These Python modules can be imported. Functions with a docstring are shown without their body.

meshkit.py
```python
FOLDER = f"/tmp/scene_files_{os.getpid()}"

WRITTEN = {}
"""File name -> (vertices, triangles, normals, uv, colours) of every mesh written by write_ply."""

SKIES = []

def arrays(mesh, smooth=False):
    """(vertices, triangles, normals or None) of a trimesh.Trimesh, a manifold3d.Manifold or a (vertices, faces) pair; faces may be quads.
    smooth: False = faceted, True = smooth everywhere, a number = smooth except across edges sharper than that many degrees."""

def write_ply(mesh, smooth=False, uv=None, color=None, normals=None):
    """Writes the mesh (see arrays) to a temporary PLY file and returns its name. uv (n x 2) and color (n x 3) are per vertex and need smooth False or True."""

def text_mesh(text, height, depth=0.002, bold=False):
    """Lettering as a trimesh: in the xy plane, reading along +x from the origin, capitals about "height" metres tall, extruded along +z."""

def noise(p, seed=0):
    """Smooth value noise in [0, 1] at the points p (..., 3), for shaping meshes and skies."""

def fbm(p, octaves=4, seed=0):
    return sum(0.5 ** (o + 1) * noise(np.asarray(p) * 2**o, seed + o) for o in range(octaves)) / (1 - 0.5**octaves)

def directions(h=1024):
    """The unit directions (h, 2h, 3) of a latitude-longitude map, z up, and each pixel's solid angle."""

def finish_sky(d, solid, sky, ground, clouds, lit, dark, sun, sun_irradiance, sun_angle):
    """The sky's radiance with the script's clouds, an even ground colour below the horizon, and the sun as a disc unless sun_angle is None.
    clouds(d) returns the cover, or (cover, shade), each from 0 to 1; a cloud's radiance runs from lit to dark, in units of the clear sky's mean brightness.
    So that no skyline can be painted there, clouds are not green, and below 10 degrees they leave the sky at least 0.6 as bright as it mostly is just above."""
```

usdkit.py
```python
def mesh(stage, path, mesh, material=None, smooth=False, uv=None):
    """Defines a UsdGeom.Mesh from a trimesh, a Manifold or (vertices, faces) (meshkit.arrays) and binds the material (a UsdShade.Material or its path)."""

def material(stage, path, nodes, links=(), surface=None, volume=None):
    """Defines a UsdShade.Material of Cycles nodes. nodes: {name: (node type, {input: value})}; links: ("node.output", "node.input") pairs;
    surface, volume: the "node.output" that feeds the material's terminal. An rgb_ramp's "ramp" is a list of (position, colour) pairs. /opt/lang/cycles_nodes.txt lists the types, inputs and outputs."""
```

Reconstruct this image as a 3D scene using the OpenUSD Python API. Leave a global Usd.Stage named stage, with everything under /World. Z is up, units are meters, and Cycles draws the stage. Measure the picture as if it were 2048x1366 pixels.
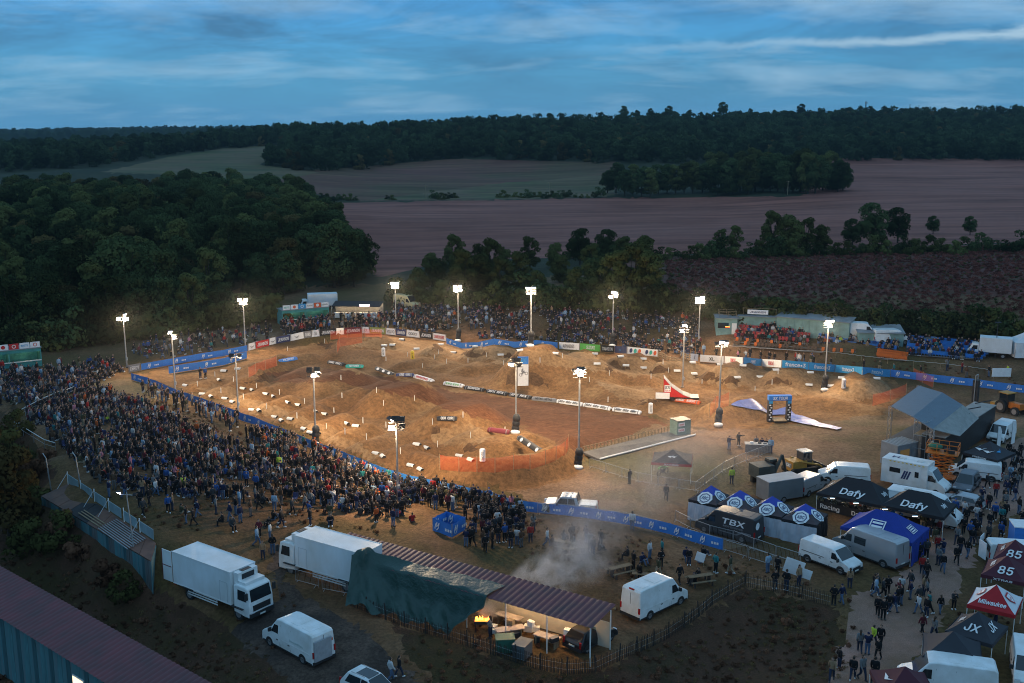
import math, random, numpy as np, trimesh, usdkit, meshkit, shapely
from pxr import Usd, UsdGeom, UsdLux, UsdShade, Gf, Sdf, Vt
from scipy.interpolate import RBFInterpolator
from scipy.spatial import Delaunay
from shapely.geometry import Polygon

stage = Usd.Stage.CreateInMemory()
UsdGeom.SetStageUpAxis(stage, UsdGeom.Tokens.z)
UsdGeom.Xform.Define(stage, '/World')
UsdGeom.Scope.Define(stage, '/World/Looks')

# ------------------------------------------------------------------ camera (a drone 37 m up)
FPX, CAMZ = 2120.0, 37.0
PITCH = math.atan(428 / FPX)
cam = UsdGeom.Camera.Define(stage, '/World/camera')
cam.CreateHorizontalApertureAttr(36.0)
cam.CreateVerticalApertureAttr(36.0 * 683 / 1024)
cam.CreateFocalLengthAttr(36.0 * FPX / 2048)
cam.CreateClippingRangeAttr(Gf.Vec2f(0.5, 50000))
cam.AddTranslateOp().Set(Gf.Vec3d(0, 0, CAMZ))
cam.AddRotateXOp().Set(90 - math.degrees(PITCH))
cam.CreateExposureAttr(0.0)

# ------------------------------------------------------------------ sky: dusk, thin streaks of cloud
SUN_EL, SUN_AZ = 0.16, 2.6
SKY = 0.08
dome = UsdLux.DomeLight.Define(stage, '/World/sky')
dome.GetPrim().SetCustomDataByKey('kind', 'structure')
skymat = usdkit.material(stage, '/World/Looks/sky_at_dusk', {
    'sky': ('sky_texture', {'sky_type': 'single_scattering', 'sun_disc': False, 'sun_elevation': SUN_EL, 'sun_rotation': SUN_AZ,
                            'altitude': 100.0, 'air_density': 1.0, 'aerosol_density': 0.6, 'ozone_density': 4.0}),
    'tint': ('mix_color', {'blend_type': 'multiply', 'fac': 1.0, 'b': (0.55, 1.36, 2.12), 'use_clamp': False}),
    'hz': ('map_range', {'range_type': 'smoothstep', 'from_min': 0.0, 'from_max': 0.11, 'to_min': 0.75, 'to_max': 0.30}),
    'm0': ('mix_color', {'blend_type': 'mix', 'b': (1.15, 3.9, 7.4), 'use_clamp': False}),
    'tc': ('texture_coordinate', {}),
    'sep': ('separate_xyz', {}),
    'zup': ('math', {'math_type': 'maximum', 'value2': 0.0}),
    'zz': ('math', {'math_type': 'add', 'value2': 0.16}),
    'dx': ('math', {'math_type': 'divide'}),
    'dy': ('math', {'math_type': 'divide'}),
    'pl': ('combine_xyz', {'z': 3.7}),
    'map': ('mapping', {'scale': (0.95, 0.85, 1.0), 'rotation': (0, 0, 0.12)}),
    'n1': ('noise_texture', {'scale': 1.5, 'detail': 7.0, 'roughness': 0.62, 'distortion': 0.5}),
    'map2': ('mapping', {'scale': (0.55, 0.8, 1.0), 'rotation': (0, 0, -0.05), 'location': (4.2, 1.3, 2.0)}),
    'n2': ('noise_texture', {'scale': 2.3, 'detail': 6.0, 'roughness': 0.6, 'distortion': 0.3}),
    'dark': ('rgb_ramp', {'ramp': [(0.36, (0, 0, 0)), (0.66, (1, 1, 1))], 'fac': 0.0}),
    'lite': ('rgb_ramp', {'ramp': [(0.49, (0, 0, 0)), (0.80, (1, 1, 1))], 'fac': 0.0}),
    'dz': ('map_range', {'range_type': 'smoothstep', 'from_min': 0.0, 'from_max': 0.10, 'to_min': 0.15, 'to_max': 0.85}),
    'da': ('math', {'math_type': 'multiply'}),
    'la': ('math', {'math_type': 'multiply', 'value2': 0.6}),
    'm1': ('mix_color', {'blend_type': 'mix', 'b': (0.80, 2.15, 3.9), 'use_clamp': False}),
    'm2': ('mix_color', {'blend_type': 'mix', 'b': (5.6, 8.2, 10.2), 'use_clamp': False}),
    'wob': ('math', {'math_type': 'multiply_add', 'value2': 0.036, 'value3': -0.018}),
    'bl': ('math', {'math_type': 'multiply_add', 'value2': 0.030, 'value3': 0.0635}),
    'be': ('math', {'math_type': 'subtract'}), 'be2': ('math', {'math_type': 'add'}), 'bab': ('math', {'math_type': 'absolute'}),
    'bm': ('map_range', {'range_type': 'smoothstep', 'from_min': 0.0, 'from_max': 0.006, 'to_min': 0.8, 'to_max': 0.0}),
    'bx': ('map_range', {'range_type': 'smoothstep', 'from_min': 0.0, 'from_max': 0.42, 'to_min': 0.0, 'to_max': 1.0}),
    'bk': ('math', {'math_type': 'multiply'}),
    'm4': ('mix_color', {'blend_type': 'mix', 'b': (5.6, 8.0, 9.8), 'use_clamp': False}),
    'hi': ('map_range', {'range_type': 'smoothstep', 'from_min': 0.07, 'from_max': 0.42, 'to_min': 0.0, 'to_max': 0.95}),
    'm3': ('mix_color', {'blend_type': 'mix', 'b': (2.9, 5.8, 9.0), 'use_clamp': False}),
    'bg': ('background_shader', {'strength': SKY}),
}, [('sky.color', 'tint.a'), ('tint.result', 'm0.a'), ('sep.z', 'hz.value'), ('hz.result', 'm0.fac'), ('m0.result', 'm1.a'), ('tc.generated', 'sep.vector'), ('sep.z', 'zup.value1'), ('zup.value', 'zz.value1'),
    ('sep.x', 'dx.value1'), ('zz.value', 'dx.value2'), ('sep.y', 'dy.value1'), ('zz.value', 'dy.value2'),
    ('dx.value', 'pl.x'), ('dy.value', 'pl.y'), ('pl.vector', 'map.vector'), ('map.vector', 'n1.vector'),
    ('pl.vector', 'map2.vector'), ('map2.vector', 'n2.vector'), ('n1.fac', 'dark.fac'), ('n2.fac', 'lite.fac'),
    ('dark.color', 'da.value1'), ('sep.z', 'dz.value'), ('dz.result', 'da.value2'), ('lite.color', 'la.value1'), ('da.value', 'm1.fac'), ('m1.result', 'm2.a'), ('la.value', 'm2.fac'),
    ('sep.z', 'hi.value'), ('hi.result', 'm3.fac'), ('n1.fac', 'wob.value1'), ('sep.x', 'bl.value1'), ('sep.z', 'be.value1'), ('bl.value', 'be.value2'), ('be.value', 'be2.value1'), ('wob.value', 'be2.value2'), ('be2.value', 'bab.value1'), ('bab.value', 'bm.value'), ('sep.x', 'bx.value'), ('bm.result', 'bk.value1'), ('bx.result', 'bk.value2'), ('m2.result', 'm4.a'), ('bk.value', 'm4.fac'), ('m4.result', 'm3.a'), ('m3.result', 'bg.color')], surface='bg.background')
UsdShade.MaterialBindingAPI.Apply(dome.GetPrim()).Bind(skymat)
sun = UsdLux.DistantLight.Define(stage, '/World/afterglow')
sun.CreateNormalizeAttr(True)
sun.CreateIntensityAttr(0.02)
sun.CreateAngleAttr(15.0)
sun.CreateColorAttr(Gf.Vec3f(0.9, 0.95, 1.0))
sun.AddRotateXYZOp().Set(Gf.Vec3f(90 - 9.2, 0, math.degrees(math.pi - SUN_AZ)))

# ------------------------------------------------------------------ materials
MAT = {}


def mat(name, col, rough=0.7, var=0.0, scale=1.0, col2=None, bump=0.0, bscale=None, metal=0.0, spec=0.4, extra=None, detail=4.0, stretch=None, coord='position'):
    """a procedural surface: a base colour, varied towards col2 by noise, with fine relief"""
    if name in MAT:
        return MAT[name]
    nodes = {'p': ('principled_bsdf', {'base_color': col, 'roughness': rough, 'metallic': metal, 'specular_ior_level': spec, **(extra or {})})}
    links = []
    if var or col2 or bump:
        if coord == 'position':
            nodes['g'] = ('geometry', {})
            src = 'g.position'
        else:
            nodes['g'] = ('texture_coordinate', {})
            src = 'g.object'
        if stretch:
            nodes['mp'] = ('mapping', {'scale': stretch})
            links.append((src, 'mp.vector'))
            src = 'mp.vector'
    if var or col2:
        c2 = col2 or tuple(c * (1 - var) for c in col)
        nodes['n'] = ('noise_texture', {'scale': scale, 'detail': detail, 'roughness': 0.6})
        nodes['r'] = ('rgb_ramp', {'ramp': [(0.34, col), (0.66, c2)], 'fac': 0.0})
        links += [(src, 'n.vector'), ('n.fac', 'r.fac'), ('r.color', 'p.base_color')]
    if bump:
        nodes['bn'] = ('noise_texture', {'scale': bscale or scale * 6, 'detail': 4.0, 'roughness': 0.65})
        nodes['b'] = ('bump', {'strength': 0.8, 'distance': bump})
        links += [(src, 'bn.vector'), ('bn.fac', 'b.height'), ('b.normal', 'p.normal')]
    MAT[name] = usdkit.material(stage, '/World/Looks/' + name, nodes, links, surface='p.BSDF')
    return MAT[name]


def ground_mat(name, stops, scale, fine, bump, patch=0.02, pc=None, furrow=None):
    """soil or grass: three scales of noise in the colour and a rough relief"""
    a, b, c = stops
    nodes = {'g': ('geometry', {}),
             'n1': ('noise_texture', {'scale': scale, 'detail': 6.0, 'roughness': 0.65}),
             'n2': ('noise_texture', {'scale': fine, 'detail': 5.0, 'roughness': 0.7}),
             'n3': ('noise_texture', {'scale': patch, 'detail': 4.0, 'roughness': 0.6}),
             'r1': ('rgb_ramp', {'ramp': [(0.36, a), (0.5, b), (0.64, c)], 'fac': 0.0}),
             'r2': ('rgb_ramp', {'ramp': [(0.3, (0.55, 0.55, 0.55)), (0.7, (1.35, 1.35, 1.35))], 'fac': 0.0}),
             'r3': ('rgb_ramp', {'ramp': [(0.45, (0, 0, 0)), (0.62, (1, 1, 1))], 'fac': 0.0}),
             'mx': ('mix_color', {'blend_type': 'mix', 'b': pc or b}),
             'mu': ('mix_color', {'blend_type': 'multiply', 'fac': 1.0, 'use_clamp': False}),
             'b': ('bump', {'strength': 1.0, 'distance': bump}),
             'p': ('principled_bsdf', {'roughness': 0.95, 'specular_ior_level': 0.15})}
    links = [('g.position', 'n1.vector'), ('g.position', 'n2.vector'), ('g.position', 'n3.vector'), ('n1.fac', 'r1.fac'), ('n2.fac', 'r2.fac'),
             ('n3.fac', 'r3.fac'), ('r3.color', 'mx.fac'), ('r1.color', 'mx.a'), ('mx.result', 'mu.a'), ('r2.color', 'mu.b'), ('mu.result', 'p.base_color'),
             ('n2.fac', 'b.height'), ('b.normal', 'p.normal')]
    if furrow:
        nodes['mp'] = ('mapping', {'scale': furrow})
        links[1] = ('mp.vector', 'n2.vector')
        links.append(('g.position', 'mp.vector'))
    MAT[name] = usdkit.material(stage, '/World/Looks/' + name, nodes, links, surface='p.BSDF')
    return MAT[name]


def glow(name, col, strength):
    if name not in MAT:
        MAT[name] = usdkit.material(stage, '/World/Looks/' + name, {'e': ('emission', {'color': col, 'strength': strength})}, [], surface='e.emission')
    return MAT[name]


# ------------------------------------------------------------------ prims, names, custom data
USED = {}


def numbered(parent, name):
    k = (parent, name)
    n = USED.get(k, -1) + 1
    USED[k] = n
    return f'{parent}/{name}' + (f'_{n:03d}' if n else '')


def tag(prim, label=None, cat=None, group=None, kind=None):
    for k, v in (('label', label), ('category', cat), ('group', group), ('kind', kind)):
        if v:
            prim.SetCustomDataByKey(k, v)
    return prim


def thing(name, label, cat, loc=(0, 0, 0), rz=0.0, group=None, kind=None):
    x = UsdGeom.Xform.Define(stage, numbered('/World', name))
    x.AddTranslateOp().Set(Gf.Vec3d(*map(float, loc)))
    x.AddRotateZOp().Set(math.degrees(rz))
    return tag(x.GetPrim(), label, cat, group, kind)


def path_of(parent):
    return '/World' if parent is None else (parent if isinstance(parent, str) else str(parent.GetPath()))


class MB:
    """collects shapes that become ONE mesh"""

    def __init__(self):
        self.v, self.f, self.n = [], [], 0

    def add(self, v, f):
        v = np.asarray(v, float)
        f = np.asarray(f, int)
        if f.shape[1] == 4:
            f = np.vstack([f[:, [0, 1, 2]], f[:, [0, 2, 3]]])
        self.v.append(v)
        self.f.append(f + self.n)
        self.n += len(v)
        return self

    def mesh(self, m, T=None):
        v = np.array(m.vertices)
        if T is not None:
            v = v @ np.asarray(T)[:3, :3].T + np.asarray(T)[:3, 3]
        return self.add(v, m.faces)

    def box(self, c, s, rz=0.0, ry=0.0):
        x, y, z = np.array(s) / 2
        v = np.array([[i, j, k] for i in (-x, x) for j in (-y, y) for k in (-z, z)])
        if ry:
            cs, sn = math.cos(ry), math.sin(ry)
            v = v @ np.array([[cs, 0, -sn], [0, 1, 0], [sn, 0, cs]])
        if rz:
            cs, sn = math.cos(rz), math.sin(rz)
            v = v @ np.array([[cs, sn, 0], [-sn, cs, 0], [0, 0, 1]])
        return self.add(v + np.array(c), [[0, 1, 3, 2], [4, 6, 7, 5], [0, 4, 5, 1], [2, 3, 7, 6], [0, 2, 6, 4], [1, 5, 7, 3]])

    def tube(self, p, q, r, n=6, r2=None):
        p, q = np.array(p, float), np.array(q, float)
        d = q - p
        L = np.linalg.norm(d)
        if L < 1e-9:
            return self
        d /= L
        a = np.cross(d, [0, 0, 1.0] if abs(d[2]) < 0.9 else [1.0, 0, 0])
        a /= np.linalg.norm(a)
        b = np.cross(d, a)
        t = np.arange(n) * 2 * math.pi / n
        ring = np.cos(t)[:, None] * a + np.sin(t)[:, None] * b
        r2 = r if r2 is None else r2
        v = np.vstack([p + ring * r, q + ring * r2, [p], [q]])
        f = []
        for i in range(n):
            j = (i + 1) % n
            f += [[i, n + j, n + i], [i, j, n + j], [2 * n, j, i], [2 * n + 1, n + i, n + j]]
        return self.add(v, f)

    def path(self, pts, r, n=5):
        for a, b in zip(pts[:-1], pts[1:]):
            self.tube(a, b, r, n)
        return self

    def quad(self, a, b, c, d, t=0.0):
        """a sheet, or a slab of thickness t"""
        P = np.array([a, b, c, d], float)
        if not t:
            return self.add(P, [[0, 1, 2, 3]])
        nrm = np.cross(P[1] - P[0], P[3] - P[0])
        nrm /= max(np.linalg.norm(nrm), 1e-9)
        v = np.vstack([P, P - nrm * t])
        return self.add(v, [[0, 1, 2, 3], [7, 6, 5, 4], [0, 4, 5, 1], [1, 5, 6, 2], [2, 6, 7, 3], [3, 7, 4, 0]])

    def grid(self, P):
        """P: (m, n, 3) points"""
        m, n = P.shape[:2]
        i = np.arange(m * n).reshape(m, n)
        return self.add(P.reshape(-1, 3), np.stack([i[:-1, :-1], i[1:, :-1], i[1:, 1:], i[:-1, 1:]], -1).reshape(-1, 4))

    def prism(self, poly, h, T=None, z0=0.0):
        m = trimesh.creation.extrude_polygon(poly if isinstance(poly, Polygon) else Polygon(poly), h, engine='earcut')
        m.apply_translation([0, 0, z0])
        return self.mesh(m, T)

    def build(self, name, material, parent=None, smooth=False, label=None):
        if not self.v:
            return None
        p = numbered(path_of(parent), name)
        m = usdkit.mesh(stage, p, (np.vstack(self.v), np.vstack(self.f)), material, smooth)
        if label:
            tag(m.GetPrim(), label)
        return m.GetPrim()


def frame(o, x, y):
    """4 x 4 of a plane: origin, direction of reading, up"""
    x = np.array(x, float) / np.linalg.norm(x)
    z = np.cross(x, np.array(y, float))
    z /= np.linalg.norm(z)
    T = np.eye(4)
    T[:3, 0], T[:3, 1], T[:3, 2], T[:3, 3] = x, np.cross(z, x), z, o
    return T


TEXTS = {}


def text(s, h, T, material, parent, name='lettering', width=None, bold=True, center=True, slant=0.0):
    """flat lettering laid on the plane T (its origin the centre), capitals h tall, squeezed to width"""
    if (s, bold) not in TEXTS:
        m = meshkit.text_mesh(s, 1.0, 0.012, bold)
        TEXTS[(s, bold)] = (np.array(m.vertices), np.array(m.faces))
    v, f = TEXTS[(s, bold)]
    v = v.copy()
    v[:, 2] *= 1.0
    w = v[:, 0].max() - v[:, 0].min()
    v[:, 0] -= v[:, 0].min()
    k = width / (w * h) if width else 1.0
    if center:
        v[:, 0] -= w / 2
        v[:, 1] -= 0.5
    v[:, 0] += v[:, 1] * slant
    v = v * [h * k, h, 1.0]
    mb = MB()
    mb.add(v @ T[:3, :3].T + T[:3, 3], f)
    return mb.build(name, material, parent)


# ------------------------------------------------------------------ from the photograph's pixels to places
CP, SP = math.cos(PITCH), math.sin(PITCH)


def ray(u, v):
    a = (683 - v) / FPX
    return np.array([(u - 1024) / FPX, CP + a * SP, -SP + a * CP])


def flat(u, v, z=0.0):
    d = ray(u, v)
    return d * ((z - CAMZ) / d[2]) + [0, 0, CAMZ]


def deep(u, v, Y):
    d = ray(u, v)
    return d * (Y / d[1]) + [0, 0, CAMZ]


def proj(p):
    p = np.atleast_2d(p)
    z = p[:, 2] - CAMZ
    w = np.maximum(p[:, 1] * CP - z * SP, 1e-3)
    return 1024 + FPX * p[:, 0] / w, 683 - FPX * (p[:, 1] * SP + z * CP) / w
# ------------------------------------------------------------------ terrain: heights read at places seen in the photograph
NEAR = [  # pixel, height
    (254, 735, .6), (351, 785, 0), (491, 697, .8), (477, 828, 0), (632, 888, 0), (796, 1000, .2), (1000, 1012, 0), (1200, 1045, 0), (1450, 1105, 0), (1100, 960, 0),
    (560, 660, 1.2), (640, 690, .6), (792, 665, .6), (917, 682, 0), (1062, 692, 0), (1225, 702, 0), (1397, 715, 0), (1560, 728, 0), (1800, 750, 0), (2010, 775, 0), (2300, 800, 0),
    (700, 610, 2.5), (800, 610, 3), (900, 605, 4), (1060, 615, 4.5), (1225, 630, 4.5), (1400, 640, 4), (600, 640, 2),
    (1450, 690, 1.6), (1700, 712, 1.8), (1980, 730, 1.4), (1450, 655, 4), (1700, 672, 4), (1900, 690, 2.6), (2048, 720, 1.8), (2300, 730, 2),
    (0, 735, 1.5), (-300, 760, 2), (120, 720, 1.2), (200, 700, 1), (330, 665, 1),
    (270, 755, .3), (150, 770, 1.2), (30, 800, 2.6), (60, 850, 3.6), (110, 905, 4.0), (160, 960, 4.0), (310, 1078, 3.2), (200, 900, 3.4), (300, 850, 1.8), (350, 960, 3.0), (450, 1040, 2.4),
    (500, 920, 1.6), (600, 960, 1.3), (620, 1050, 1.4), (700, 1000, .8), (800, 1060, .6), (1000, 1090, .4), (1300, 1110, .1), (400, 1075, 2.6),
    (0, 860, 1.5), (-60, 900, -1), (20, 960, -.5), (60, 1010, .6), (80, 1062, .9), (150, 1100, .9), (240, 1140, .9), (310, 1165, .5), (180, 1190, -1.4), (300, 1250, -2.0), (420, 1290, -1.6), (100, 1200, -3), (0, 1300, -3),
    (350, 1366, -2.4), (200, 1366, -3), (-200, 1200, -3), (-300, 1000, -2), (540, 1130, .5), (570, 1180, .2), (535, 1245, 0), (400, 1210, 0), (620, 1250, 0), (700, 1345, -.3), (500, 1330, -.8), (600, 1366, -.7),
    (800, 1366, -.6), (850, 1250, -.2), (700, 1190, .1), (950, 1300, 0), (1250, 1310, 0), (1100, 1360, -.9), (1350, 1280, -.9), (1500, 1240, -.9), (1600, 1300, -1.0), (1650, 1200, 0), (1450, 1175, 0), (1700, 1366, -.2), (1400, 1366, -1.6),
    (1800, 1100, 0), (2000, 1000, 0), (2048, 900, .2), (2300, 1000, 0), (2300, 1400, 0), (1900, 1300, 0), (2048, 1366, 0), (1500, 900, 0), (1700, 880, 0), (1300, 860, 0), (700, 780, 0), (900, 760, 0), (1200, 760, 0),
    (0, 640, 0), (200, 640, 0), (450, 620, .5), (100, 600, -.5), (1320, 600, 6), (1700, 630, 5.5), (2048, 650, 4.5), (2400, 690, 4),
]
FAR = [  # pixel, distance
    (300, 560, 250), (600, 560, 245), (-300, 560, 240), (760, 540, 268), (860, 520, 285), (1300, 515, 277), (1700, 500, 287), (2048, 488, 292), (2500, 480, 300),
    (1300, 475, 330), (700, 500, 330), (1800, 470, 330), (1000, 450, 400), (2048, 440, 380), (600, 410, 510), (1000, 402, 520), (1300, 395, 515), (1700, 388, 505), (2048, 388, 490), (2500, 390, 480),
    (0, 470, 330), (300, 470, 330), (550, 450, 400), (0, 420, 440), (400, 400, 480), (450, 370, 545), (250, 345, 600), (0, 350, 600), (-400, 380, 560),
    (800, 335, 716), (1200, 350, 640), (450, 300, 800), (320, 312, 760), (560, 295, 830), (900, 318, 740), (1250, 325, 700), (1850, 320, 745), (2048, 324, 730), (2500, 325, 730),
    (0, 320, 850), (150, 312, 900), (-400, 320, 900), (450, 282, 1000), (700, 270, 1050), (900, 258, 1100), (1200, 250, 1150), (1450, 243, 1250), (1700, 235, 1350), (2048, 233, 1350), (2600, 233, 1350),
    (150, 292, 1700), (0, 294, 1700), (-500, 296, 1700), (150, 274, 4200), (0, 272, 4200), (320, 272, 4200), (500, 272, 4200), (-600, 271, 4200), (900, 262, 2600), (1400, 255, 2600), (2048, 252, 2600), (2600, 252, 2600),
    (150, 277, 6500), (1000, 273, 6500), (2048, 272, 6500), (-600, 277, 6500), (2700, 272, 6500),
]
_P = np.array([flat(u, v, z) for u, v, z in NEAR] + [deep(*t) for t in FAR])


def _par(x, y):
    y = np.maximum(y, 40.0)
    return np.stack([x / (y + 25) * 2.2, np.log(y) * 2.6], -1)


_rbf = RBFInterpolator(_par(_P[:, 0], _P[:, 1]), _P[:, 2], kernel='linear', smoothing=0.0004, neighbors=40)
_gx, _gy = np.linspace(-2.1, 2.1, 260), np.linspace(math.log(40.0) * 2.6, math.log(6500.0) * 2.6, 520)
_A, _B = np.meshgrid(_gx, _gy, indexing='ij')
_tab = _rbf(np.stack([_A.ravel(), _B.ravel()], -1)).reshape(_A.shape)
from scipy.ndimage import gaussian_filter, map_coordinates
_tab = gaussian_filter(_tab, 1.2)


def base_h(x, y):
    q = _par(np.asarray(x, float), np.asarray(y, float))
    i = (np.clip(q[..., 0], -2.1, 2.1) + 2.1) / (_gx[1] - _gx[0])
    j = (np.clip(q[..., 1], _gy[0], _gy[-1]) - _gy[0]) / (_gy[1] - _gy[0])
    return map_coordinates(_tab, [i, j], order=1, mode='nearest')


def seg_d(x, y, a, b):
    d = np.array(b[:2]) - a[:2]
    t = np.clip(((x - a[0]) * d[0] + (y - a[1]) * d[1]) / max(d @ d, 1e-6), 0, 1)
    return np.hypot(x - a[0] - t * d[0], y - a[1] - t * d[1])


# the jumps, tables, whoops and berms of the track: crest from pixel to pixel, height, half width, flat top
RIDGES = [(c + (0.4,)) if len(c) == 6 else c for c in [
    (625, 692, 668, 688, 1.5, 2.6), (720, 690, 748, 684, .7, 2.4), (862, 707, 870, 701, 1.5, 2.6), (950, 712, 956, 706, 1.7, 2.9), (998, 713, 1008, 705, 2.3, 3.4, 1.2), (1070, 718, 1082, 709, 2.2, 3.4, 1.2), (1036, 720, 1040, 714, 1.3, 2.4),
    (1148, 726, 1164, 716, 2.0, 3.4, 1.0), (1228, 735, 1240, 727, 1.7, 2.6), (1248, 732, 1268, 723, 2.0, 3.2, .8), (1318, 746, 1328, 738, 1.6, 2.6), (1348, 742, 1366, 734, 1.9, 3.2, .8), (1432, 752, 1440, 742, 1.6, 2.6),
    (1460, 754, 1484, 744, 2.3, 3.6, 1.0), (1548, 762, 1560, 752, 1.7, 2.8), (1578, 760, 1602, 750, 2.1, 3.4, .8), (1710, 780, 1722, 768, 2.3, 3.8, 1.0), (1540, 790, 1570, 780, 1.2, 2.6), (1470, 800, 1505, 792, .8, 2.6), (1620, 800, 1668, 790, .8, 3.0),
    (810, 738, 850, 726, 1.3, 2.8), (880, 736, 905, 728, .9, 2.2), (930, 742, 955, 730, 1.1, 2.4), (975, 738, 1000, 728, 1.1, 2.4), (800, 755, 835, 748, .9, 2.2), (700, 730, 735, 712, 1.0, 4.0), (850, 772, 885, 762, .5, 2.0),
    (1050, 762, 1090, 755, 4.6, 4.6, 1.0), (1090, 758, 1180, 760, 3.2, 5.0, 1.5), (1190, 780, 1240, 790, 1.4, 4.5), (1240, 760, 1290, 762, 1.3, 3.6), (1180, 735, 1230, 745, 1.0, 3.0),
    (672, 722, 690, 698, 1.4, 3.0), (690, 698, 770, 690, 1.3, 3.0), (498, 775, 505, 755, 1.6, 3.0), (505, 755, 560, 735, 1.7, 3.0), (560, 735, 615, 722, 1.2, 2.6),
    (640, 778, 700, 762, 1.9, 3.6, .8), (730, 800, 770, 786, 1.8, 3.2, .8), (770, 815, 830, 800, 3.0, 3.6, 1.2), (895, 862, 945, 846, 3.0, 4.2, 1.4), (850, 862, 880, 850, 1.6, 3.0), (925, 897, 960, 882, 1.9, 2.6), (985, 905, 1040, 888, 1.6, 3.4, 1.0),
    (590, 758, 620, 745, 1.0, 2.8), (660, 812, 700, 800, 1.3, 2.4), (555, 782, 595, 770, 1.0, 2.4),
    (395, 778, 430, 768, .9, 2.4), (440, 790, 475, 776, 1.1, 2.2), (490, 806, 530, 790, 1.2, 2.2), (535, 826, 580, 808, 1.4, 2.3), (585, 845, 630, 826, 1.4, 2.3), (635, 868, 690, 846, 1.5, 2.4), (690, 886, 740, 866, 1.5, 2.4), (730, 910, 800, 884, 1.6, 2.6), (790, 925, 850, 905, 1.5, 2.6),
    (840, 932, 900, 952, 1.5, 2.0), (900, 952, 960, 960, 1.9, 2.2), (960, 960, 1040, 956, 2.1, 2.3), (1040, 956, 1105, 936, 2.1, 2.3), (1105, 936, 1140, 905, 1.9, 2.3), (1140, 905, 1148, 885, 1.2, 2.0),
    (868, 702, 872, 701, 0.98, 0.66, 0), (946, 711, 950, 710, 1.32, 1.89, 0), (1024, 716, 1028, 715, 0.98, 1.47, 0), (1228, 738, 1232, 737, 1.83, 1.80, 0), (1312, 745, 1316, 744, 1.57, 1.71, 0), (1418, 757, 1422, 756, 1.74, 1.65, 0), (648, 694, 652, 693, 0.98, 1.26, 0), (1548, 769, 1552, 768, 1.62, 1.50, 0), (1458, 765, 1462, 764, 1.49, 1.50, 0), (1298, 809, 1302, 808, 1.10, 1.80, 0), (518, 765, 522, 764, 1.96, 1.68, 0),
    (1425, 838, 1490, 822, 2.4, 3.0), (1320, 782, 1410, 800, .7, 3.0), (1680, 805, 1760, 820, .9, 3.0), (1300, 800, 1340, 812, .5, 3.0),
]]
_R = [(flat(a, b), flat(c, d), h * .98, s * .66, t * .8) for a, b, c, d, h, s, t in RIDGES]


def jumps(x, y):
    z = np.zeros(np.shape(x))
    for a, b, h, s, t in _R:
        d = np.maximum(seg_d(x, y, a, b) - t, 0) / (s * 1.55)
        g = h * np.clip(1.12 - np.sqrt(d * d * 1.25 + .0144), 0, 1)
        z = np.maximum(z, g) + 0.25 * np.minimum(z, g)
    return z


def height(x, y):
    x, y = np.asarray(x, float), np.asarray(y, float)
    z = base_h(x, y)
    m = (np.abs(x) < 80) & (y > 85) & (y < 215)
    if m.any():
        j = np.zeros(x.shape)
        j[m] = jumps(x[m], y[m])
        z = z + j
    p = np.stack([x, y, 0 * x], -1)
    z = z + (meshkit.fbm(p * 0.35, 3, 5) - .5) * 0.30 * np.clip(y / 100, .5, 1)
    far = np.clip((y - 260) / 300, 0, 1)
    return z + (meshkit.fbm(p * 0.012, 3, 9) - .5) * 5 * far


def h1(x, y):
    return float(height(np.array([x]), np.array([y]))[0])


def on(u, v, lift=0.0):
    """where the sight line through a pixel meets the ground"""
    return on_many([(u, v)], lift)[0]


_ts = np.geomspace(40, 9000, 700)


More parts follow.
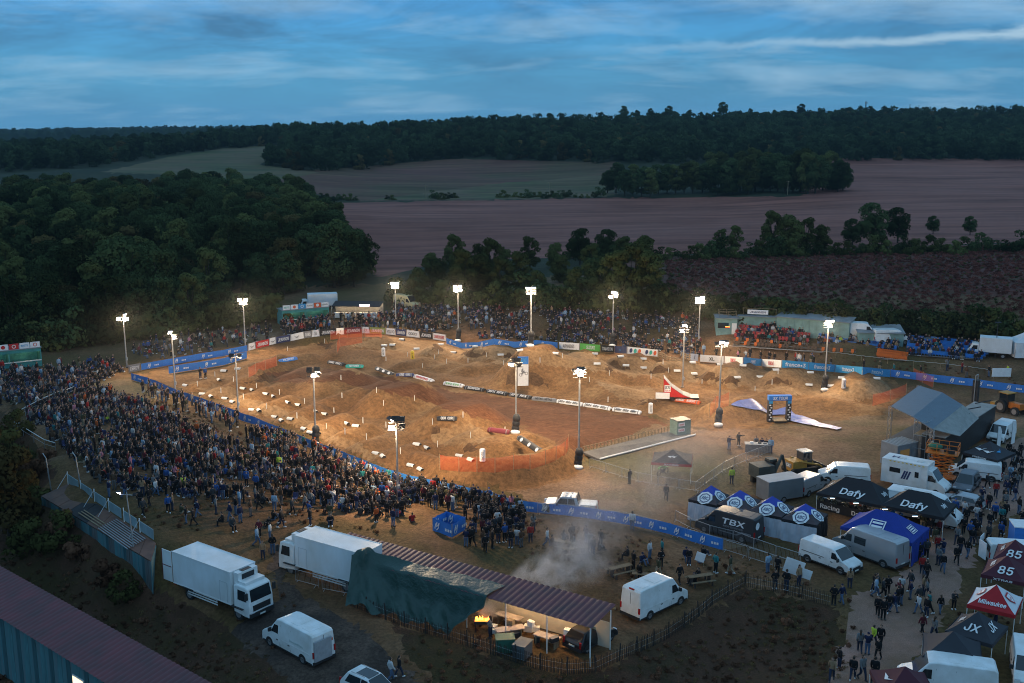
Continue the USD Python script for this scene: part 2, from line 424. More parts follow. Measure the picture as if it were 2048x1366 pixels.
def on_many(uv, lift=0.0, bumps=True):
    D = np.array([ray(u, v) for u, v in uv])
    out = np.zeros((len(D), 3))
    t = _ts[None, :] / D[:, 1:2]
    X, Y, Z = D[:, 0:1] * t, D[:, 1:2] * t, D[:, 2:3] * t + CAMZ
    g = base_h(X, Y)
    if bumps:
        m = (Y > 88) & (Y < 215) & (np.abs(X) < 80) & (Z < g + 5.5) & (Z > g - 6)
        g[m] += jumps(X[m], Y[m])
    below = Z < g + lift
    below[:, -1] = True
    i = np.maximum(below.argmax(1), 1)
    lo, hi = t[np.arange(len(D)), i - 1], t[np.arange(len(D)), i]
    for _ in range(18):
        mid = (lo + hi) / 2
        q = D * mid[:, None]
        b = q[:, 2] + CAMZ < height(q[:, 0], q[:, 1]) + lift
        hi, lo = np.where(b, mid, hi), np.where(b, lo, mid)
    q = D * hi[:, None]
    q[:, 2] += CAMZ
    return q


# regions of the ground: outlines in the photograph, last one wins
REGION = {
    'dirt_track': [[(265, 752), (330, 740), (500, 705), (640, 688), (780, 672), (900, 684), (1115, 700), (1400, 728), (1560, 738), (1790, 760), (1820, 800), (1760, 840), (1560, 850), (1420, 862), (1300, 830), (1165, 905), (1150, 960), (1040, 985), (900, 965), (820, 950), (640, 878), (480, 812), (360, 775)]],
    'track_straight': [[(500, 752), (560, 742), (660, 738), (760, 752), (900, 782), (1100, 808), (1290, 834), (1335, 850), (1300, 868), (1165, 905), (1120, 890), (1060, 860), (980, 838), (900, 820), (820, 792), (740, 776), (660, 762), (560, 765)]],
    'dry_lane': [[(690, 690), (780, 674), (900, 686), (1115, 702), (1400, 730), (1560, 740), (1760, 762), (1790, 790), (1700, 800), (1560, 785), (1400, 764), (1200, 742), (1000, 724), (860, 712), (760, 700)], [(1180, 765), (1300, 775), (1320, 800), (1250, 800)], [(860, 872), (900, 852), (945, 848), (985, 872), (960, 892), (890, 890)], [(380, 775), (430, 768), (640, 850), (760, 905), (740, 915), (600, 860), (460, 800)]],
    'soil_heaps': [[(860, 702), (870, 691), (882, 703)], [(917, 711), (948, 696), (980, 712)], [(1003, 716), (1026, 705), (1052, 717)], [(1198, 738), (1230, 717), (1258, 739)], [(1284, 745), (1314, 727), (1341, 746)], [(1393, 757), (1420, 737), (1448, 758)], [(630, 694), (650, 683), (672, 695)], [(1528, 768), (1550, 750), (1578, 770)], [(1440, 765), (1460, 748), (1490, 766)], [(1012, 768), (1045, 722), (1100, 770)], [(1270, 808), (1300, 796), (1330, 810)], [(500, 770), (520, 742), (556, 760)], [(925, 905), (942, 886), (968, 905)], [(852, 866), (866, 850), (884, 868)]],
    'dry_earth': [[(1000, 985), (1150, 960), (1165, 905), (1310, 850), (1420, 862), (1560, 850), (1760, 830), (1830, 800), (2150, 830), (2300, 900), (2100, 930), (1800, 930), (1700, 960), (1550, 990), (1380, 1000), (1370, 1050), (1500, 1090), (1450, 1100), (1200, 1040)],
                  [(290, 690), (420, 675), (520, 690), (560, 670), (500, 660), (400, 660), (300, 665)], [(130, 770), (300, 755), (360, 790), (280, 800), (150, 780)]],
    'gravel_path': [[(1620, 1400), (1690, 1290), (1700, 1200), (1850, 1120), (1880, 1000), (1960, 940), (2020, 880), (2300, 860), (2300, 1010), (2010, 1030), (1950, 1100), (1900, 1220), (1830, 1300), (1790, 1400)]],
    'dirt_road': [[(540, 1080), (585, 1090), (580, 1170), (660, 1220), (760, 1290), (860, 1400), (560, 1400), (440, 1270), (480, 1240), (560, 1200)]],
    'field_track': [[(682, 470), (694, 468), (712, 495), (705, 515), (690, 530), (680, 527), (694, 505)]],
    'scrub': [[(-300, 800), (20, 830), (30, 790), (60, 870), (100, 930), (80, 990), (300, 1120), (300, 1160), (430, 1240), (540, 1330), (600, 1400), (-400, 1400)],
              [(780, 1250), (900, 1280), (1100, 1345), (1240, 1330), (1480, 1180), (1660, 1210), (1690, 1290), (1640, 1400), (880, 1400)]],
    'vineyard_soil': [[(1250, 515), (1700, 498), (2048, 486), (2500, 478), (2500, 690), (2048, 655), (1700, 640), (1420, 632), (1330, 610), (1310, 560), (1180, 540)]],
    'ploughed_field': [[(600, 408), (800, 404), (1200, 396), (1700, 392), (2048, 330), (2048, 319), (1640, 318), (1300, 330), (1300, 398), (2500, 330), (2500, 478), (2048, 484), (1700, 496), (1250, 513), (900, 520), (760, 555), (720, 520), (690, 470), (610, 430)],
                       [(1640, 317), (2500, 318), (2500, 410), (1600, 405)]],
    'stubble_field': [[(580, 380), (720, 402), (1000, 400), (1230, 392), (1230, 325), (900, 318), (640, 340), (560, 345), (540, 360)]],
    'pasture': [[(200, 345), (330, 315), (450, 296), (590, 288), (520, 330), (640, 345), (560, 360), (590, 402), (450, 400), (420, 352)], [(740, 400), (860, 384), (1000, 366), (1220, 349), (1230, 392), (1000, 400)]],
}
EDGES = {n: [np.array(p, float) for p in ps] for n, ps in REGION.items()}

_rng = np.random.default_rng(11)
pts = []
gx, gy = np.meshgrid(np.arange(-74, 84, .6), np.arange(60, 206, .6))
j = _rng.uniform(-.16, .16, (2,) + gx.shape)
g1 = np.stack([gx + j[0], gy + j[1]], -1).reshape(-1, 2)
g1 = g1[np.abs(g1[:, 0]) < g1[:, 1] * .53 + 6]
pts.append(g1)
ys = np.geomspace(38, 6500, 290)
an = np.linspace(-1.0, 1.0, 190)
g2 = np.stack(np.meshgrid(an, ys), -1).reshape(-1, 2)
g2[:, 0] *= g2[:, 1]
g2 += _rng.uniform(-.25, .25, g2.shape) * (g2[:, 1:2] * .008)
g2 = g2[~((np.abs(g2[:, 0]) < np.minimum(g2[:, 1] * .53 + 6, 74)) & (g2[:, 1] > 60) & (g2[:, 1] < 205))]
pts.append(g2)
pts.append(np.array([(a, b) for a in np.linspace(-6900, 6900, 19) for b in np.linspace(-6000, 6950, 19) if b < 30 or b > 6550 or abs(a) > b * 1.01 + 40]))
lines = []
for n, ps in EDGES.items():
    for p in ps:
        q = np.vstack([p, p[:1]])
        for a, b in zip(q[:-1], q[1:]):
            k = max(2, int(np.hypot(*(b - a)) / 5))
            lines += [tuple(a + (b - a) * i / k) for i in range(k)]
lw = on_many(lines, 0, False)
lw = lw[(lw[:, 1] < 1200)]
pts.append(lw[:, :2])
XY = np.unique(np.round(np.vstack(pts), 3), axis=0)
TRI = Delaunay(XY).simplices
ZZ = height(XY[:, 0], XY[:, 1])
inner = XY[:, 1] < 38
ZZ[inner] = np.minimum(ZZ[inner], -.3)
VV = np.column_stack([XY, ZZ])
fn = np.cross(VV[TRI[:, 1]] - VV[TRI[:, 0]], VV[TRI[:, 2]] - VV[TRI[:, 0]])
flip = fn[:, 2] < 0
TRI[flip] = TRI[flip][:, ::-1]
fn[flip] *= -1
VN = np.zeros_like(VV)
for k in range(3):
    np.add.at(VN, TRI[:, k], fn)
VN /= np.linalg.norm(VN, axis=1, keepdims=True)
cu, cv = proj(VV[TRI].mean(1))
cyy = VV[TRI].mean(1)[:, 1]
reg = np.full(len(TRI), 'ground', dtype='U20')
_c = VV[TRI].mean(1) * [1, 1, 0]
_k = np.clip(2200 / np.maximum(cyy, 40), 1, 26)
cu2 = cu + (meshkit.fbm(_c * .5, 2, 21) - .5) * _k * 2.0 * (cyy < 240)
cv2 = cv + (meshkit.fbm(_c * .5, 2, 22) - .5) * _k * 1.0 * (cyy < 240)
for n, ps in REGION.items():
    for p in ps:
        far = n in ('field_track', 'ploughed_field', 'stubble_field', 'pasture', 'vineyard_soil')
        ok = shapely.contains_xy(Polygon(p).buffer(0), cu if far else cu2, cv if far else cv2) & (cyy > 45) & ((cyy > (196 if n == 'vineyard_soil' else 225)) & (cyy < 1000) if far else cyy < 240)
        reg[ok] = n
reg[(reg == 'ground') & (cyy > 235)] = 'hill'
GM = {
    'ground': ground_mat('dry_grass', [(.085, .048, .020), (.145, .074, .037), (.195, .108, .058)], .16, 3.2, .10, .045, (.095, .064, .024)),
    'dirt_track': ground_mat('track_dirt', [(.145, .075, .030), (.200, .104, .044), (.250, .142, .064)], .22, 2.2, .12, .06, (.155, .078, .034)),
    'track_straight': ground_mat('straight_dirt', [(.110, .046, .022), (.140, .058, .028), (.170, .076, .038)], .3, 2.6, .06, .08, (.125, .052, .025), furrow=(.5, 1.8, 1)),
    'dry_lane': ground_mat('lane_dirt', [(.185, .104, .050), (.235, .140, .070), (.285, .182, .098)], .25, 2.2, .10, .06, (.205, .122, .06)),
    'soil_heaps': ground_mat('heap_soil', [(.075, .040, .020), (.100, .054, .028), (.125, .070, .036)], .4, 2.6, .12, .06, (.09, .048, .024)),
    'dry_earth': ground_mat('dry_earth', [(.14, .082, .046), (.20, .118, .068), (.24, .15, .09)], .11, 2.6, .10, .05, (.10, .085, .038)),
    'dirt_road': ground_mat('road_dirt', [(.060, .040, .030), (.085, .058, .044), (.115, .076, .058)], .5, 4.0, .08, .15, (.05, .036, .03)),
    'field_track': ground_mat('pale_track', [(.30, .22, .18), (.34, .25, .2), (.26, .2, .16)], .2, 2.0, .1),
    'gravel_path': ground_mat('gravel', [(.28, .165, .13), (.33, .195, .155), (.23, .135, .105)], .5, 14.0, .01, .08, (.21, .125, .08)),
    'scrub': ground_mat('scrub_soil', [(.062, .032, .018), (.085, .042, .025), (.050, .032, .016)], .35, 7.0, .12, .1, (.058, .040, .016)),
    'vineyard_soil': ground_mat('vineyard_soil', [(.12, .046, .036), (.15, .060, .042), (.10, .066, .03)], .05, .55, .5, .03, (.09, .038, .03)),
    'ploughed_field': ground_mat('ploughed_soil', [(.20, .068, .050), (.235, .082, .058), (.175, .060, .043)], .012, .05, .25, .008, (.25, .095, .072), furrow=(.25, 3.2, 1)),
    'stubble_field': ground_mat('stubble', [(.14, .050, .04), (.135, .066, .042), (.15, .062, .048)], .010, .05, .25, .012, (.10, .068, .035), furrow=(.25, 3.0, 1)),
    'pasture': ground_mat('pasture_grass', [(.095, .082, .036), (.130, .092, .048), (.14, .092, .055)], .012, .05, .2, .02, (.080, .080, .034), furrow=(.3, 3.0, 1)),
    'hill': ground_mat('hill_soil', [(.022, .028, .014), (.030, .034, .016), (.04, .04, .02)], .03, .4, .3),
}
NICE = {'ground': 'grass_ground', 'vineyard_soil': 'vineyard_ground', 'scrub': 'scrub_slope', 'soil_heaps': 'soil_heaps', 'track_straight': 'track_straight'}
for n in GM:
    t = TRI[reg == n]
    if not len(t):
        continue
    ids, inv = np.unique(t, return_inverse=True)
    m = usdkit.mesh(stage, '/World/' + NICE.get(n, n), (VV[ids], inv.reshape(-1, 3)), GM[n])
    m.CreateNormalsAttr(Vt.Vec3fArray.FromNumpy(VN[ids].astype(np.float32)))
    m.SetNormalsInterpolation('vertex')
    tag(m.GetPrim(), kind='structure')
# ------------------------------------------------------------------ people: one continuous body, clothes, shoes and hair over it
import manifold3d as m3


def _hull(pts):
    return m3.Manifold.batch_hull([m3.Manifold.sphere(r, 8).translate(tuple(map(float, p))) for p, r in pts])


def _join(parts):
    m = m3.Manifold.batch_boolean(parts, m3.OpType.Add).to_mesh()
    return np.array(m.vert_properties[:, :3]), np.array(m.tri_verts)


def skeleton(pose, female=False):
    """joints of a figure facing +x, its left at +y, feet on z = 0"""
    w = .17 if female else .195
    J = {'head': (.02, 0, 1.62), 'neck': (0, 0, 1.46), 'chest': (0, 0, 1.28), 'belly': (.01, 0, 1.06), 'hip': (0, 0, .93)}
    for s, n in ((1, 'l'), (-1, 'r')):
        J.update({n + 'sh': (0, s * w, 1.40), n + 'el': (-.03, s * (w + .06), 1.12), n + 'wr': (.05, s * (w + .05), .88), n + 'hp': (0, s * .10, .90), n + 'kn': (.02, s * .11, .49), n + 'an': (-.02, s * .12, .09)})
    if pose == 'folded':
        for s, n in ((1, 'l'), (-1, 'r')):
            J[n + 'el'], J[n + 'wr'] = (.05, s * (w + .07), 1.14), (.22, -s * .06, 1.18)
    if pose == 'phone':
        for s, n in ((1, 'l'), (-1, 'r')):
            J[n + 'el'], J[n + 'wr'] = (.16, s * (w + .04), 1.16), (.33, s * .07, 1.42)
    if pose == 'pockets':
        for s, n in ((1, 'l'), (-1, 'r')):
            J[n + 'el'], J[n + 'wr'] = (-.06, s * (w + .11), 1.13), (.06, s * (w - .01), .95)
    if pose in ('walk', 'stride'):
        k = 1 if pose == 'walk' else -1
        J.update({'lkn': (.17 * k, .10, .50), 'lan': (.24 * k if k > 0 else -.34, .10, .10 if k > 0 else .16), 'rkn': (-.03 * k if k > 0 else .17, -.10, .49), 'ran': (-.34 if k > 0 else .26, -.10, .16 if k > 0 else .09),
                  'lel': (-.10 * k, w + .06, 1.13), 'lwr': (-.10 * k + .08, w + .06, .90), 'rel': (.06 * k, -w - .06, 1.12), 'rwr': (.20 * k, -w - .03, .92)})
    if pose == 'point':
        J.update({'rel': (.16, -w - .18, 1.33), 'rwr': (.30, -w - .38, 1.36)})
    if pose in ('sit', 'perch'):
        dz = -.78 if pose == 'sit' else -.44
        lean = .08 if pose == 'sit' else .10
        for k in ('head', 'neck', 'chest', 'belly', 'hip', 'lsh', 'rsh'):
            x, y, z = J[k]
            J[k] = (x + (z - .93) * lean - .12, y, z + dz)
        for s, n in ((1, 'l'), (-1, 'r')):
            J[n + 'hp'] = (-.10, s * .10, .91 + dz)
            if pose == 'sit':
                J[n + 'kn'], J[n + 'an'] = (.30, s * .16, .46), (.48, s * .14, .08)
                J[n + 'el'], J[n + 'wr'] = (.06, s * (w + .08), .40), (.28, s * .10, .46)
            else:
                J[n + 'kn'], J[n + 'an'] = (.34, s * .13, .50), (.36, s * .13, .09)
                J[n + 'el'], J[n + 'wr'] = (.02, s * (w + .08), .70), (.26, s * .12, .58)
    return {k: np.array(v, float) for k, v in J.items()}


def figure(pose, female, hair):
    J = skeleton(pose, female)
    H = J['head']
    up = H - J['neck']
    up /= np.linalg.norm(up)
    w = .8 if female else 1.0
    head = [_hull([(H + up * .03, .098), (H - up * .05 + [.025, 0, 0], .072)]), _hull([(H + [.105, 0, -.015], .014), (H + [.08, 0, .03], .010)]),
            _hull([(H + [0, .098, 0], .02), (H + [0, -.098, 0], .02)])]
    core = [_hull([(J['neck'] - up * .06, .062), (H - up * .08, .055)]), _hull([(J['lsh'] - [0, .05, .02], .085), (J['rsh'] + [0, .05, -.02], .085), (J['chest'], .135 * w), (J['belly'], .125 * w)]),
            _hull([(J['belly'], .125 * w), (J['hip'] + [0, .07, 0], .12), (J['hip'] - [0, .07, 0], .12)])]
    arms, hands, legs, feet = [], [], [], []
    for s, n in ((1, 'l'), (-1, 'r')):
        a, b, c = J[n + 'sh'], J[n + 'el'], J[n + 'wr']
        arms += [[(a, .062), (b, .047)], [(b, .046), (c, .034)]]
        d = (c - b) / np.linalg.norm(c - b)
        side = np.cross(d, [0, s, .3])
        side /= np.linalg.norm(side)
        hands.append(_hull([(c, .03), (c + d * .07 + side * .025, .02), (c + d * .07 - side * .025, .02)]))
        for k, L in enumerate((.062, .07, .066, .05)):
            q = c + d * .075 + side * (.027 - .018 * k)
            nrm = np.cross(d, side)
            hands.append(_hull([(q, .0095), (q + d * L * .6, .009), (q + d * L + nrm * .02 * s, .008)]))
        hands.append(_hull([(c + d * .03 + side * .03, .012), (c + d * .06 + side * .065, .009)]))
        h, k, f = J[n + 'hp'], J[n + 'kn'], J[n + 'an']
        legs += [[(h, .098), (k, .062)], [(k, .060), (f, .042)]]
        toe = f + np.array([.16, s * .02, -.045 if f[2] < .12 else -.10])
        feet.append([(f - [.05, 0, .045], .042), (f, .05), (toe, .04)])
    body = _join(head + core + [_hull(x) for x in arms + legs] + hands + [_hull(x) for x in feet])
    grow = lambda x, e: [(p, r + e) for p, r in x]
    jk = _join([_hull([(J['lsh'] - [0, .05, .02], .105), (J['rsh'] + [0, .05, -.02], .105), (J['chest'], .155 * w), (J['belly'], .148 * w)]),
                _hull([(J['belly'], .148 * w), (J['hip'] + [0, .06, .03], .128), (J['hip'] - [0, .06, -.03], .128)]), _hull([(J['neck'] - up * .03, .08), (J['neck'] - up * .10, .10)])] + [_hull(grow(x, .02)) for x in arms])
    tr = _join([_hull([(J['hip'] + [0, .07, -.02], .126), (J['hip'] - [0, .07, .02], .126)])] + [_hull(grow(x, .016)) for x in legs])
    sh = [_join([_hull(grow(x, .012))]) for x in feet]
    if hair == 'long':
        hr = _join([_hull([(H + up * .045 - [.02, 0, 0], .104), (H - [.055, 0, .01], .088)]), _hull([(H - [.07, 0, 0], .07), (J['neck'] - [.09, 0, .08], .06)])])
    elif hair == 'cap':
        hr = _join([_hull([(H + up * .055, .106)]), _hull([(H + up * .06 + [.08, .05, 0], .012), (H + up * .06 + [.08, -.05, 0], .012), (H + up * .05 + [.17, 0, 0], .012)])])
    elif hair == 'hood':
        hr = _join([_hull([(H + up * .04 - [.02, 0, 0], .122), (H - up * .08 - [.04, 0, 0], .10)])])
    else:
        hr = _join([_hull([(H + up * .045 - [.02, 0, 0], .103), (H - [.04, 0, .01], .085)])])
    return {'body': body, 'jacket': jk, 'trousers': tr, 'shoe': sh[0], 'shoe_001': sh[1], 'hair': hr}


SKIN = mat('skin', (.38, .22, .16), .6)
TOPS = {'black': (.012, .012, .014), 'navy': (.014, .020, .055), 'charcoal': (.04, .042, .046), 'grey': (.16, .165, .17), 'white': (.52, .52, .52), 'red': (.28, .018, .018), 'blue': (.02, .075, .24), 'orange': (.45, .09, .02),
        'olive': (.055, .055, .03), 'maroon': (.12, .02, .03), 'tan': (.30, .19, .11), 'pale blue': (.26, .38, .50), 'brown': (.09, .05, .03), 'teal': (.02, .16, .17), 'lime yellow': (.42, .55, .05), 'pink': (.5, .2, .26)}
BOTS = {'black': (.013, .013, .015), 'dark denim': (.025, .035, .065), 'blue denim': (.08, .13, .22), 'grey': (.11, .11, .115), 'beige': (.30, .24, .17)}
HAIRS = {'short': (.025, .016, .010), 'long': (.045, .026, .014), 'cap': (.03, .03, .035), 'hood': None}
cloth = lambda n, c: mat('cloth_' + n.replace(' ', '_'), c, .85, .2, 6.0, coord='object', spec=.2)
POSES = ['stand', 'folded', 'phone', 'pockets', 'walk', 'stride', 'sit', 'perch', 'point']
COMBOS = [('black', 'dark denim', 'short'), ('black', 'black', 'short'), ('navy', 'blue denim', 'cap'), ('charcoal', 'black', 'short'), ('white', 'blue denim', 'short'), ('red', 'dark denim', 'short'), ('blue', 'black', 'cap'),
          ('grey', 'dark denim', 'long'), ('black', 'blue denim', 'long'), ('olive', 'beige', 'short'), ('maroon', 'black', 'long'), ('tan', 'dark denim', 'long'), ('orange', 'black', 'cap'), ('pale blue', 'blue denim', 'short'),
          ('brown', 'grey', 'hood'), ('teal', 'black', 'short'), ('pink', 'dark denim', 'long'), ('lime yellow', 'dark denim', 'short')]
CW = np.array([22, 20, 11, 12, 4.5, 3.5, 3, 7, 9, 4, 4, 3, 1.0, 3, 4, 1.5, .8, .25])
CW /= CW.sum()
FIG = {}
PCLASS = {}


def person_class(pose, ci):
    """a class prim of a clothed figure, made the first time it is asked for"""
    if (pose, ci) in PCLASS:
        return PCLASS[(pose, ci)]
    top, bot, hair = COMBOS[ci]
    key = (pose, hair == 'long', hair)
    if key not in FIG:
        FIG[key] = figure(*key)
    n = f'kind_of_person_{pose}_{top}_{bot}_{hair}'.replace(' ', '_')
    stage.CreateClassPrim('/World/' + n)
    F = FIG[key]
    hm = cloth(top, TOPS[top]) if hair == 'hood' else (cloth('cap_' + top, TOPS[top] if top not in ('black',) else (.3, .3, .3)) if hair == 'cap' else mat('hair_' + hair, HAIRS[hair], .7))
    for part, m in (('body', SKIN), ('jacket', cloth(top, TOPS[top])), ('trousers', cloth('trousers_' + bot, BOTS[bot])), ('shoe', mat('shoes_' + ('white' if ci % 3 == 0 else 'dark'), (.6, .6, .6) if ci % 3 == 0 else (.03, .03, .03), .6)), ('shoe_001', None), ('hair', hm)):
        m = MAT['shoes_' + ('white' if ci % 3 == 0 else 'dark')] if m is None else m
        usdkit.mesh(stage, f'/World/{n}/{part}', F[part], m, 50)
    PCLASS[(pose, ci)] = n
    return n
# ------------------------------------------------------------------ haze: the evening air that turns the far ridge blue
_hz = trimesh.creation.box([14200, 13400, 190])
_hz.apply_translation([0, 380, 55])
haze = usdkit.mesh(stage, '/World/haze', _hz, usdkit.material(stage, '/World/Looks/evening_air', {
    'v': ('principled_volume', {'color': (0.60, 0.86, 1.0), 'density': 0.000055, 'anisotropy': 0.3})}, [], volume='v.volume'))
tag(haze.GetPrim(), kind='stuff')


# ------------------------------------------------------------------ trees
def leaf_mat(name, a, b, c):
    m = usdkit.material(stage, '/World/Looks/' + name, {
        'g': ('geometry', {}), 'oi': ('object_info', {}),
        'r': ('rgb_ramp', {'ramp': [(0.0, a), (0.5, b), (1.0, c)], 'fac': 0.0}),
        'hs': ('hsv', {'hue': .5, 'saturation': 1.0, 'fac': 1.0}),
        'mr': ('map_range', {'from_min': 0.0, 'from_max': 1.0, 'to_min': 1.3, 'to_max': 3.9}),
        'd': ('diffuse_bsdf', {}), 't': ('translucent_bsdf', {}), 'mx': ('mix_closure', {'fac': 0.3})},
        [('g.random_per_island', 'r.fac'), ('oi.random', 'mr.value'), ('mr.result', 'hs.value'), ('r.color', 'hs.color'), ('hs.color', 'd.color'), ('hs.color', 't.color'),
         ('d.BSDF', 'mx.closure1'), ('t.BSDF', 'mx.closure2')], surface='mx.closure')
    MAT[name] = m
    return m


LEAF = {
    'oak': leaf_mat('dark_green_leaves', (.020, .026, .010), (.036, .042, .016), (.055, .055, .022)),
    'ash': leaf_mat('olive_leaves', (.035, .036, .012), (.058, .055, .018), (.085, .074, .026)),
    'autumn': leaf_mat('yellowing_leaves', (.040, .029, .011), (.066, .042, .014), (.085, .052, .018)),
    'far': leaf_mat('far_leaves', (.016, .022, .010), (.030, .036, .016), (.052, .046, .018)),
    'dry': leaf_mat('dry_scrub_leaves', (.060, .030, .018), (.080, .042, .024), (.050, .036, .018)),
    'vine': leaf_mat('reddish_vine_leaves', (.075, .026, .020), (.10, .040, .026), (.060, .055, .022)),
    'straw': leaf_mat('straw_grass_blades', (.060, .042, .018), (.085, .060, .026), (.055, .052, .018)),
}
BARK = mat('bark', (.05, .04, .03), .9, .5, 3.0)


def crown(rng, H, R, z0, lobes, leaves, size, low=.1):
    """a crown: lobes within an uneven envelope, each carrying leaf clumps on its outside"""
    C, S = [], []
    for i in range(lobes):
        a, r = rng.uniform(0, 2 * math.pi), R * math.sqrt(rng.uniform(0, .62))
        t = rng.uniform(low, .86) if i else .8
        rr = r * (1 - max(0, t - .45) * 1.2) * (1 - max(0, .3 - t) * .6)
        C.append((math.cos(a) * rr, math.sin(a) * rr, z0 + (H - z0) * t))
        S.append(R * rng.uniform(.26, .46) * (1 - .25 * t))
    C, S = np.array(C), np.array(S)
    k = rng.choice(lobes, leaves, p=S ** 2 / (S ** 2).sum())
    d = rng.normal(size=(leaves, 3))
    d[:, 2] = np.where(d[:, 2] < -.75, -d[:, 2] * .6, d[:, 2])
    d /= np.linalg.norm(d, axis=1, keepdims=True)
    p = C[k] + d * (S[k] * rng.uniform(.72, 1.06, leaves))[:, None] * [1, 1, .85]
    u = rng.normal(size=(leaves, 3))
    nrm = d + rng.normal(size=(leaves, 3)) * .55
    nrm /= np.linalg.norm(nrm, axis=1, keepdims=True)
    u -= (u * nrm).sum(1, keepdims=True) * nrm
    u /= np.linalg.norm(u, axis=1, keepdims=True)
    w = np.cross(nrm, u)
    s = size * rng.uniform(.55, 1.25, leaves)[:, None]
    q = np.stack([p - u * s * .5, p + w * s * .42 + nrm * s * .12, p + u * s * .5, p - w * s * .42 + nrm * s * .12], 1)
    gn = np.cross(q[:, 1] - q[:, 0], q[:, 3] - q[:, 0])
    bad = (gn * d).sum(1) < 0
    q[bad] = q[bad][:, ::-1]
    f = np.arange(leaves * 4).reshape(-1, 4)
    nn = d * .8 + (p - [0, 0, z0 + (H - z0) * .35]) / R * .5
    nn /= np.linalg.norm(nn, axis=1, keepdims=True)
    return q.reshape(-1, 3), f, np.repeat(nn, 4, 0), C


def leafy(path, q, f, nn, m):
    x = usdkit.mesh(stage, path, (q, f), m)
    x.CreateNormalsAttr(Vt.Vec3fArray.FromNumpy(nn.astype(np.float32)))
    x.SetNormalsInterpolation('vertex')
    return x


def tree_class(name, seed, H, R, z0, lobes, leaves, size, leaf, trunk=True, low=.1):
    rng = np.random.default_rng(seed)
    c = stage.CreateClassPrim('/World/' + name)
    q, f, nn, C = crown(rng, H, R, z0, lobes, leaves, size, low)
    leafy(f'/World/{name}/crown', q, f, nn, LEAF[leaf])
    if trunk:
        b = MB()
        r = H * .018
        b.tube((0, 0, -.6), (rng.uniform(-.2, .2), rng.uniform(-.2, .2), z0 + (H - z0) * .45), r * 1.3, 7, r * .6)
        for k in range(min(6, lobes)):
            b.tube((0, 0, z0 * rng.uniform(.7, 1.3)), C[k], r * .5, 5, r * .15)
        b.build('trunk', BARK, c)
    return name


for i, leaf in enumerate(['oak', 'oak', 'ash', 'ash', 'autumn', 'oak']):
    tree_class(f'kind_of_tree_{"abcdef"[i]}', 30 + i, [14, 12, 15, 11, 12, 17][i], [5.0, 4.6, 4.4, 4.2, 4.4, 5.6][i], [1.2, .7, 1.4, .6, .8, 1.4][i], 34, 4600, .60, leaf, low=.04)
for i, leaf in enumerate(['far', 'far', 'far', 'autumn']):
    tree_class(f'kind_of_far_tree_{"abcd"[i]}', 60 + i, [14, 12, 16, 12][i], [6.0, 5.4, 5.6, 4.6][i], [.4, .3, .4, .3][i], 20, 760, 1.3, leaf, False, low=.05)
for i, leaf in enumerate(['oak', 'ash', 'dry']):
    tree_class(f'kind_of_bush_{"abc"[i]}', 80 + i, [3.2, 2.6, 1.7][i], [2.2, 1.9, 1.5][i], .0, 12, 900, .34, leaf, False, low=.05)
NEARK = ['kind_of_tree_' + c for c in 'abcdef']
FARK = ['kind_of_far_tree_' + c for c in 'abcd']


def refer(name, cls, loc, rz, s, label, cat, group, sz=None):
    x = UsdGeom.Xform.Define(stage, numbered('/World', name))
    x.AddTranslateOp().Set(Gf.Vec3d(*map(float, loc)))
    x.AddRotateZOp().Set(math.degrees(rz))
    if s != 1 or sz:
        x.AddScaleOp().Set(Gf.Vec3f(s, s, sz or s))
    p = x.GetPrim()
    p.GetReferences().AddInternalReference('/World/' + cls)
    p.SetInstanceable(True)
    return tag(p, label, cat, group)


def quat(rz, rng=None, tilt=0.0):
    return Gf.Quath(math.cos(rz / 2), 0, 0, math.sin(rz / 2))


def instancer(name, classes, P, rz, s, idx, label=None, cat=None):
    pi = UsdGeom.PointInstancer.Define(stage, numbered('/World', name))
    base = str(pi.GetPath())
    rel = pi.CreatePrototypesRel()
    for k, c in enumerate(classes):
        q = stage.DefinePrim(f'{base}/shape_{c}', 'Xform')
        q.GetReferences().AddInternalReference('/World/' + c)
        rel.AddTarget(q.GetPath())
    pi.CreatePositionsAttr(Vt.Vec3fArray.FromNumpy(np.asarray(P, np.float32)))
    pi.CreateOrientationsAttr([quat(a) for a in rz])
    s = np.asarray(s, np.float32)
    pi.CreateScalesAttr(Vt.Vec3fArray.FromNumpy(np.repeat(s[:, None], 3, 1) if s.ndim == 1 else s))
    pi.CreateProtoIndicesAttr(Vt.IntArray.FromNumpy(np.asarray(idx, np.int32)))
    return tag(pi.GetPrim(), label, cat, None, 'stuff')


def scatter(poly, step, rng, ylim=(40, 9000)):
    """ground places, about step metres apart, seen inside an outline of the photograph"""
    P = Polygon(poly).buffer(0)
    b = np.array(poly, float)
    w = on_many([tuple(x) for x in b])
    x0, x1, y0, y1 = w[:, 0].min(), w[:, 0].max(), max(w[:, 1].min(), ylim[0]), min(w[:, 1].max(), ylim[1])
    gx, gy = np.meshgrid(np.arange(x0, x1, step), np.arange(y0, y1, step))
    g = np.stack([gx, gy], -1).reshape(-1, 2) + rng.uniform(-.42, .42, (gx.size, 2)) * step
    z = height(g[:, 0], g[:, 1])
    g = np.column_stack([g, z])
    u, v = proj(g)
    return g[shapely.contains_xy(P, u, v)]


def belt(name, spots, label, group, kinds='ab', smin=.8, smax=1.1, cat='tree', pre='kind_of_tree_'):
    for (u0, v0, s) in spots:
        refer(name, pre + rng.choice(list(kinds)), on(u0, v0), rng.uniform(0, 6.3), s * rng.uniform(smin, smax), label, cat, group)



rng = np.random.default_rng(5)
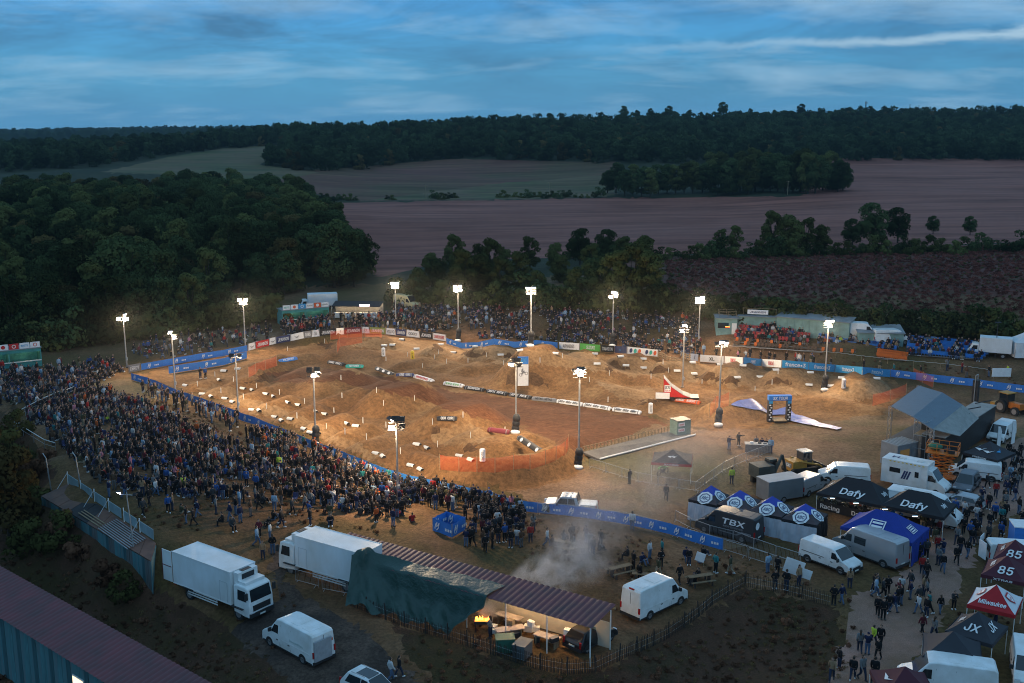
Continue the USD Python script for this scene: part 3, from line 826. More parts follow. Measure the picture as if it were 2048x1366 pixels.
# the wood on the left, from the stalls out to the fields
LEFT = [(-150, 690), (120, 682), (300, 652), (380, 640), (470, 612), (560, 596), (600, 590), (735, 575), (728, 545), (690, 520), (685, 490), (640, 450), (600, 415), (450, 396), (330, 402), (0, 424), (-150, 424)]
g = scatter(LEFT, 7.2, rng)
g = g[np.argsort(np.hypot(g[:, 0], g[:, 1]))]
WOOD = {'oak': 'dark green leafy tree in the dense wood left of the track', 'ash': 'olive green leafy tree in the dense wood left of the track', 'autumn': 'yellowing leafy tree in the dense wood left of the track'}
kinds = rng.choice(6, len(g), p=[.26, .2, .2, .14, .1, .1])
KL = ['oak', 'oak', 'ash', 'ash', 'autumn', 'oak']
u, v = proj(g)
kinds = np.where((u < 340) & (v > 380) & (v < 425) & (rng.uniform(size=len(g)) < .6), 4, kinds)
sc = rng.uniform(.72, 1.1, len(g)) * np.clip(.75 + (g[:, 1] - 170) / 500, .75, 1.05)
N1 = 150
for i in range(min(N1, len(g))):
    refer('wood_tree', NEARK[kinds[i]], g[i], rng.uniform(0, 6.3), sc[i], WOOD[KL[kinds[i]]], 'tree', f'{KL[kinds[i]]} trees of the wood on the left'.replace('oak', 'dark green').replace('ash', 'olive').replace('autumn', 'yellowing'))
instancer('left_wood', NEARK, g[N1:], rng.uniform(0, 6.3, len(g) - N1), sc[N1:], kinds[N1:], 'rest of the dense wood behind its front trees, left of the track', 'wood')
belt('edge_bush', [(x, 700 - max(0, x - 60) * .118 + rng.uniform(-6, 6), rng.uniform(1.2, 2.2)) for x in range(-20, 560, 13)], 'dark bush at the foot of the left wood behind the sandy ground', 'bushes at the foot of the left wood', 'abb', cat='bush', pre='kind_of_bush_')
belt('edge_tree', [(30, 690, .7), (100, 688, .8), (150, 684, .75), (205, 682, .85), (280, 668, .8), (330, 664, .75), (385, 650, .7), (420, 644, .6), (60, 672, .9), (140, 668, .9), (240, 660, .9), (450, 628, .6), (520, 612, .6)], 'dark green tree at the front edge of the left wood', 'trees at the front edge of the left wood', 'acdf')
belt('bank_bush', [(x, 606 + (x - 800) * .03 + rng.uniform(-4, 4), rng.uniform(1.0, 2.0)) for x in range(790, 1420, 14)], 'olive bush along the top of the far spectator bank', 'bushes along the top of the far bank', 'abb', cat='bush', pre='kind_of_bush_')
belt('stand_bush', [(x, 640 + (x - 1420) * .060 + rng.uniform(-5, 3), rng.uniform(.9, 1.7)) for x in range(1420, 2070, 15)], 'dark bush in the strip behind the green sheds and vans', 'bushes behind the green sheds', 'abb', cat='bush', pre='kind_of_bush_')
# round dark trees that stand out above the wood
for (u0, v0, s) in [(372, 418, 1.05), (440, 432, .95), (540, 440, 1.15), (575, 455, .9), (100, 420, 1.0), (30, 425, .95), (640, 520, 1.0), (600, 545, 1.0), (250, 640, 1.25), (330, 640, .9), (160, 645, 1.0), (680, 570, .8)]:
    refer('round_tree', rng.choice(['kind_of_tree_a', 'kind_of_tree_f']), on(u0, v0), rng.uniform(0, 6), s, 'large round dark tree standing out above the wood on the left', 'tree', 'round trees rising above the left wood')


# belt of olive trees behind the far spectators
belt('belt_tree', [(840, 595, .75), (880, 590, .8), (925, 596, .85), (965, 590, .85), (1005, 598, .8), (1040, 590, .75), (1075, 596, .7), (1190, 600, .75), (1225, 606, .85), (1262, 606, .9), (1300, 612, .85), (1150, 596, .65), (860, 550, .75), (910, 545, .8), (960, 540, .85), (1010, 545, .75),
                   (1060, 540, .75), (1110, 535, .7), (1160, 530, .8), (1210, 522, .85), (1245, 540, .7), (1290, 560, .75), (1120, 565, .7), (1180, 560, .7), (985, 565, .8), (930, 570, .8)],
     'olive green tree in the belt behind the far spectators, under the lamps', 'trees of the belt behind the far spectators', 'cdcda', .7, .95)
belt('hedge_bush', [(x, 522 - (x - 1130) * .022 + rng.uniform(-4, 4), rng.uniform(.8, 1.9)) for x in range(1130, 2060, 17)], 'low dark bush in the hedge between dark field and ploughed field', 'bushes of the hedge above the dark field', 'ab', cat='bush', pre='kind_of_bush_')
belt('hedge_tree', [(1545, 508, .85), (1580, 508, .95), (1610, 506, .75), (1640, 504, .7), (1470, 506, .5), (1440, 508, .45)], 'slender olive tree in the hedge left of the large round tree', 'slender trees of the hedge', 'cd')
for (u0, v0, s, l) in [(1745, 492, .95, 'largest round tree in the hedge above the dark field'), (1795, 486, .8, 'round tree leaning against the right of the largest hedge tree'), (1705, 494, .62, 'round tree at the left foot of the largest hedge tree'),
                       (1866, 468, .45, 'small round tree standing free right of the large hedge trees'), (1940, 470, .46, 'rightmost small round tree standing free in the hedge')]:
    refer('hedge_round_tree', 'kind_of_tree_a', on(u0, v0), s, s, l, 'tree', None)
# copse between the fields
belt('copse_tree', [(x, 388 + rng.uniform(-5, 5), rng.uniform(.9, 1.2)) for x in range(1215, 1400, 17)] + [(x, 391 + rng.uniform(-10, 0), rng.uniform(1.1, 1.45)) for x in range(1405, 1690, 15)] + [(x, 375, 1.2) for x in range(1420, 1670, 22)] + [(1672, 382, 1.0), (1685, 384, .9)],
     'dark green tree of the copse standing between the fields', 'trees of the copse between the fields', 'abc', .95, 1.1)
belt('field_hedge_bush', [(x, 402 - (x - 600) * .012 + rng.uniform(-2, 2), rng.uniform(.7, 1.5)) for x in list(range(590, 720, 11)) + [775, 785, 868, 876, 884, 892, 900, 910] + list(range(995, 1210, 12))],
     'low bush in the thin hedge across the far field edge', 'bushes along the far field edge', 'ab', cat='bush', pre='kind_of_bush_')
# the wooded hill and the bands of wood towards the left
blocks = [([(525, 330), (600, 344), (720, 340), (900, 318), (1250, 326), (1500, 326), (1850, 321), (2150, 323), (2600, 320), (2600, 238), (1700, 240), (1200, 255), (900, 262), (700, 274), (560, 292), (580, 300)], 10.5),
          ([(330, 312), (450, 298), (570, 290), (700, 272), (560, 276), (430, 283), (320, 296)], 10.5), ([(-200, 345), (0, 344), (180, 335), (330, 312), (320, 297), (150, 302), (-200, 306)], 11.0)]
G = np.vstack([scatter(p, st, rng, (300, 1450)) for p, st in blocks])
print('far trees', len(G))
u, v = proj(G)
n = len(G)
instancer('hill_forest', FARK, G - [0, 0, .5], rng.uniform(0, 6.3, n), rng.uniform(.75, 1.12, n), rng.choice(4, n, p=[.38, .3, .25, .07]), 'broadleaf forest covering the far hill, dark green with yellowing crowns', 'forest')
R = scatter([(-300, 291), (700, 291), (700, 268), (-300, 268)], 34, rng, (1800, 5000))
instancer('distant_ridge_forest', FARK, R, rng.uniform(0, 6.3, len(R)), rng.uniform(1.1, 1.6, len(R)), rng.choice(3, len(R)), 'bluish forest on the most distant ridge at the left', 'forest')
# trees one by one on the skyline
for (u0, v0, s, k) in [(1247, 252, .9, 'a'), (1274, 252, .7, 'b'), (1301, 251, .75, 'a'), (1336, 251, .9, 'a'), (1378, 248, .7, 'b'), (1446, 248, 1.05, 'a'), (1500, 246, .6, 'b'), (1600, 246, .9, 'a'), (1930, 240, .6, 'b'), (2030, 242, .7, 'a')]:
    q = deep(u0, v0, 1150)
    refer('skyline_tree', 'kind_of_tree_' + k, (q[0], 1150, h1(q[0], 1150) + 6), u0, s * 1.2, 'lone round tree dark against the sky on the hill crest', 'tree', 'round trees on the skyline')
# rows of dark vines on the field behind the grandstand
g = scatter([(1330, 520), (1700, 502), (2048, 490), (2200, 488), (2200, 655), (2048, 650), (1700, 636), (1440, 628), (1340, 605)], 1.5, rng, (180, 320))
tree_class('kind_of_vine', 99, .8, 1.1, 0, 6, 110, .30, 'vine', False, low=.05)
tree_class('kind_of_weed', 98, .6, 1.0, 0, 6, 90, .28, 'ash', False, low=.05)
instancer('vine_rows', ['kind_of_vine', 'kind_of_weed'], g, rng.uniform(0, 6.3, len(g)), rng.uniform(.4, .75, len(g)), (rng.uniform(size=len(g)) < .22).astype(int), 'reddish brown vines covering the slope behind the grandstand', 'vines')
# scrub on the near slopes
tree_class('kind_of_scrub', 97, .6, .9, 0, 7, 200, .17, 'dry', False, low=.02)
tree_class('kind_of_tuft', 96, .4, .6, 0, 5, 90, .15, 'straw', False, low=.02)
sl = [[(-250, 800), (15, 840), (25, 860), (60, 900), (80, 940), (70, 1050), (290, 1160), (310, 1175), (420, 1245), (530, 1340), (560, 1400), (-300, 1400)], [(800, 1262), (900, 1292), (1100, 1352), (1240, 1338), (1480, 1192), (1650, 1215), (1670, 1290), (1600, 1400), (860, 1400)]]
g = np.vstack([scatter(p, .62, rng, (45, 150)) for p in sl])
keep = meshkit.fbm(g * [.12, .12, 0], 3, 3) > .34
g = g[keep]
g[:, 2] -= .15
n = len(g)
instancer('slope_scrub', ['kind_of_scrub', 'kind_of_tuft', 'kind_of_bush_c'], g, rng.uniform(0, 6.3, n), rng.uniform(.22, .6, n), rng.choice(3, n, p=[.45, .545, .005]), 'low dry scrub and weeds covering the near slopes', 'scrub')
belt('slope_bush', [(20, 930, 1.6), (70, 960, 1.5), (15, 1000, 1.7), (50, 1020, 1.3), (90, 920, 1.0), (120, 1090, 1.2), (150, 1120, 1.2), (215, 1160, 1.1), (130, 1060, 1.2), (60, 1110, 1.2), (30, 880, 1.3), (250, 1190, .9)],
     'autumn brown bush on the slope at the left edge', 'bushes on the slope at the left edge', 'bc', cat='bush', pre='kind_of_bush_')
refer('autumn_tree', 'kind_of_tree_e', on(20, 1075), 1, .75, 'yellow brown autumn tree at the left edge below the crowd', 'tree', None)
refer('autumn_tree', 'kind_of_tree_e', on(-40, 985), 2, .8, 'yellow brown autumn tree cut by the left edge, behind the other', 'tree', None)
# ------------------------------------------------------------------ floodlight masts round the track
STEEL = mat('galvanised_steel', (.42, .43, .44), .45, .25, 2.0, metal=.7)
DARKMETAL = mat('dark_metal', (.05, .05, .055), .5, .3, 3.0, metal=.3)
WHITEMETAL = mat('white_painted_metal', (.72, .72, .70), .4, .12, 2.0)
BLACKPAD = mat('black_crash_pad', (.025, .025, .028), .6, .4, 3.0, bump=.03, bscale=4)
LAMP = 1500.0
LENS = glow('floodlight_glass', (1.0, .74, .46), LAMP)
LENSFAR = glow('floodlight_glass_far_row', (1.0, .74, .46), LAMP * .82)
LENSDIM = glow('floodlight_glass_small', (1.0, .78, .52), LAMP * .5)


def lamp_head(parent, c, aim, lens, s=1.0, housing=None):
    """a floodlight: a ribbed housing with a glass front turned to aim"""
    d = np.array(aim, float) - c
    d /= np.linalg.norm(d)
    x = np.cross(d, [0, 0, 1.0])
    x /= np.linalg.norm(x)
    y = np.cross(x, d)
    R = np.stack([x, d, y], 1)

    def put(mb, cc, ss):
        b = MB().box((0, 0, 0), ss)
        mb.add(b.v[0] @ R.T + c + R @ np.array(cc), b.f[0])
    h = MB()
    put(h, (0, -.16 * s, 0), (.62 * s, .12 * s, .46 * s))
    put(h, (0, -.06 * s, 0), (.70 * s, .12 * s, .54 * s))
    for k in range(-2, 3):
        put(h, (k * .12 * s, -.25 * s, 0), (.02 * s, .08 * s, .40 * s))
    put(h, (0, .04 * s, .29 * s), (.70 * s, .16 * s, .02 * s))
    put(h, (0, -.1 * s, -.33 * s), (.08 * s, .06 * s, .18 * s))
    hp = h.build('lamp_head', housing or DARKMETAL, parent)
    g = MB()
    P = [c + R @ np.array(q) for q in ((-.31 * s, .012, -.23 * s), (.31 * s, .012, -.23 * s), (.31 * s, .012, .23 * s), (-.31 * s, .012, .23 * s))]
    g.quad(*P)
    g.build('lamp_glass', lens, hp)


TRACKC = np.array([2.0, 140.0, 0.0])
MASTS = [  # base pixel, pixel row of the lamps, lamp offsets (across, up) with the pixel each aims at, pad, label
    ((254, 735), 637, [(-.55, 0, (600, 800)), (.3, .55, (560, 760)), (.45, -.1, (650, 840))], 0, 'leftmost floodlight mast behind the blue banner corner, lamps lit'),
    ((351, 785), 668, [(.35, -.5, (560, 800)), (-.1, .3, (480, 800))], 0, 'floodlight mast at the left end of the track, lamps turned away'),
    ((491, 697), 603, [(-.45, .3, (620, 790)), (.45, .3, (760, 750)), (-.25, -.3, (560, 760)), (.3, -.3, (680, 780))], 0, 'lit floodlight mast in the crowd left of the green stall'),
    ((477, 828), 712, [(.45, 0, (640, 800)), (-.45, 0, (560, 770))], 0, 'mast with white lamps turned away, at the left fence of the track'),
    ((632, 888), 745, [(.1, -.3, (700, 1000)), (-.4, .3, (720, 790)), (.4, -.3, (690, 850)), (.4, .35, (780, 770))], 1, 'floodlight mast with one glaring lamp at the near fence, left of centre'),
    ((796, 1000), 848, [(-.45, .55, (690, 1010)), (-.4, -.45, (840, 1090)), (-.1, .5, (800, 880)), (.45, .5, (900, 850)), (.5, -.25, (1000, 870))], 0, 'tall near floodlight mast with two glaring lamps one above the other'),
    ((792, 655), 570, [(-.35, .35, (760, 750)), (.35, .35, (860, 760)), (-.3, -.35, (700, 740)), (.3, -.35, (820, 710))], 0, 'floodlight mast beside the cream van, brightly lit'),
    ((917, 682), 577, [(-.4, .3, (860, 780)), (.3, .4, (960, 770)), (-.4, -.4, (860, 720)), (.35, -.35, (940, 720))], 1, 'second lit mast of the row behind the far fence'),
    ((1062, 692), 580, [(-.4, .3, (1000, 800)), (.3, .35, (1100, 800)), (-.4, -.4, (1010, 730)), (.35, -.35, (1080, 740))], 1, 'lit mast of the far row standing behind the motocross banner'),
    ((1225, 692), 590, [(-.4, -.35, (1150, 800)), (.0, .45, (1220, 800)), (.35, -.1, (1280, 780)), (.35, .35, (1260, 730))], 1, 'fourth lit mast of the row behind the far fence'),
    ((1397, 692), 600, [(-.4, .35, (1340, 800)), (.3, .4, (1440, 800)), (-.4, -.35, (1340, 740)), (.35, -.3, (1440, 750))], 0, 'lit mast of the far row left of the green announcer building'),
    ((1365, 775), 657, [(-.3, -.35, (1200, 800)), (.0, .5, (1330, 830)), (.4, .1, (1440, 740))], 0, 'lit mast standing inside the track behind the red ramp'),
    ((1437, 850), 690, [(-.45, .1, (1330, 800)), (.0, .4, (1560, 960)), (.4, .4, (1440, 900)), (.45, 0, (1560, 760))], 1, 'tall mast with black pads right of the starting gate'),
    ((1649, 780), 648, [(-.25, .1, (1560, 820)), (.3, .45, (1690, 900)), (-.1, .4, (1600, 860)), (.1, -.3, (1640, 800))], 1, 'lit mast with black pads in front of the blue seats'),
    ((1032, 865), 728, [(-.5, 0, (930, 940)), (.2, .4, (1120, 800)), (-.2, .4, (950, 830)), (.3, -.1, (1100, 830))], 1, 'floodlight mast at the middle of the track carrying the motocross banner'),
    ((1157, 935), 745, [(-.4, .1, (1080, 880)), (.35, .4, (1240, 940)), (.1, -.35, (1220, 830)), (0, .4, (1080, 1010))], 1, 'tall front mast with black pads at the outer berm'),
]
MASTLOC = []
for (b, tv, heads, pad, label) in MASTS:
    p = on(*b)
    u0 = b[0]
    d = deep(u0, tv, p[1])
    H = float(np.clip(d[2] - p[2], 7.5, 12.5))
    MASTLOC.append((p, H))
    t = thing('floodlight_mast', label, 'floodlight mast', p, 0, 'floodlight masts round the track')
    MB().tube((0, 0, -.3), (0, 0, H), .13, 8, .08).build('pole', STEEL, t, smooth=True)
    MB().box((0, 0, .04), (.5, .5, .12)).build('base_plate', DARKMETAL, t)
    cb = MB()
    top = H
    ups = sorted({round(h[1] * 1.6, 2) for h in heads})
    for z in ups:
        cb.box((0, 0, top + z * .5 - .28), (1.5, .07, .07))
    cb.tube((0, 0, top - .1), (0, 0, top + .55), .05, 6)
    cb.build('cross_arm', DARKMETAL, t)
    for (ox, oz, aim) in heads:
        w = on(*aim)
        facing = (w - p)
        fr = .28 if facing[1] < 0 else -.02
        c = np.array([ox * 1.15, -fr if facing[1] < 0 else .15, top + oz * .95])
        lamp_head(t, c, w - p, LENSFAR if b[1] < 700 else LENS)
    if pad:
        m = MB()
        for k in range(3):
            m.mesh(trimesh.creation.icosphere(1, .5), np.array([[.95, 0, 0, .06 * (k - 1)], [0, .95, 0, 0], [0, 0, 1.25, .5 + k * .62], [0, 0, 0, 1]]))
        m.build('crash_pad', BLACKPAD, t, smooth=50)
        MB().mesh(trimesh.creation.icosphere(1, .4), np.array([[1.5, 0, 0, -.1], [0, 1.1, 0, -.4], [0, 0, .8, .15], [0, 0, 0, 1]])).build('sandbag', WHITEMETAL, t, smooth=50)
    MB().box((.12, -.12, 1.4), (.25, .2, .45)).build('switch_box', mat('grey_box', (.3, .31, .32)), t)
# ------------------------------------------------------------------ things on and around the track
plain = lambda n, c, r=.6, **k: mat(n.replace(' ', '_'), c, r, .12, 3.0, **k)
PRINT = {'white': plain('print_white', (.75, .75, .75)), 'black': plain('print_black', (.02, .02, .022)), 'red': plain('print_red', (.50, .02, .02)), 'blue': plain('print_blue', (.03, .19, .58)), 'teal': plain('print_teal', (.03, .38, .30)),
         'navy': plain('print_navy', (.03, .04, .12)), 'maroon': plain('print_maroon', (.16, .02, .03)), 'grey': plain('print_grey', (.2, .2, .21)), 'sky': plain('print_sky', (.03, .28, .55)), 'yellow': plain('print_yellow', (.70, .50, .05)),
         'green': plain('print_green', (.10, .42, .08)), 'orange': plain('print_orange', (.60, .10, .03)), 'olive': plain('print_olive', (.25, .28, .08))}
WOODPALE = mat('bare_wood', (.34, .25, .15), .8, .4, 5.0)
WHITEPL = mat('white_plastic', (.60, .59, .56), .45, .10, 3.0)
NET = usdkit.material(stage, '/World/Looks/orange_safety_net', {
    'd': ('diffuse_bsdf', {'color': (.75, .10, .035)}), 'tl': ('translucent_bsdf', {'color': (.75, .10, .035)}), 'dm': ('mix_closure', {'fac': .4}), 't': ('transparent_bsdf', {}), 'm': ('mix_closure', {'fac': .24})},
    [('d.BSDF', 'dm.closure1'), ('tl.BSDF', 'dm.closure2'), ('t.BSDF', 'm.closure1'), ('dm.closure', 'm.closure2')], surface='m.closure')
UP = np.array([0, 0, 1.0])


def tent_text(*a, **k):
    return text(*a, **k)


def along(px, step):
    """equal steps along a line on the ground given by pixels"""
    w = on_many([(float(a), float(b)) for a, b in px])
    L = np.r_[0, np.cumsum(np.hypot(*(np.diff(w[:, :2], axis=0).T)))]
    n = max(1, round(L[-1] / step))
    s = np.linspace(0, L[-1], n + 1)
    x, y = np.interp(s, L, w[:, 0]), np.interp(s, L, w[:, 1])
    return np.column_stack([x, y, height(x, y)])


def banner(a, b, h, bg, words, col, label, group=None, cat='banner', z0=.06, tilt=.0, hh=None, posts=True, emblem=None, cut=0.0):
    """a printed sheet between two posts; a and b are its ends on the ground, read from the near side"""
    a, b = np.array(a, float), np.array(b, float)
    if a[0] > b[0]:
        a, b = b, a
    c = (a + b) / 2
    t = thing('fence_banner', label, cat, c, 0, group)
    d = b - a
    L = np.linalg.norm(d)
    n = np.cross(d / L, UP)
    n /= np.linalg.norm(n)
    k = 7
    s = np.linspace(0, 1, k)
    rg = np.random.default_rng(int(abs(a[0] * 91 + a[1] * 37)) % 9999)
    wob = rg.uniform(-.05, .05, k) * (np.arange(k) % (k - 1) > 0)
    low = a - c + s[:, None] * d + n * wob[:, None] + UP * z0
    hi = low + UP * h + n * (tilt + wob[:, None] * .5)
    hi[0] += d / L * cut
    hi[-1] -= d / L * cut
    m = MB().grid(np.stack([low, hi]))
    m.add(m.v[0] - np.tile(n * .012, (len(m.v[0]), 1)), m.f[0][:, ::-1])
    m.build('sheet', PRINT[bg], t)
    if posts:
        for q in (low[0], low[-1]):
            MB().tube(q - n * .04 - UP * .3, q - n * .04 + UP * (h + .08), .022, 5).build('post', STEEL, t)
    if words:
        for i, w in enumerate(words):
            x = (i + .5) / len(words)
            o = (a - c) + d * x + UP * (z0 + h * .5) + n * .06
            text(w, hh or h * .46, frame(o, d, UP + n * 0), PRINT[col], t, width=min(L / len(words) * .78, (hh or h * .46) * len(w) * .8))
    if emblem:
        for i, (sx, colr, shape) in enumerate(emblem):
            o = (a - c) + d * sx + UP * (z0 + h * .5) + n * .065
            T = frame(o, d, UP)
            e = MB()
            if shape == 'ring':
                e.prism(shapely.Point(0, 0).buffer(h * .2, 10).difference(shapely.Point(0, 0).buffer(h * .145, 10)), .01, T)
            elif shape == 'disc':
                e.prism(shapely.Point(0, 0).buffer(h * .32, 10), .01, T)
            elif shape == 'swirl':   # the white scrawl with three small marks printed along the blue banners
                g = shapely.LineString([(-.30, -.20), (-.22, .12), (-.10, .28), (-.14, -.05), (.02, .10), (.10, .26), (.04, -.10), (-.12, -.28)]).buffer(.035)
                e.prism(shapely.affinity.scale(g, h * 1.1, h * 1.1, origin=(0, 0)), .01, T)
                for q in range(3):
                    e.prism(shapely.box(h * (.75 + q * .26), -h * .16, h * (.93 + q * .26), h * .05), .01, T)
            elif shape == 'bar':
                e.prism(shapely.box(-h * .45, -h * .1, h * .45, h * .1), .01, T)
            elif shape == 'wing':
                e.prism(Polygon([(-h * .5, .1 * h), (0, -h * .05), (h * .5, .12 * h), (h * .1, -h * .2), (0, -h * .12), (-h * .1, -h * .2)]), .01, T)
            e.build('emblem', PRINT[colr], t)
    return t


def blue_run(px, step, h, what, group):
    P = along(px, step)
    for i in range(len(P) - 1):
        banner(P[i], P[i + 1], h, 'blue', None, 'white', f'blue banner with white scrawl, {what}', group, emblem=[(.30, 'white', 'swirl')])


import shapely.affinity
blue_run([(283, 741), (390, 722), (495, 703)], 4.2, 1.0, 'upper row at the left end', 'upper blue banners at the left end')
blue_run([(338, 748), (420, 737), (494, 717)], 4.2, 1.1, 'raised bank, left end', 'lower blue banners at the left end')
blue_run([(263, 760), (307, 773), (342, 790), (403, 811), (430, 821), (520, 855), (640, 905), (740, 945), (818, 970), (915, 990), (985, 1005)], 3.4, 1.0, 'between the packed left crowd and the track', 'blue banners in front of the left crowd')
blue_run([(985, 1006), (1023, 1020), (1082, 1028), (1134, 1032), (1263, 1050), (1345, 1072), (1445, 1101)], 2.7, 1.05, 'on the crowd barriers behind the silver pickup', 'blue banners on the near crowd barriers')
blue_run([(893, 688), (1000, 693), (1115, 697)], 4.0, 1.0, 'in front of the far seated crowd', 'blue banners before the far crowd')
blue_run([(1781, 754), (1830, 760), (1900, 768), (2010, 782), (2060, 788)], 3.6, 1.1, 'far fence, right of the cyan ones', 'blue banners at the right end of the far fence')
# one by one, the printed banners of the far fence: ends in pixels, ground, words, ink, label
for (u0, v0, u1, v1, bg, wd, ink, lb, em) in [
    (258, 746, 281, 742, 'grey', ['LEROY'], 'white', 'dark grey banner with pale lettering at the left corner of the blue fence', None),
    (497, 702, 511, 698, 'white', None, None, 'white banner with a small mark left of the first red one', [(.5, 'grey', 'wing')]),
    (512, 698, 538, 692, 'red', ['JEANNIN'], 'white', 'bright red banner lettered in white at the left of the far fence', None),
    (539, 691, 552, 688, 'white', None, None, 'narrow white banner right of the bright red one', [(.5, 'grey', 'wing')]),
    (553, 688, 580, 683, 'navy', ['JEANNIN'], 'white', 'dark blue banner lettered in white, leftmost of the dark ones', None),
    (581, 683, 608, 677, 'white', None, None, 'wide tapering white banner between two dark ones', [(.5, 'grey', 'wing')]),
    (609, 677, 623, 675, 'grey', ['JEANNIN'], 'white', 'small grey banner right of the wide white one', None),
    (624, 675, 639, 673, 'white', ['S'], 'grey', 'white banner bearing one bold grey letter', None),
    (640, 673, 672, 670, 'black', ['JEANNIN'], 'white', 'black banner lettered in white left of the orange net', None),
    (673, 670, 688, 669, 'white', None, None, 'white banner with a ring behind the orange net', [(.5, 'maroon', 'ring')]),
    (689, 669, 723, 667, 'maroon', ['JEANNIN'], 'white', 'dark red banner lettered in white behind the orange net', None),
    (724, 667, 739, 667, 'white', None, None, 'white banner with a round mark right of the dark red one', [(.5, 'grey', 'ring')]),
    (740, 667, 771, 669, 'olive', ['JEANNIN'], 'white', 'yellow green banner lettered in white', None),
    (772, 669, 791, 671, 'white', ['VOLVO'], 'grey', 'white banner with faint grey lettering right of the yellow green one', None),
    (792, 671, 812, 673, 'navy', ['JEANNIN'], 'white', 'dark banner lettered in white left of the four rings', None),
    (813, 673, 839, 676, 'white', None, None, 'white banner bearing four linked rings', [(.26, 'black', 'ring'), (.42, 'black', 'ring'), (.58, 'black', 'ring'), (.74, 'black', 'ring')]),
    (840, 676, 865, 679, 'black', ['JEANNIN'], 'white', 'black banner lettered in white right of the four rings', None),
    (866, 679, 892, 683, 'white', ['CARROSSERIE'], 'red', 'white banner with red lettering left of the blue run', None),
    (1118, 698, 1158, 701, 'white', ['ALPHABIKES'], 'grey', 'white banner right of the blue run in the far fence', None),
    (1160, 701, 1200, 704, 'green', ['SUZUKI'], 'white', 'green banner with white lettering in the far fence', None),
    (1202, 704, 1228, 706, 'black', ['DAMSON'], 'white', 'black banner with pale lettering right of the green one', None),
    (1229, 706, 1253, 708, 'navy', None, None, 'dark blue banner left of the coloured circles', [(.5, 'sky', 'wing')]),
    (1255, 708, 1315, 714, 'white', None, None, 'white banner with six coloured circles', [(.1, 'navy', 'disc'), (.24, 'teal', 'disc'), (.38, 'orange', 'disc'), (.62, 'navy', 'disc'), (.76, 'teal', 'disc'), (.9, 'orange', 'disc')]),
    (1381, 722, 1396, 723, 'white', ['K'], 'black', 'narrow white banner with a black letter right of the timber fence', None),
    (1400, 724, 1447, 727, 'white', ['XL'], 'black', 'long white banner with black emblem', None),
    (1449, 727, 1485, 730, 'white', ['BOBCAT'], 'red', 'white banner with red lettering left of the blue and white one', None),
    (1487, 730, 1523, 733, 'sky', ['HYDRO'], 'white', 'blue and white banner with a bright white band', [(.5, 'white', 'bar')]),
    (1524, 733, 1562, 736, 'white', ['BOBCAT'], 'red', 'white banner with red lettering left of the cyan ones', None),
    (1564, 736, 1616, 740, 'sky', ['france•3'], 'white', 'first cyan banner lettered france 3 from the left', None),
    (1617, 740, 1669, 745, 'sky', ['france•3'], 'white', 'second cyan banner lettered france 3, behind the lit mast', None),
    (1670, 745, 1724, 750, 'sky', ['france•3'], 'white', 'third cyan banner lettered france 3', None),
    (1725, 750, 1780, 755, 'sky', ['france•3'], 'white', 'rightmost cyan banner lettered france 3', None),
]:
    banner(on(u0, v0), on(u1, v1), 1.15, bg, wd, ink, lb, 'printed banners of the far fence', emblem=em, cut=.12 if bg == 'white' and u0 < 900 else 0)
# timber fence between the banners
P = along([(1316, 716), (1380, 722)], 2.2)
for i in range(len(P) - 1):
    t = thing('timber_fence', f'brown timber rail fence between white banners, {["left", "second", "third", "right", "last"][min(i, 4)]} bay', 'fence', P[i], math.atan2(*(P[i + 1] - P[i])[[1, 0]]), None)
    for z in (.35, .7, 1.0):
        MB().box((1.1, 0, z), (2.2, .05, .14)).build('rail', WOODPALE, t)
    for x in (0, 1.1):
        MB().box((x, .05, .5), (.1, .1, 1.2)).build('post', WOODPALE, t)


def net(px, h, label):
    w = on_many(px)
    c = w.mean(0)
    t = thing('safety_net', label, 'orange net', c, 0)
    for i, p in enumerate(w):
        MB().tube(p - c - UP * .3, p - c + UP * (h + .1), .03, 5).build('post', WOODPALE, t)
    for p, q in zip(w[:-1], w[1:]):
        k = np.linspace(0, 1, 5)[:, None]
        a = p + (q - p) * k - c
        sag = np.sin(np.linspace(0, math.pi, 5))[:, None] * .1
        MB().grid(np.stack([a + UP * .05, a + UP * (h * .5), a + UP * h - UP * sag])).build('netting', NET, t)


net([(880, 940), (918, 944), (954, 945), (990, 946), (1027, 940), (1060, 940), (1091, 930), (1112, 922), (1130, 912), (1137, 900)], 1.7, 'long orange safety net curving round the front berm')
net([(497, 756), (512, 748), (531, 740), (554, 732)], 1.6, 'orange safety net on the left berm by the blue tube')
net([(674, 708), (680, 694), (725, 686)], 1.9, 'bright orange net with a tall post on the far left berm')
net([(661, 680), (695, 676), (730, 674), (764, 676)], 1.5, 'thin orange net in front of the dark red banner')
net([(1419, 836), (1430, 822), (1458, 812)], 1.9, 'orange net on the mound beside the starting gate mast')
net([(1744, 813), (1780, 803), (1812, 790)], 1.7, 'orange net left of the stage roof')
net([(1826, 758), (1845, 766), (1866, 776)], 1.7, 'orange net at the blue banners beyond the stage')


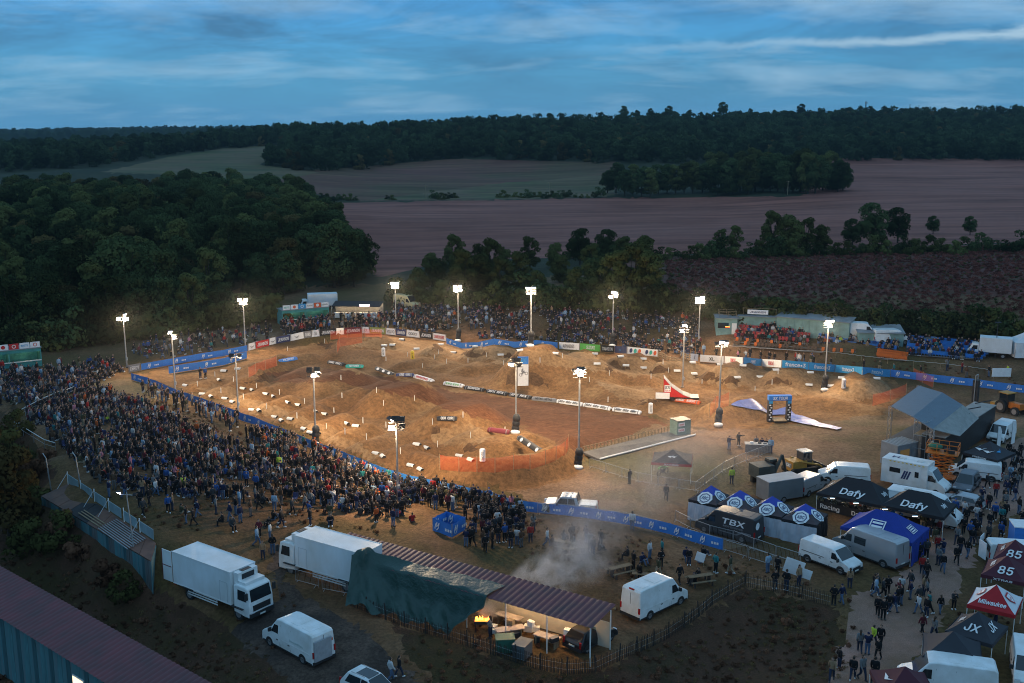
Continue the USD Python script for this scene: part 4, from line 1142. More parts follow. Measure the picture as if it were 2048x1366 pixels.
# soft tubes that line the straight
def soft_tube(u0, v0, u1, v1, bg, wd, ink, lb, r=.42, em=None):
    a, b = on(u0, v0), on(u1, v1)
    c = (a + b) / 2
    t = thing('soft_tube', lb, 'track tube', (c[0], c[1], c[2]), math.atan2(b[1] - a[1], b[0] - a[0]), 'soft tubes along the track')
    L = float(np.hypot(*(b - a)[:2]))
    th = np.linspace(-.25, math.pi + .25, 13)
    prof = np.array([[math.cos(q) * r, math.sin(q) * r + .06] for q in th])
    xs = np.linspace(-L / 2, L / 2, 9)
    k = np.where(np.abs(xs) > L / 2 - .05, .86, 1 + .03 * np.sin(xs * 5))
    G = np.array([[(x, -p[0] * s, max(p[1] * s, 0)) for p in prof] for x, s in zip(xs, k)])
    m = MB().grid(G)
    for e, q in ((G[0], 1), (G[-1], -1)):
        v = np.vstack([e, e.mean(0)])
        m.add(v, [[i, i + 1, len(e)] if q > 0 else [i + 1, i, len(e)] for i in range(len(e) - 1)])
    m.build('tube', PRINT[bg], t, smooth=40)
    nx = [-L / 2 + .35, L / 2 - .35]
    for x in nx:
        s = MB()
        s.grid(np.array([[(x + dx, -p[0] * 1.02, max(p[1] * 1.02, 0)) for p in prof] for dx in (-.05, .05)]))
        s.build('strap', PRINT['grey'], t)
    # lettering on the near upper side
    q = math.radians(38)
    o = np.array([0, -math.cos(q) * r - .0, math.sin(q) * r + .06])
    nrm = np.array([0, -math.cos(q), math.sin(q)])
    if wd:
        for i, w in enumerate(wd):
            T = frame(o + nrm * .035 + np.array([(i + .5) / len(wd) * (L - .8) - (L - .8) / 2, 0, 0]), (1, 0, 0), (0, math.sin(q), math.cos(q)))
            text(w, r * .75, T, PRINT[ink], t, width=(L - .9) / len(wd) * .8, slant=.2 if w in ('RFX', 'Bihr') else 0)
    for (x, colr, sx, sy) in em or []:
        T = frame(o + nrm * .02 + np.array([x * L / 2, 0, 0]), (1, 0, 0), (0, math.sin(q), math.cos(q)))
        MB().prism(shapely.affinity.scale(shapely.Point(0, 0).buffer(1, 8), sx, sy, origin=(0, 0)), .012, T).build('emblem', PRINT[colr], t)


for a in [
    (556, 720, 593, 724, 'blue', ['POLISPORT'], 'white', 'blue tube with white lettering at the far left end of the straight'),
    (657, 727, 689, 731, 'black', ['YOKO', 'YOKO'], 'white', 'black tube with two white words left of the teal one'),
    (692, 733, 727, 737, 'teal', ['MOTOREX'], 'white', 'teal tube with white lettering'),
    (753, 743, 789, 748, 'black', None, None, 'black tube with three white ovals', .42, [(-.6, 'white', .38, .22), (0, 'white', .38, .22), (.6, 'white', .38, .22)]),
    (792, 750, 828, 755, 'navy', ['ACERBIS', 'ACERBIS'], 'white', 'dark tube with white panels left of the red lettered one'),
    (830, 756, 866, 763, 'white', ['BRAKING'], 'red', 'white tube lettered in red'),
    (889, 768, 927, 775, 'white', ['EVO', 'EVO'], 'green', 'white tube with green marks'),
    (930, 777, 970, 783, 'black', ['SCORPION'], 'white', 'black tube with pinkish block lettering'),
    (974, 784, 1016, 791, 'black', ['RFX', 'RFX'], 'white', 'left black tube lettered RFX twice'),
    (1019, 791, 1063, 798, 'black', ['RFX', 'RFX'], 'white', 'right black tube lettered RFX twice'),
    (1065, 799, 1113, 804, 'grey', ['MITAS', 'MITAS'], 'black', 'dark grey tube left of the white ones'),
    (1115, 804, 1165, 812, 'white', ['Bihr', 'Bihr', 'Bihr'], 'black', 'left white tube lettered Bihr three times'),
    (1168, 812, 1222, 820, 'white', ['Bihr', 'Bihr', 'Bihr'], 'black', 'middle white tube lettered Bihr three times'),
    (1226, 821, 1282, 828, 'white', ['Bihr', 'Bihr', 'Bihr'], 'black', 'right white tube lettered Bihr three times'),
    (874, 838, 914, 842, 'black', ['CDR', 'CDR'], 'white', 'black tube with white lettering on the middle jump'),
    (977, 861, 1020, 868, 'maroon', None, None, 'worn brown tube lying by the middle mast'),
    (1039, 891, 1090, 898, 'black', None, None, 'black tube with three white rings on the front berm', .45, [(-.6, 'white', .3, .25), (0, 'white', .3, .25), (.6, 'white', .3, .25)]),
    (1346, 802, 1400, 807, 'orange', ['BOBCAT', 'BOBCAT'], 'white', 'orange red tube lettered twice in white below the ramp'),
]:
    soft_tube(*a)

# white half pipes lying along the lanes
PIPE = stage.CreateClassPrim('/World/kind_of_half_pipe')
th = np.linspace(0, math.pi, 11)
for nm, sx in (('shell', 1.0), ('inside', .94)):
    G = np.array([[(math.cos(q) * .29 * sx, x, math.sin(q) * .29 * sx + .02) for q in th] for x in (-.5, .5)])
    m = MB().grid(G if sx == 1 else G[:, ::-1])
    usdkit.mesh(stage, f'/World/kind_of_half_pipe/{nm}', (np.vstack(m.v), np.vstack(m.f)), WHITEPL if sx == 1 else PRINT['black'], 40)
usdkit.mesh(stage, '/World/kind_of_half_pipe/end_board', (lambda m: (np.vstack(m.v), np.vstack(m.f)))(MB().prism([(math.cos(q) * .27, math.sin(q) * .27 + .02) for q in th], .02, np.array([[1, 0, 0, 0], [0, 0, -1, -.42], [0, 1, 0, 0], [0, 0, 0, 1]]))), PRINT['black'])  # black plate, like the black inner face, stands for shade in the open end
NEARP = [(438, 757), (405, 785), (422, 790), (450, 794), (465, 801), (486, 774), (504, 777), (504, 817), (518, 818), (531, 785), (546, 790), (549, 831), (563, 838), (581, 835), (575, 802), (595, 807), (631, 820), (648, 825), (693, 844), (712, 849), (608, 855), (621, 862), (636, 863), (752, 904), (766, 910), (822, 928), (841, 936), (834, 886), (853, 893), (919, 909), (942, 917), (371, 768)]
FARP = [(448, 740), (476, 736), (804, 677), (785, 688), (769, 689), (833, 696), (881, 687), (907, 703), (949, 691), (1001, 708), (1039, 699), (1111, 705), (1190, 706), (1194, 726), (1241, 711), (1252, 729), (1287, 734), (1287, 716), (1354, 740), (1385, 723), (1388, 746), (1439, 727), (1486, 729), (1474, 753), (1520, 752), (1551, 738), (1620, 743), (1618, 768), (1661, 770), (1683, 754), (1753, 755)]
rng = np.random.default_rng(8)
for i, (u0, v0) in enumerate(NEARP):
    refer('half_pipe', 'kind_of_half_pipe', on(u0, v0 + 4), .62 + rng.uniform(-.2, .2) + (.5 if i % 2 else 0), .92, 'white half pipe with dark open end lying beside the near lane', 'lane marker', 'white half pipes beside the near lanes')
for i, (u0, v0) in enumerate(FARP):
    refer('half_pipe', 'kind_of_half_pipe', on(u0, v0 + 3), 1.57 + rng.uniform(-.4, .4), 1.0, 'white half pipe showing its side beside the far lane', 'lane marker', 'white half pipes beside the far lanes')
STK = stage.CreateClassPrim('/World/kind_of_stake')
usdkit.mesh(stage, '/World/kind_of_stake/board', (lambda m: (np.vstack(m.v), np.vstack(m.f)))(MB().box((0, 0, .30), (.10, .03, .85)).box((0, 0, .74), (.07, .028, .03))), WHITEPL)
STAKES = [(682, 756), (684, 792), (668, 822), (653, 854), (690, 864), (726, 842), (733, 875), (753, 781), (767, 807), (772, 851), (829, 797), (865, 845), (875, 890), (801, 904), (926, 831), (941, 872), (1010, 861), (815, 709), (772, 718), (845, 732), (877, 704), (869, 714), (893, 723), (936, 721), (973, 710), (1007, 726), (1080, 721), (1125, 712), (1179, 760), (1219, 747), (1216, 800), (962, 694),
          (430, 749), (467, 759), (513, 772), (442, 782), (487, 794), (533, 813), (559, 785), (609, 803), (594, 832), (575, 698), (1326, 724), (1337, 741), (1302, 753), (1404, 764), (1556, 744), (1544, 764), (1510, 778), (1724, 746), (1362, 707), (649, 682), (395, 768)]
for u0, v0 in STAKES:
    refer('lane_stake', 'kind_of_stake', on(u0, v0 + 4), rng.uniform(-.4, .4), 1.0, 'thin white upright board marking the edge of a lane', 'stake', 'white stakes along the lanes')
# upright padded posts
for (u0, v0, c, ink, lb) in [(767, 712, 'white', 'black', 'white padded post with black lettering on the far left berm'), (825, 718, 'yellow', 'black', 'yellow padded post in the middle of the track'), (965, 922, 'white', 'grey', 'white padded post standing inside the front berm'), (1301, 826, 'white', 'grey', 'white padded post at the end of the white tubes'), (1687, 776, 'white', 'black', 'white padded post on the rightmost mound')]:
    t = thing('padded_post', lb, 'padded post', on(u0, v0))
    MB().tube((0, 0, 0), (0, 0, 1.25), .3, 12).mesh(trimesh.creation.icosphere(2, .3), np.array([[1, 0, 0, 0], [0, 1, 0, 0], [0, 0, .5, 1.25], [0, 0, 0, 1]])).build('pad', PRINT[c], t, smooth=40)
    text('MOTO', .22, frame((0, -.31, .68), (0, 0, 1), (-1, 0, 0)), PRINT[ink], t, width=.85)
# banner with a jumping rider, hanging from the middle mast
t = thing('hanging_banner', 'white banner with a motocross rider and blue head on the dark mound', 'banner', on(1046, 772) - [0, 0, 2.3])
MB().box((0, .02, 3.9), (1.5, .02, 3.2)).build('sheet', PRINT['white'], t)
MB().box((0, .0, 6.1), (1.5, .02, 1.1)).build('head_panel', PRINT['blue'], t)
MB().tube((-.78, .05, 2.0), (-.78, .05, 6.7), .03, 5).tube((.78, .05, 2.0), (.78, .05, 6.7), .03, 5).build('rod', STEEL, t)
T = frame((0, -.0, 4.3), (1, .0, .25), (-.25, 0, 1))
b = MB()
for cx in (-.42, .42):
    b.prism(shapely.Point(cx, -.25).buffer(.24, 10).difference(shapely.Point(cx, -.25).buffer(.16, 10)), .01, T)
b.prism([(-.42, -.22), (-.1, .1), (.2, .15), (.42, -.25), (.1, -.1), (-.1, -.25)], .01, T)
b.prism([(-.25, .12), (-.1, .5), (.08, .62), (.2, .5), (.05, .3), (.3, .2), (.28, .12), (.0, .1)], .01, T)
b.build('rider_print', PRINT['grey'], t)
text('SX', .5, frame((0, -.02, 6.1), (1, 0, 0), (0, 0, 1)), PRINT['sky'], t, width=.9)
# red metal ramp on its trailer
p = on(1362, 798)
t = thing('metal_ramp', 'red sided metal jump ramp on a trailer, beside the mast inside the track', 'ramp', p, -.10)
side = [(-2.4, .55), (-2.4, 3.1), (-1.3, 1.9), (.2, .9), (1.2, .55)]
for y in (-1.2, 1.15):
    MB().prism(side, .05, np.array([[1, 0, 0, 0], [0, 0, -1, y], [0, 1, 0, 0], [0, 0, 0, 1]])).build('side_panel', PRINT['red'], t)
dk = MB()
for a, b_ in zip(side[1:-1], side[2:]):
    dk.quad((a[0], -1.25, a[1] + .03), (b_[0], -1.25, b_[1] + .03), (b_[0], 1.2, b_[1] + .03), (a[0], 1.2, a[1] + .03), .06)
dk.build('deck', mat('grey_deck', (.32, .31, .30), .6, .3, 4), t)
MB().box((-.4, 0, .42), (5.6, 2.2, .16)).build('trailer_frame', DARKMETAL, t)
for x in (-1.2, .6):
    for y in (-1.1, 1.1):
        MB().tube((x, y - .1, .32), (x, y + .1, .32), .32, 12).build('wheel', PRINT['black'], t)
MB().box((-2.6, -1.4, .75), (1.9, .3, .8)).build('white_box', PRINT['white'], t)
MB().box((-1.95, -1.262, 1.75), (.85, .02, .95)).build('sign_panel', PRINT['white'], t)
text('SX', .42, frame((-1.95, -1.28, 1.9), (1, 0, 0), (0, 0, 1)), PRINT['black'], t, width=.7, slant=.2)
text('TOUR', .22, frame((-1.95, -1.28, 1.45), (1, 0, 0), (0, 0, 1)), PRINT['red'], t, width=.7, slant=.2)
# finish arch with its wooden step
p = on(1557, 843)
t = thing('finish_arch', 'black and blue inflatable arch lettered SX TOUR above a wooden step', 'arch', p, .06)
for s in (-1, 1):
    MB().box((s * 1.22, 0, 1.45), (.52, .7, 2.9)).build('leg', PRINT['black'], t)
    g = MB()
    for k in range(7):
        g.box((s * 1.22 + (.08 if k % 2 else -.08), -.36, .35 + k * .32), (.22, .02, .16))
    g.build('printed_mark', PRINT['white'], t)
    MB().box((s * 1.22, -.36, 2.66), (.5, .02, .35)).build('printed_band', PRINT['sky'], t)
MB().box((0, 0, 3.2), (3.0, .72, .62)).build('cross_beam', PRINT['blue'], t)
text('SX TOUR', .36, frame((0, -.375, 3.2), (1, 0, 0), (0, 0, 1)), PRINT['white'], t, width=1.9, slant=.2)
for k in range(5):
    MB().box((0, -.8 + k * .34, .32), (1.7, .3, .07)).build('step_plank', WOODPALE, t)
MB().box((0, -.1, .14), (1.5, 1.5, .26)).build('step_frame', DARKMETAL, t)
# blue sheets on the ground


def sheet(px, m, label, seed):
    w = on_many(px)
    a, b, c, d = w
    s, q = np.meshgrid(np.linspace(0, 1, 22), np.linspace(0, 1, 12), indexing='ij')
    P = (a * ((1 - s) * (1 - q))[..., None] + b * (s * (1 - q))[..., None] + c * (s * q)[..., None] + d * ((1 - s) * q)[..., None])
    P[..., 0] += (meshkit.fbm(P * .5, 3, seed) - .5) * .6
    P[..., 2] = height(P[..., 0], P[..., 1]) + .06 + meshkit.fbm(P * 1.7, 3, seed + 1) * .22
    prim = MB().grid(P).build('ground_sheet', m, None, True)
    tag(prim, label, 'tarpaulin')


sheet([(1462, 812), (1590, 830), (1580, 815), (1475, 804)], mat('pale_blue_sheet', (.09, .13, .38), .4, .3, 2), 'wide pale blue plastic sheet lying behind the finish arch', 2)
sheet([(1572, 842), (1672, 862), (1682, 858), (1580, 828)], mat('blue_white_sheet', (.04, .09, .42), .4, 0, 1.6, (.22, .26, .48)), 'crumpled blue and white sheet lying right of the finish arch', 4)
# starting gate
w = on_many([(1165, 906), (1342, 863), (1391, 872), (1200, 921)])
m = MB().quad(w[0] + UP * .12, w[3] + UP * .12, w[2] + UP * .12, w[1] + UP * .12, .25)
tag(m.build('concrete_pad', mat('concrete', (.16, .145, .13), .85, .3, 1.2, bump=.01), None), 'grey concrete slab behind the starting gate', 'slab')
t = thing('starting_gate', 'row of pale timber starting gate frames along the concrete slab', 'starting gate', w[0])
d = (w[1] - w[0])
n = 26
for i in range(n):
    a, b_ = d * (i / n), d * ((i + .86) / n)
    g = MB()
    for q in (a, b_):
        g.tube(q + UP * .05, q + UP * .75, .03, 4)
    g.tube(a + UP * .72, b_ + UP * .72, .03, 4).tube(a + UP * .2, b_ + UP * .2, .03, 4).tube(a + UP * .2, b_ + UP * .72, .02, 4)
    g.build('gate_frame', WOODPALE, t)
r = MB()
r.tube(w[3] - w[0] + UP * .2, w[2] - w[0] + UP * .2, .1, 6)
r.build('back_rail', PRINT['white'], t)
p = on(1360, 868)
t = thing('starter_box', 'grey green starter box with two red and white notices, at the gate end', 'booth', p, .45)
GREENBOX = mat('grey_green_paint', (.16, .24, .21), .6, .25, 1.5)
MB().box((0, 0, .95), (2.0, 1.6, 1.9)).build('body', GREENBOX, t)
MB().box((0, 0, 1.93), (2.1, 1.7, .06)).build('rim', DARKMETAL, t)
for z in (1.45, .75):
    MB().box((-.35, -.815, z), (.9, .03, .42)).build('notice', PRINT['white'], t)
    text('START' if z > 1 else 'BOX', .2, frame((-.35, -.84, z), (1, 0, 0), (0, 0, 1)), PRINT['red'], t, width=.7)
# timing desk
p = on(1515, 903)
t = thing('timing_desk', 'long grey desk of trestles and board, with people behind it', 'desk', p, -.15)
MB().box((0, 0, .95), (3.0, 1.1, .06)).build('top', mat('desk_board', (.34, .33, .32), .6, .2, 2), t)
MB().box((0, -.5, .48), (2.9, .05, .9)).build('front_panel', mat('desk_panel', (.20, .19, .19), .7, .4, 3), t)
for x in (-1.3, 1.3):
    MB().box((x, .4, .47), (.08, .08, .94)).build('leg', DARKMETAL, t)
for x, c in ((-.7, 'white'), (.2, 'black'), (.8, 'grey')):
    MB().box((x, .1, 1.05), (.4, .3, .14)).build('equipment_case', PRINT[c], t)


# crowd barriers of steel tube
def barrier_class():
    c = stage.CreateClassPrim('/World/kind_of_barrier')
    f = MB().path([(-1.2, 0, .05), (-1.2, 0, 1.05), (-1.1, 0, 1.1), (1.1, 0, 1.1), (1.2, 0, 1.05), (1.2, 0, .05)], .022, 6).tube((-1.2, 0, .18), (1.2, 0, .18), .02, 6)
    for x in (-.95, .95):
        f.tube((x, -.3, .02), (x, 0, .18), .02, 5).tube((x, .3, .02), (x, 0, .18), .02, 5)
    f.build('frame', STEEL, c)
    b = MB()
    for x in np.linspace(-1.08, 1.08, 18):
        b.tube((x, 0, .18), (x, 0, 1.1), .008, 3)
    b.build('bars', STEEL, c)


barrier_class()


def barriers(px, label, group):
    P = along(px, 2.5)
    for a, b in zip(P[:-1], P[1:]):
        d = b - a
        refer('crowd_barrier', 'kind_of_barrier', (a + b) / 2 - UP * .02, math.atan2(d[1], d[0]), 1.0, label, 'barrier', group)


barriers([(1075, 1027), (1134, 1031), (1263, 1049), (1345, 1071), (1445, 1100)], 'steel barrier carrying the blue banners beyond the picnic tables', 'barriers behind the near blue banners')
barriers([(1350, 1042), (1400, 1068), (1460, 1082), (1530, 1108), (1600, 1130)], 'steel barrier beside the black van with white lettering', 'barriers beside the black van')
barriers([(1445, 1101), (1530, 1128), (1600, 1150)], 'steel barrier between the last blue banner and the white van', 'barriers past the blue banners')
barriers([(588, 1160), (640, 1178), (700, 1192)], 'steel barrier along the second box truck', 'barriers along the second box truck')
barriers([(1180, 935), (1290, 968), (1400, 985)], 'steel barrier line beside the red and black canopy', 'barriers beside the red and black canopy')
barriers([(1390, 985), (1450, 940), (1540, 905)], 'steel barrier line below the timing desk', 'barriers below the timing desk')
# blue enclosure among the near crowd
c0 = [(866, 1062), (904, 1076), (931, 1060), (893, 1048)]
for i in range(4):
    a, b = on(*c0[i]), on(*c0[(i + 1) % 4])
    banner(a, b, 1.2, 'blue', None, None, f'blue banner, {["left front", "right front", "right rear", "left rear"][i]} side of the square enclosure in the near crowd', emblem=[(.3, 'white', 'swirl')])
# ------------------------------------------------------------------ vehicles
CARPAINT = {'white': mat('white_paint', (.76, .77, .77), .28, 0, .8, (.60, .59, .56), coord='object', spec=.5, detail=6), 'silver': mat('silver_paint', (.40, .41, .43), .3, .1, .5, metal=.5, coord='object'), 'black': mat('black_paint', (.016, .016, .018), .22, .2, .6, coord='object', spec=.6),
            'cream': mat('cream_paint', (.66, .52, .28), .35, .1, .6, coord='object'), 'grey': mat('grey_paint', (.12, .13, .15), .3, .1, .6, coord='object'), 'graphite': mat('graphite_wrap', (.035, .036, .04), .4, .2, .6, coord='object'), 'body white': mat('box_panel_white', (.72, .74, .76), .45, 0, .7, (.58, .58, .56), coord='object', detail=6, stretch=(.6, .6, .35))}
GLASS = mat('dark_vehicle_glass', (.012, .016, .02), .08, .2, .5, spec=.8)
TRIM = mat('black_trim', (.025, .025, .027), .6, .2, 2.0)
RUBBER = mat('tyre_rubber', (.02, .02, .02), .85, .2, 3.0)
RIM = mat('wheel_rim', (.30, .30, .31), .4, .2, 3.0, metal=.6)
REDL = mat('red_lamp', (.35, .01, .01), .25, .1, 2.0)
CLEARL = mat('headlamp', (.6, .62, .65), .15, .1, 2.0)
PLATE = mat('number_plate', (.65, .65, .6), .5, .1, 4.0)


def section(z, W, zb, k, H):
    return W / 2 * (1 - k * max(0.0, z - zb) / (H - zb)) if z > zb else W / 2 * (1 - .05 * max(0, .55 - z))


def shell(prof, W, zb, k, bevel=.07):
    """a body pressed from its side outline: x forward, z up; leaning in above zb, edges rounded"""
    P = Polygon(prof)
    H = P.bounds[3]
    inner = P.buffer(-bevel * .8, join_style=2)
    pts = np.array(prof, float)
    c = np.array(P.centroid.coords[0])
    mb = MB()
    rings = []
    for f, ins in ((-1, bevel), (-.97, bevel * .35), (-.91, 0), (.91, 0), (.97, bevel * .35), (1, bevel)):
        d = c - pts
        L = np.linalg.norm(d, axis=1, keepdims=True)
        q = pts + d / np.maximum(L, 1e-6) * np.minimum(ins * 1.4, L * .3)
        rings.append(np.array([(x, f * section(z, W, zb, k, H), z) for x, z in q]))
    n = len(pts)
    for a, b in zip(rings[:-1], rings[1:]):
        v = np.vstack([a, b])
        mb.add(v, [[i, (i + 1) % n, n + (i + 1) % n, n + i] for i in range(n)])
    for r, s in ((rings[0], 1), (rings[-1], -1)):
        t2 = trimesh.creation.triangulate_polygon(Polygon(r[:, [0, 2]]), engine='earcut')
        v2, f2 = t2
        yy = np.array([s * -1 * section(z, W, zb, k, H) for x, z in v2])
        mb.add(np.column_stack([v2[:, 0], yy, v2[:, 1]]), f2 if s > 0 else f2[:, ::-1])
    return mb


def side_panel(poly, W, zb, k, H, s, out=.012, th=.02):
    """a thin panel lying on the flank s (+1 left, -1 right)"""
    v2, f2 = trimesh.creation.triangulate_polygon(Polygon(poly), engine='earcut')
    def lay(o):
        return np.array([(x, s * (section(z, W, zb, k, H) + o), z) for x, z in v2])
    m = MB()
    m.add(lay(out), f2 if s < 0 else f2[:, ::-1])
    n = len(poly)
    ring = np.array([(x, s * (section(z, W, zb, k, H) + out), z) for x, z in poly] + [(x, s * (section(z, W, zb, k, H) + out - th), z) for x, z in poly])
    m.add(ring, [[i, (i + 1) % n, n + (i + 1) % n, n + i] for i in range(n)])
    return m


def wheel(parent, x, y, r, s):
    w = .22 * (r / .34) ** .5
    t = MB().tube((x, y - w / 2, r), (x, y + w / 2, r), r, 16).build('wheel', RUBBER, parent, smooth=40)
    MB().tube((x, y + s * (w / 2 - .02), r), (x, y + s * (w / 2 + .012), r), r * .62, 12).build('rim', RIM, t)


def vehicle(t, prof, W, zb, k, paint, wheels, r, side, wind=None, rear=None, lights=None, arches=True, doors=(), mirrors=None, plates=True, bumper=True, parts=('body',)):
    H = max(z for _, z in prof)
    xs = [x for x, _ in prof]
    x0, x1 = min(xs), max(xs)
    shell(prof, W, zb, k).build('body', paint, t, smooth=28)
    for x in wheels:
        for s in (-1, 1):
            wheel(t, x, s * (W / 2 - .12), r, s)
            if arches:
                a = [(x + (r + .09) * math.cos(q), r + (r + .09) * math.sin(q)) for q in np.linspace(0, math.pi, 9)]
                side_panel(a + [(x - r - .09, .22), (x + r + .09, .22)], W, zb, k, H, s, .006).build('wheel_arch', TRIM, t)
    for poly in side:
        for s in (-1, 1):
            side_panel(poly, W, zb, k, H, s).build('side_window', GLASS, t)
    for name, seg, inset, m in (('windscreen', wind, .09, GLASS), ('rear_window', rear, .12, GLASS)):
        if seg:
            (xa, za), (xb, zbb) = seg
            nx, nz = -(zbb - za), (xb - xa)
            L = math.hypot(nx, nz)
            sg = 1 if (name == 'windscreen') == (nx > 0) else -1
            if nz * sg < -.5 * L:
                sg = -sg
            nx, nz = nx / L * sg * .015, nz / L * sg * .015
            ya, yb = section(za, W, zb, k, H) - inset, section(zbb, W, zb, k, H) - inset
            q = MB()
            P = [(xa + nx, -ya, za + nz), (xa + nx, ya, za + nz), (xb + nx, yb, zbb + nz), (xb + nx, -yb, zbb + nz)]
            q.quad(*P, t=.012)
            q.build(name, m, t)
    for (xa, xb, za, zb2) in doors:
        for s in (-1, 1):
            for poly in ([(xa, za), (xa + .018, za), (xa + .018, zb2), (xa, zb2)], [(xb, za), (xb + .018, za), (xb + .018, zb2), (xb, zb2)]):
                side_panel(poly, W, zb, k, H, s, .004).build('door_seam', TRIM, t)
            side_panel([(xa + .12, za + .42), (xa + .32, za + .42), (xa + .32, za + .48), (xa + .12, za + .48)], W, zb, k, H, s, .03, .04).build('door_handle', TRIM, t)
    if bumper:
        MB().box((x1 - .06, 0, .42), (.16, W * .97, .30)).build('front_bumper', TRIM, t)
        MB().box((x0 + .05, 0, .42), (.16, W * .97, .24)).build('rear_bumper', TRIM, t)
        side_panel([(x0 + .1, .3), (x1 - .2, .3), (x1 - .2, .42), (x0 + .1, .42)], W, zb, k, H, 1, .012).build('sill', TRIM, t)
        side_panel([(x0 + .1, .3), (x1 - .2, .3), (x1 - .2, .42), (x0 + .1, .42)], W, zb, k, H, -1, .012).build('sill', TRIM, t)
    lz = (lights or {}).get('head', .75)
    tz = (lights or {}).get('tail', 1.0)
    hx = (lights or {}).get('hx', x1 - .12)
    for s in (-1, 1):
        MB().box((hx, s * (W / 2 - .24), lz), (.28, .34, .20)).build('headlight', CLEARL, t)
        MB().box((x0 + .03, s * (W / 2 - .10), tz), (.10, .14, .46)).build('tail_light', REDL, t)
        if mirrors:
            MB().box((mirrors[0], s * (W / 2 + .12), mirrors[1]), (.12, .24, .28)).build('mirror', TRIM, t)
    if plates:
        MB().box((x0 - .015, 0, .62), (.03, .52, .12)).build('number_plate', PLATE, t)
        MB().box((x1 + .015, 0, .45), (.03, .52, .12)).build('number_plate', PLATE, t)
    return H, x0, x1


def big_van(t, paint, L=6.1, H=2.5, win=False, roofbars=False):
    a, b = -L / 2, L / 2
    prof = [(a, .32), (a + .03, 1.2), (a + .10, H - .16), (a + .24, H - .02), (a + .6, H), (b - 2.25, H), (b - 1.85, H - .10), (b - .98, 1.42), (b - .30, 1.16), (b - .06, .96), (b, .62), (b - .02, .30)]
    side = [[(b - 2.08, 1.36), (b - 1.26, 1.36), (b - 1.62, 1.98), (b - 2.08, 2.0)]]
    if win:
        side.append([(b - 3.5, 1.36), (b - 2.35, 1.36), (b - 2.35, 2.0), (b - 3.5, 2.0)])
    W = 2.05
    vehicle(t, prof, W, 1.15, .10, paint, (a + 1.25, b - .98), .35, side, ((b - .98, 1.44), (b - 1.85, H - .12)), None, {'head': .92, 'tail': 1.05, 'hx': b - .24}, doors=((b - 2.2, b - 1.1, .45, 1.34), (b - 3.6, b - 2.35, .45, 2.1)), mirrors=(b - 1.25, 1.5))
    for y in (-.02, .0):
        pass
    MB().box((a + .05, 0, 1.35), (.02, .03, 1.9)).build('rear_door_seam', TRIM, t)
    for s in (-1, 1):
        side_panel([(a + .3, 1.02), (b - 2.4, 1.02), (b - 2.4, 1.06), (a + .3, 1.06)], W, 1.15, .10, H, s, .012).build('body_crease', paint, t)
    for x in (a + 1.2, a + 2.6):
        MB().box((x, 0, H + .006), (.9, 1.25, .02)).build('roof_panel', paint, t)
    MB().box((b - .02, 0, .78), (.06, 1.1, .18)).build('grille', TRIM, t)
    return a, b, W, H


def mid_van(t, paint, L=5.2, H=1.97):
    a, b = -L / 2, L / 2
    prof = [(a, .30), (a + .02, 1.0), (a + .10, H - .14), (a + .25, H), (b - 1.95, H), (b - 1.65, H - .08), (b - .85, 1.18), (b - .25, .98), (b - .04, .82), (b, .55), (b - .02, .28)]
    side = [[(b - 1.9, 1.14), (b - 1.12, 1.14), (b - 1.55, 1.66), (b - 1.9, 1.66)]]
    W = 1.95
    vehicle(t, prof, W, .95, .12, paint, (a + .95, b - .92), .33, side, ((b - .86, 1.2), (b - 1.65, H - .10)), ((a + .03, 1.15), (a + .10, 1.7)), {'head': .80, 'tail': 1.0, 'hx': b - .2}, doors=((b - 2.05, b - 1.0, .4, 1.12), (b - 3.2, b - 2.1, .4, 1.7)), mirrors=(b - 1.15, 1.22))
    for s in (-1, 1):
        side_panel([(a + .35, .98), (b - 2.6, .98), (b - 2.6, 1.03), (a + .35, 1.03)], W, .95, .12, H, s, .012).build('door_rail', TRIM, t)
    MB().box((b - .01, 0, .66), (.05, 1.1, .16)).build('grille', TRIM, t)
    return a, b, W, H


def car(t, paint, L=4.3, H=1.5, hatch=True, sunroof=False, W=1.78):
    a, b = -L / 2, L / 2
    prof = [(a, .32), (a + .02, .78), (a + .14, .95), (a + .62, H - .06), (a + 1.1, H), (b - 2.05, H), (b - 1.75, H - .05), (b - 1.02, .98), (b - .3, .84), (b - .06, .66), (b, .45), (b - .04, .28)]
    side = [[(a + .55, .98), (b - 2.35, .98), (b - 2.35, H - .11), (a + .85, H - .13)], [(b - 2.28, .98), (b - 1.22, .98), (b - 1.75, H - .12), (b - 2.28, H - .11)]]
    vehicle(t, prof, W, .9, .26, paint, (a + .78, b - .82), .31, side, ((b - 1.04, 1.0), (b - 1.74, H - .07)), ((a + .18, .99), (a + .58, H - .1)), {'head': .66, 'tail': .82, 'hx': b - .2}, doors=((b - 2.36, b - 1.15, .38, .95), (a + 1.0, b - 2.42, .38, .95)), mirrors=(b - 1.25, 1.0))
    if sunroof:
        MB().box((-.25, 0, H + .008), (1.25, .95, .02)).build('sunroof', GLASS, t)
        for s in (-1, 1):
            MB().tube((a + .9, s * .58, H + .03), (b - 2.1, s * .58, H + .03), .02, 5).build('roof_rail', STEEL, t)
    MB().box((b - .02, 0, .52), (.05, .9, .14)).build('grille', TRIM, t)


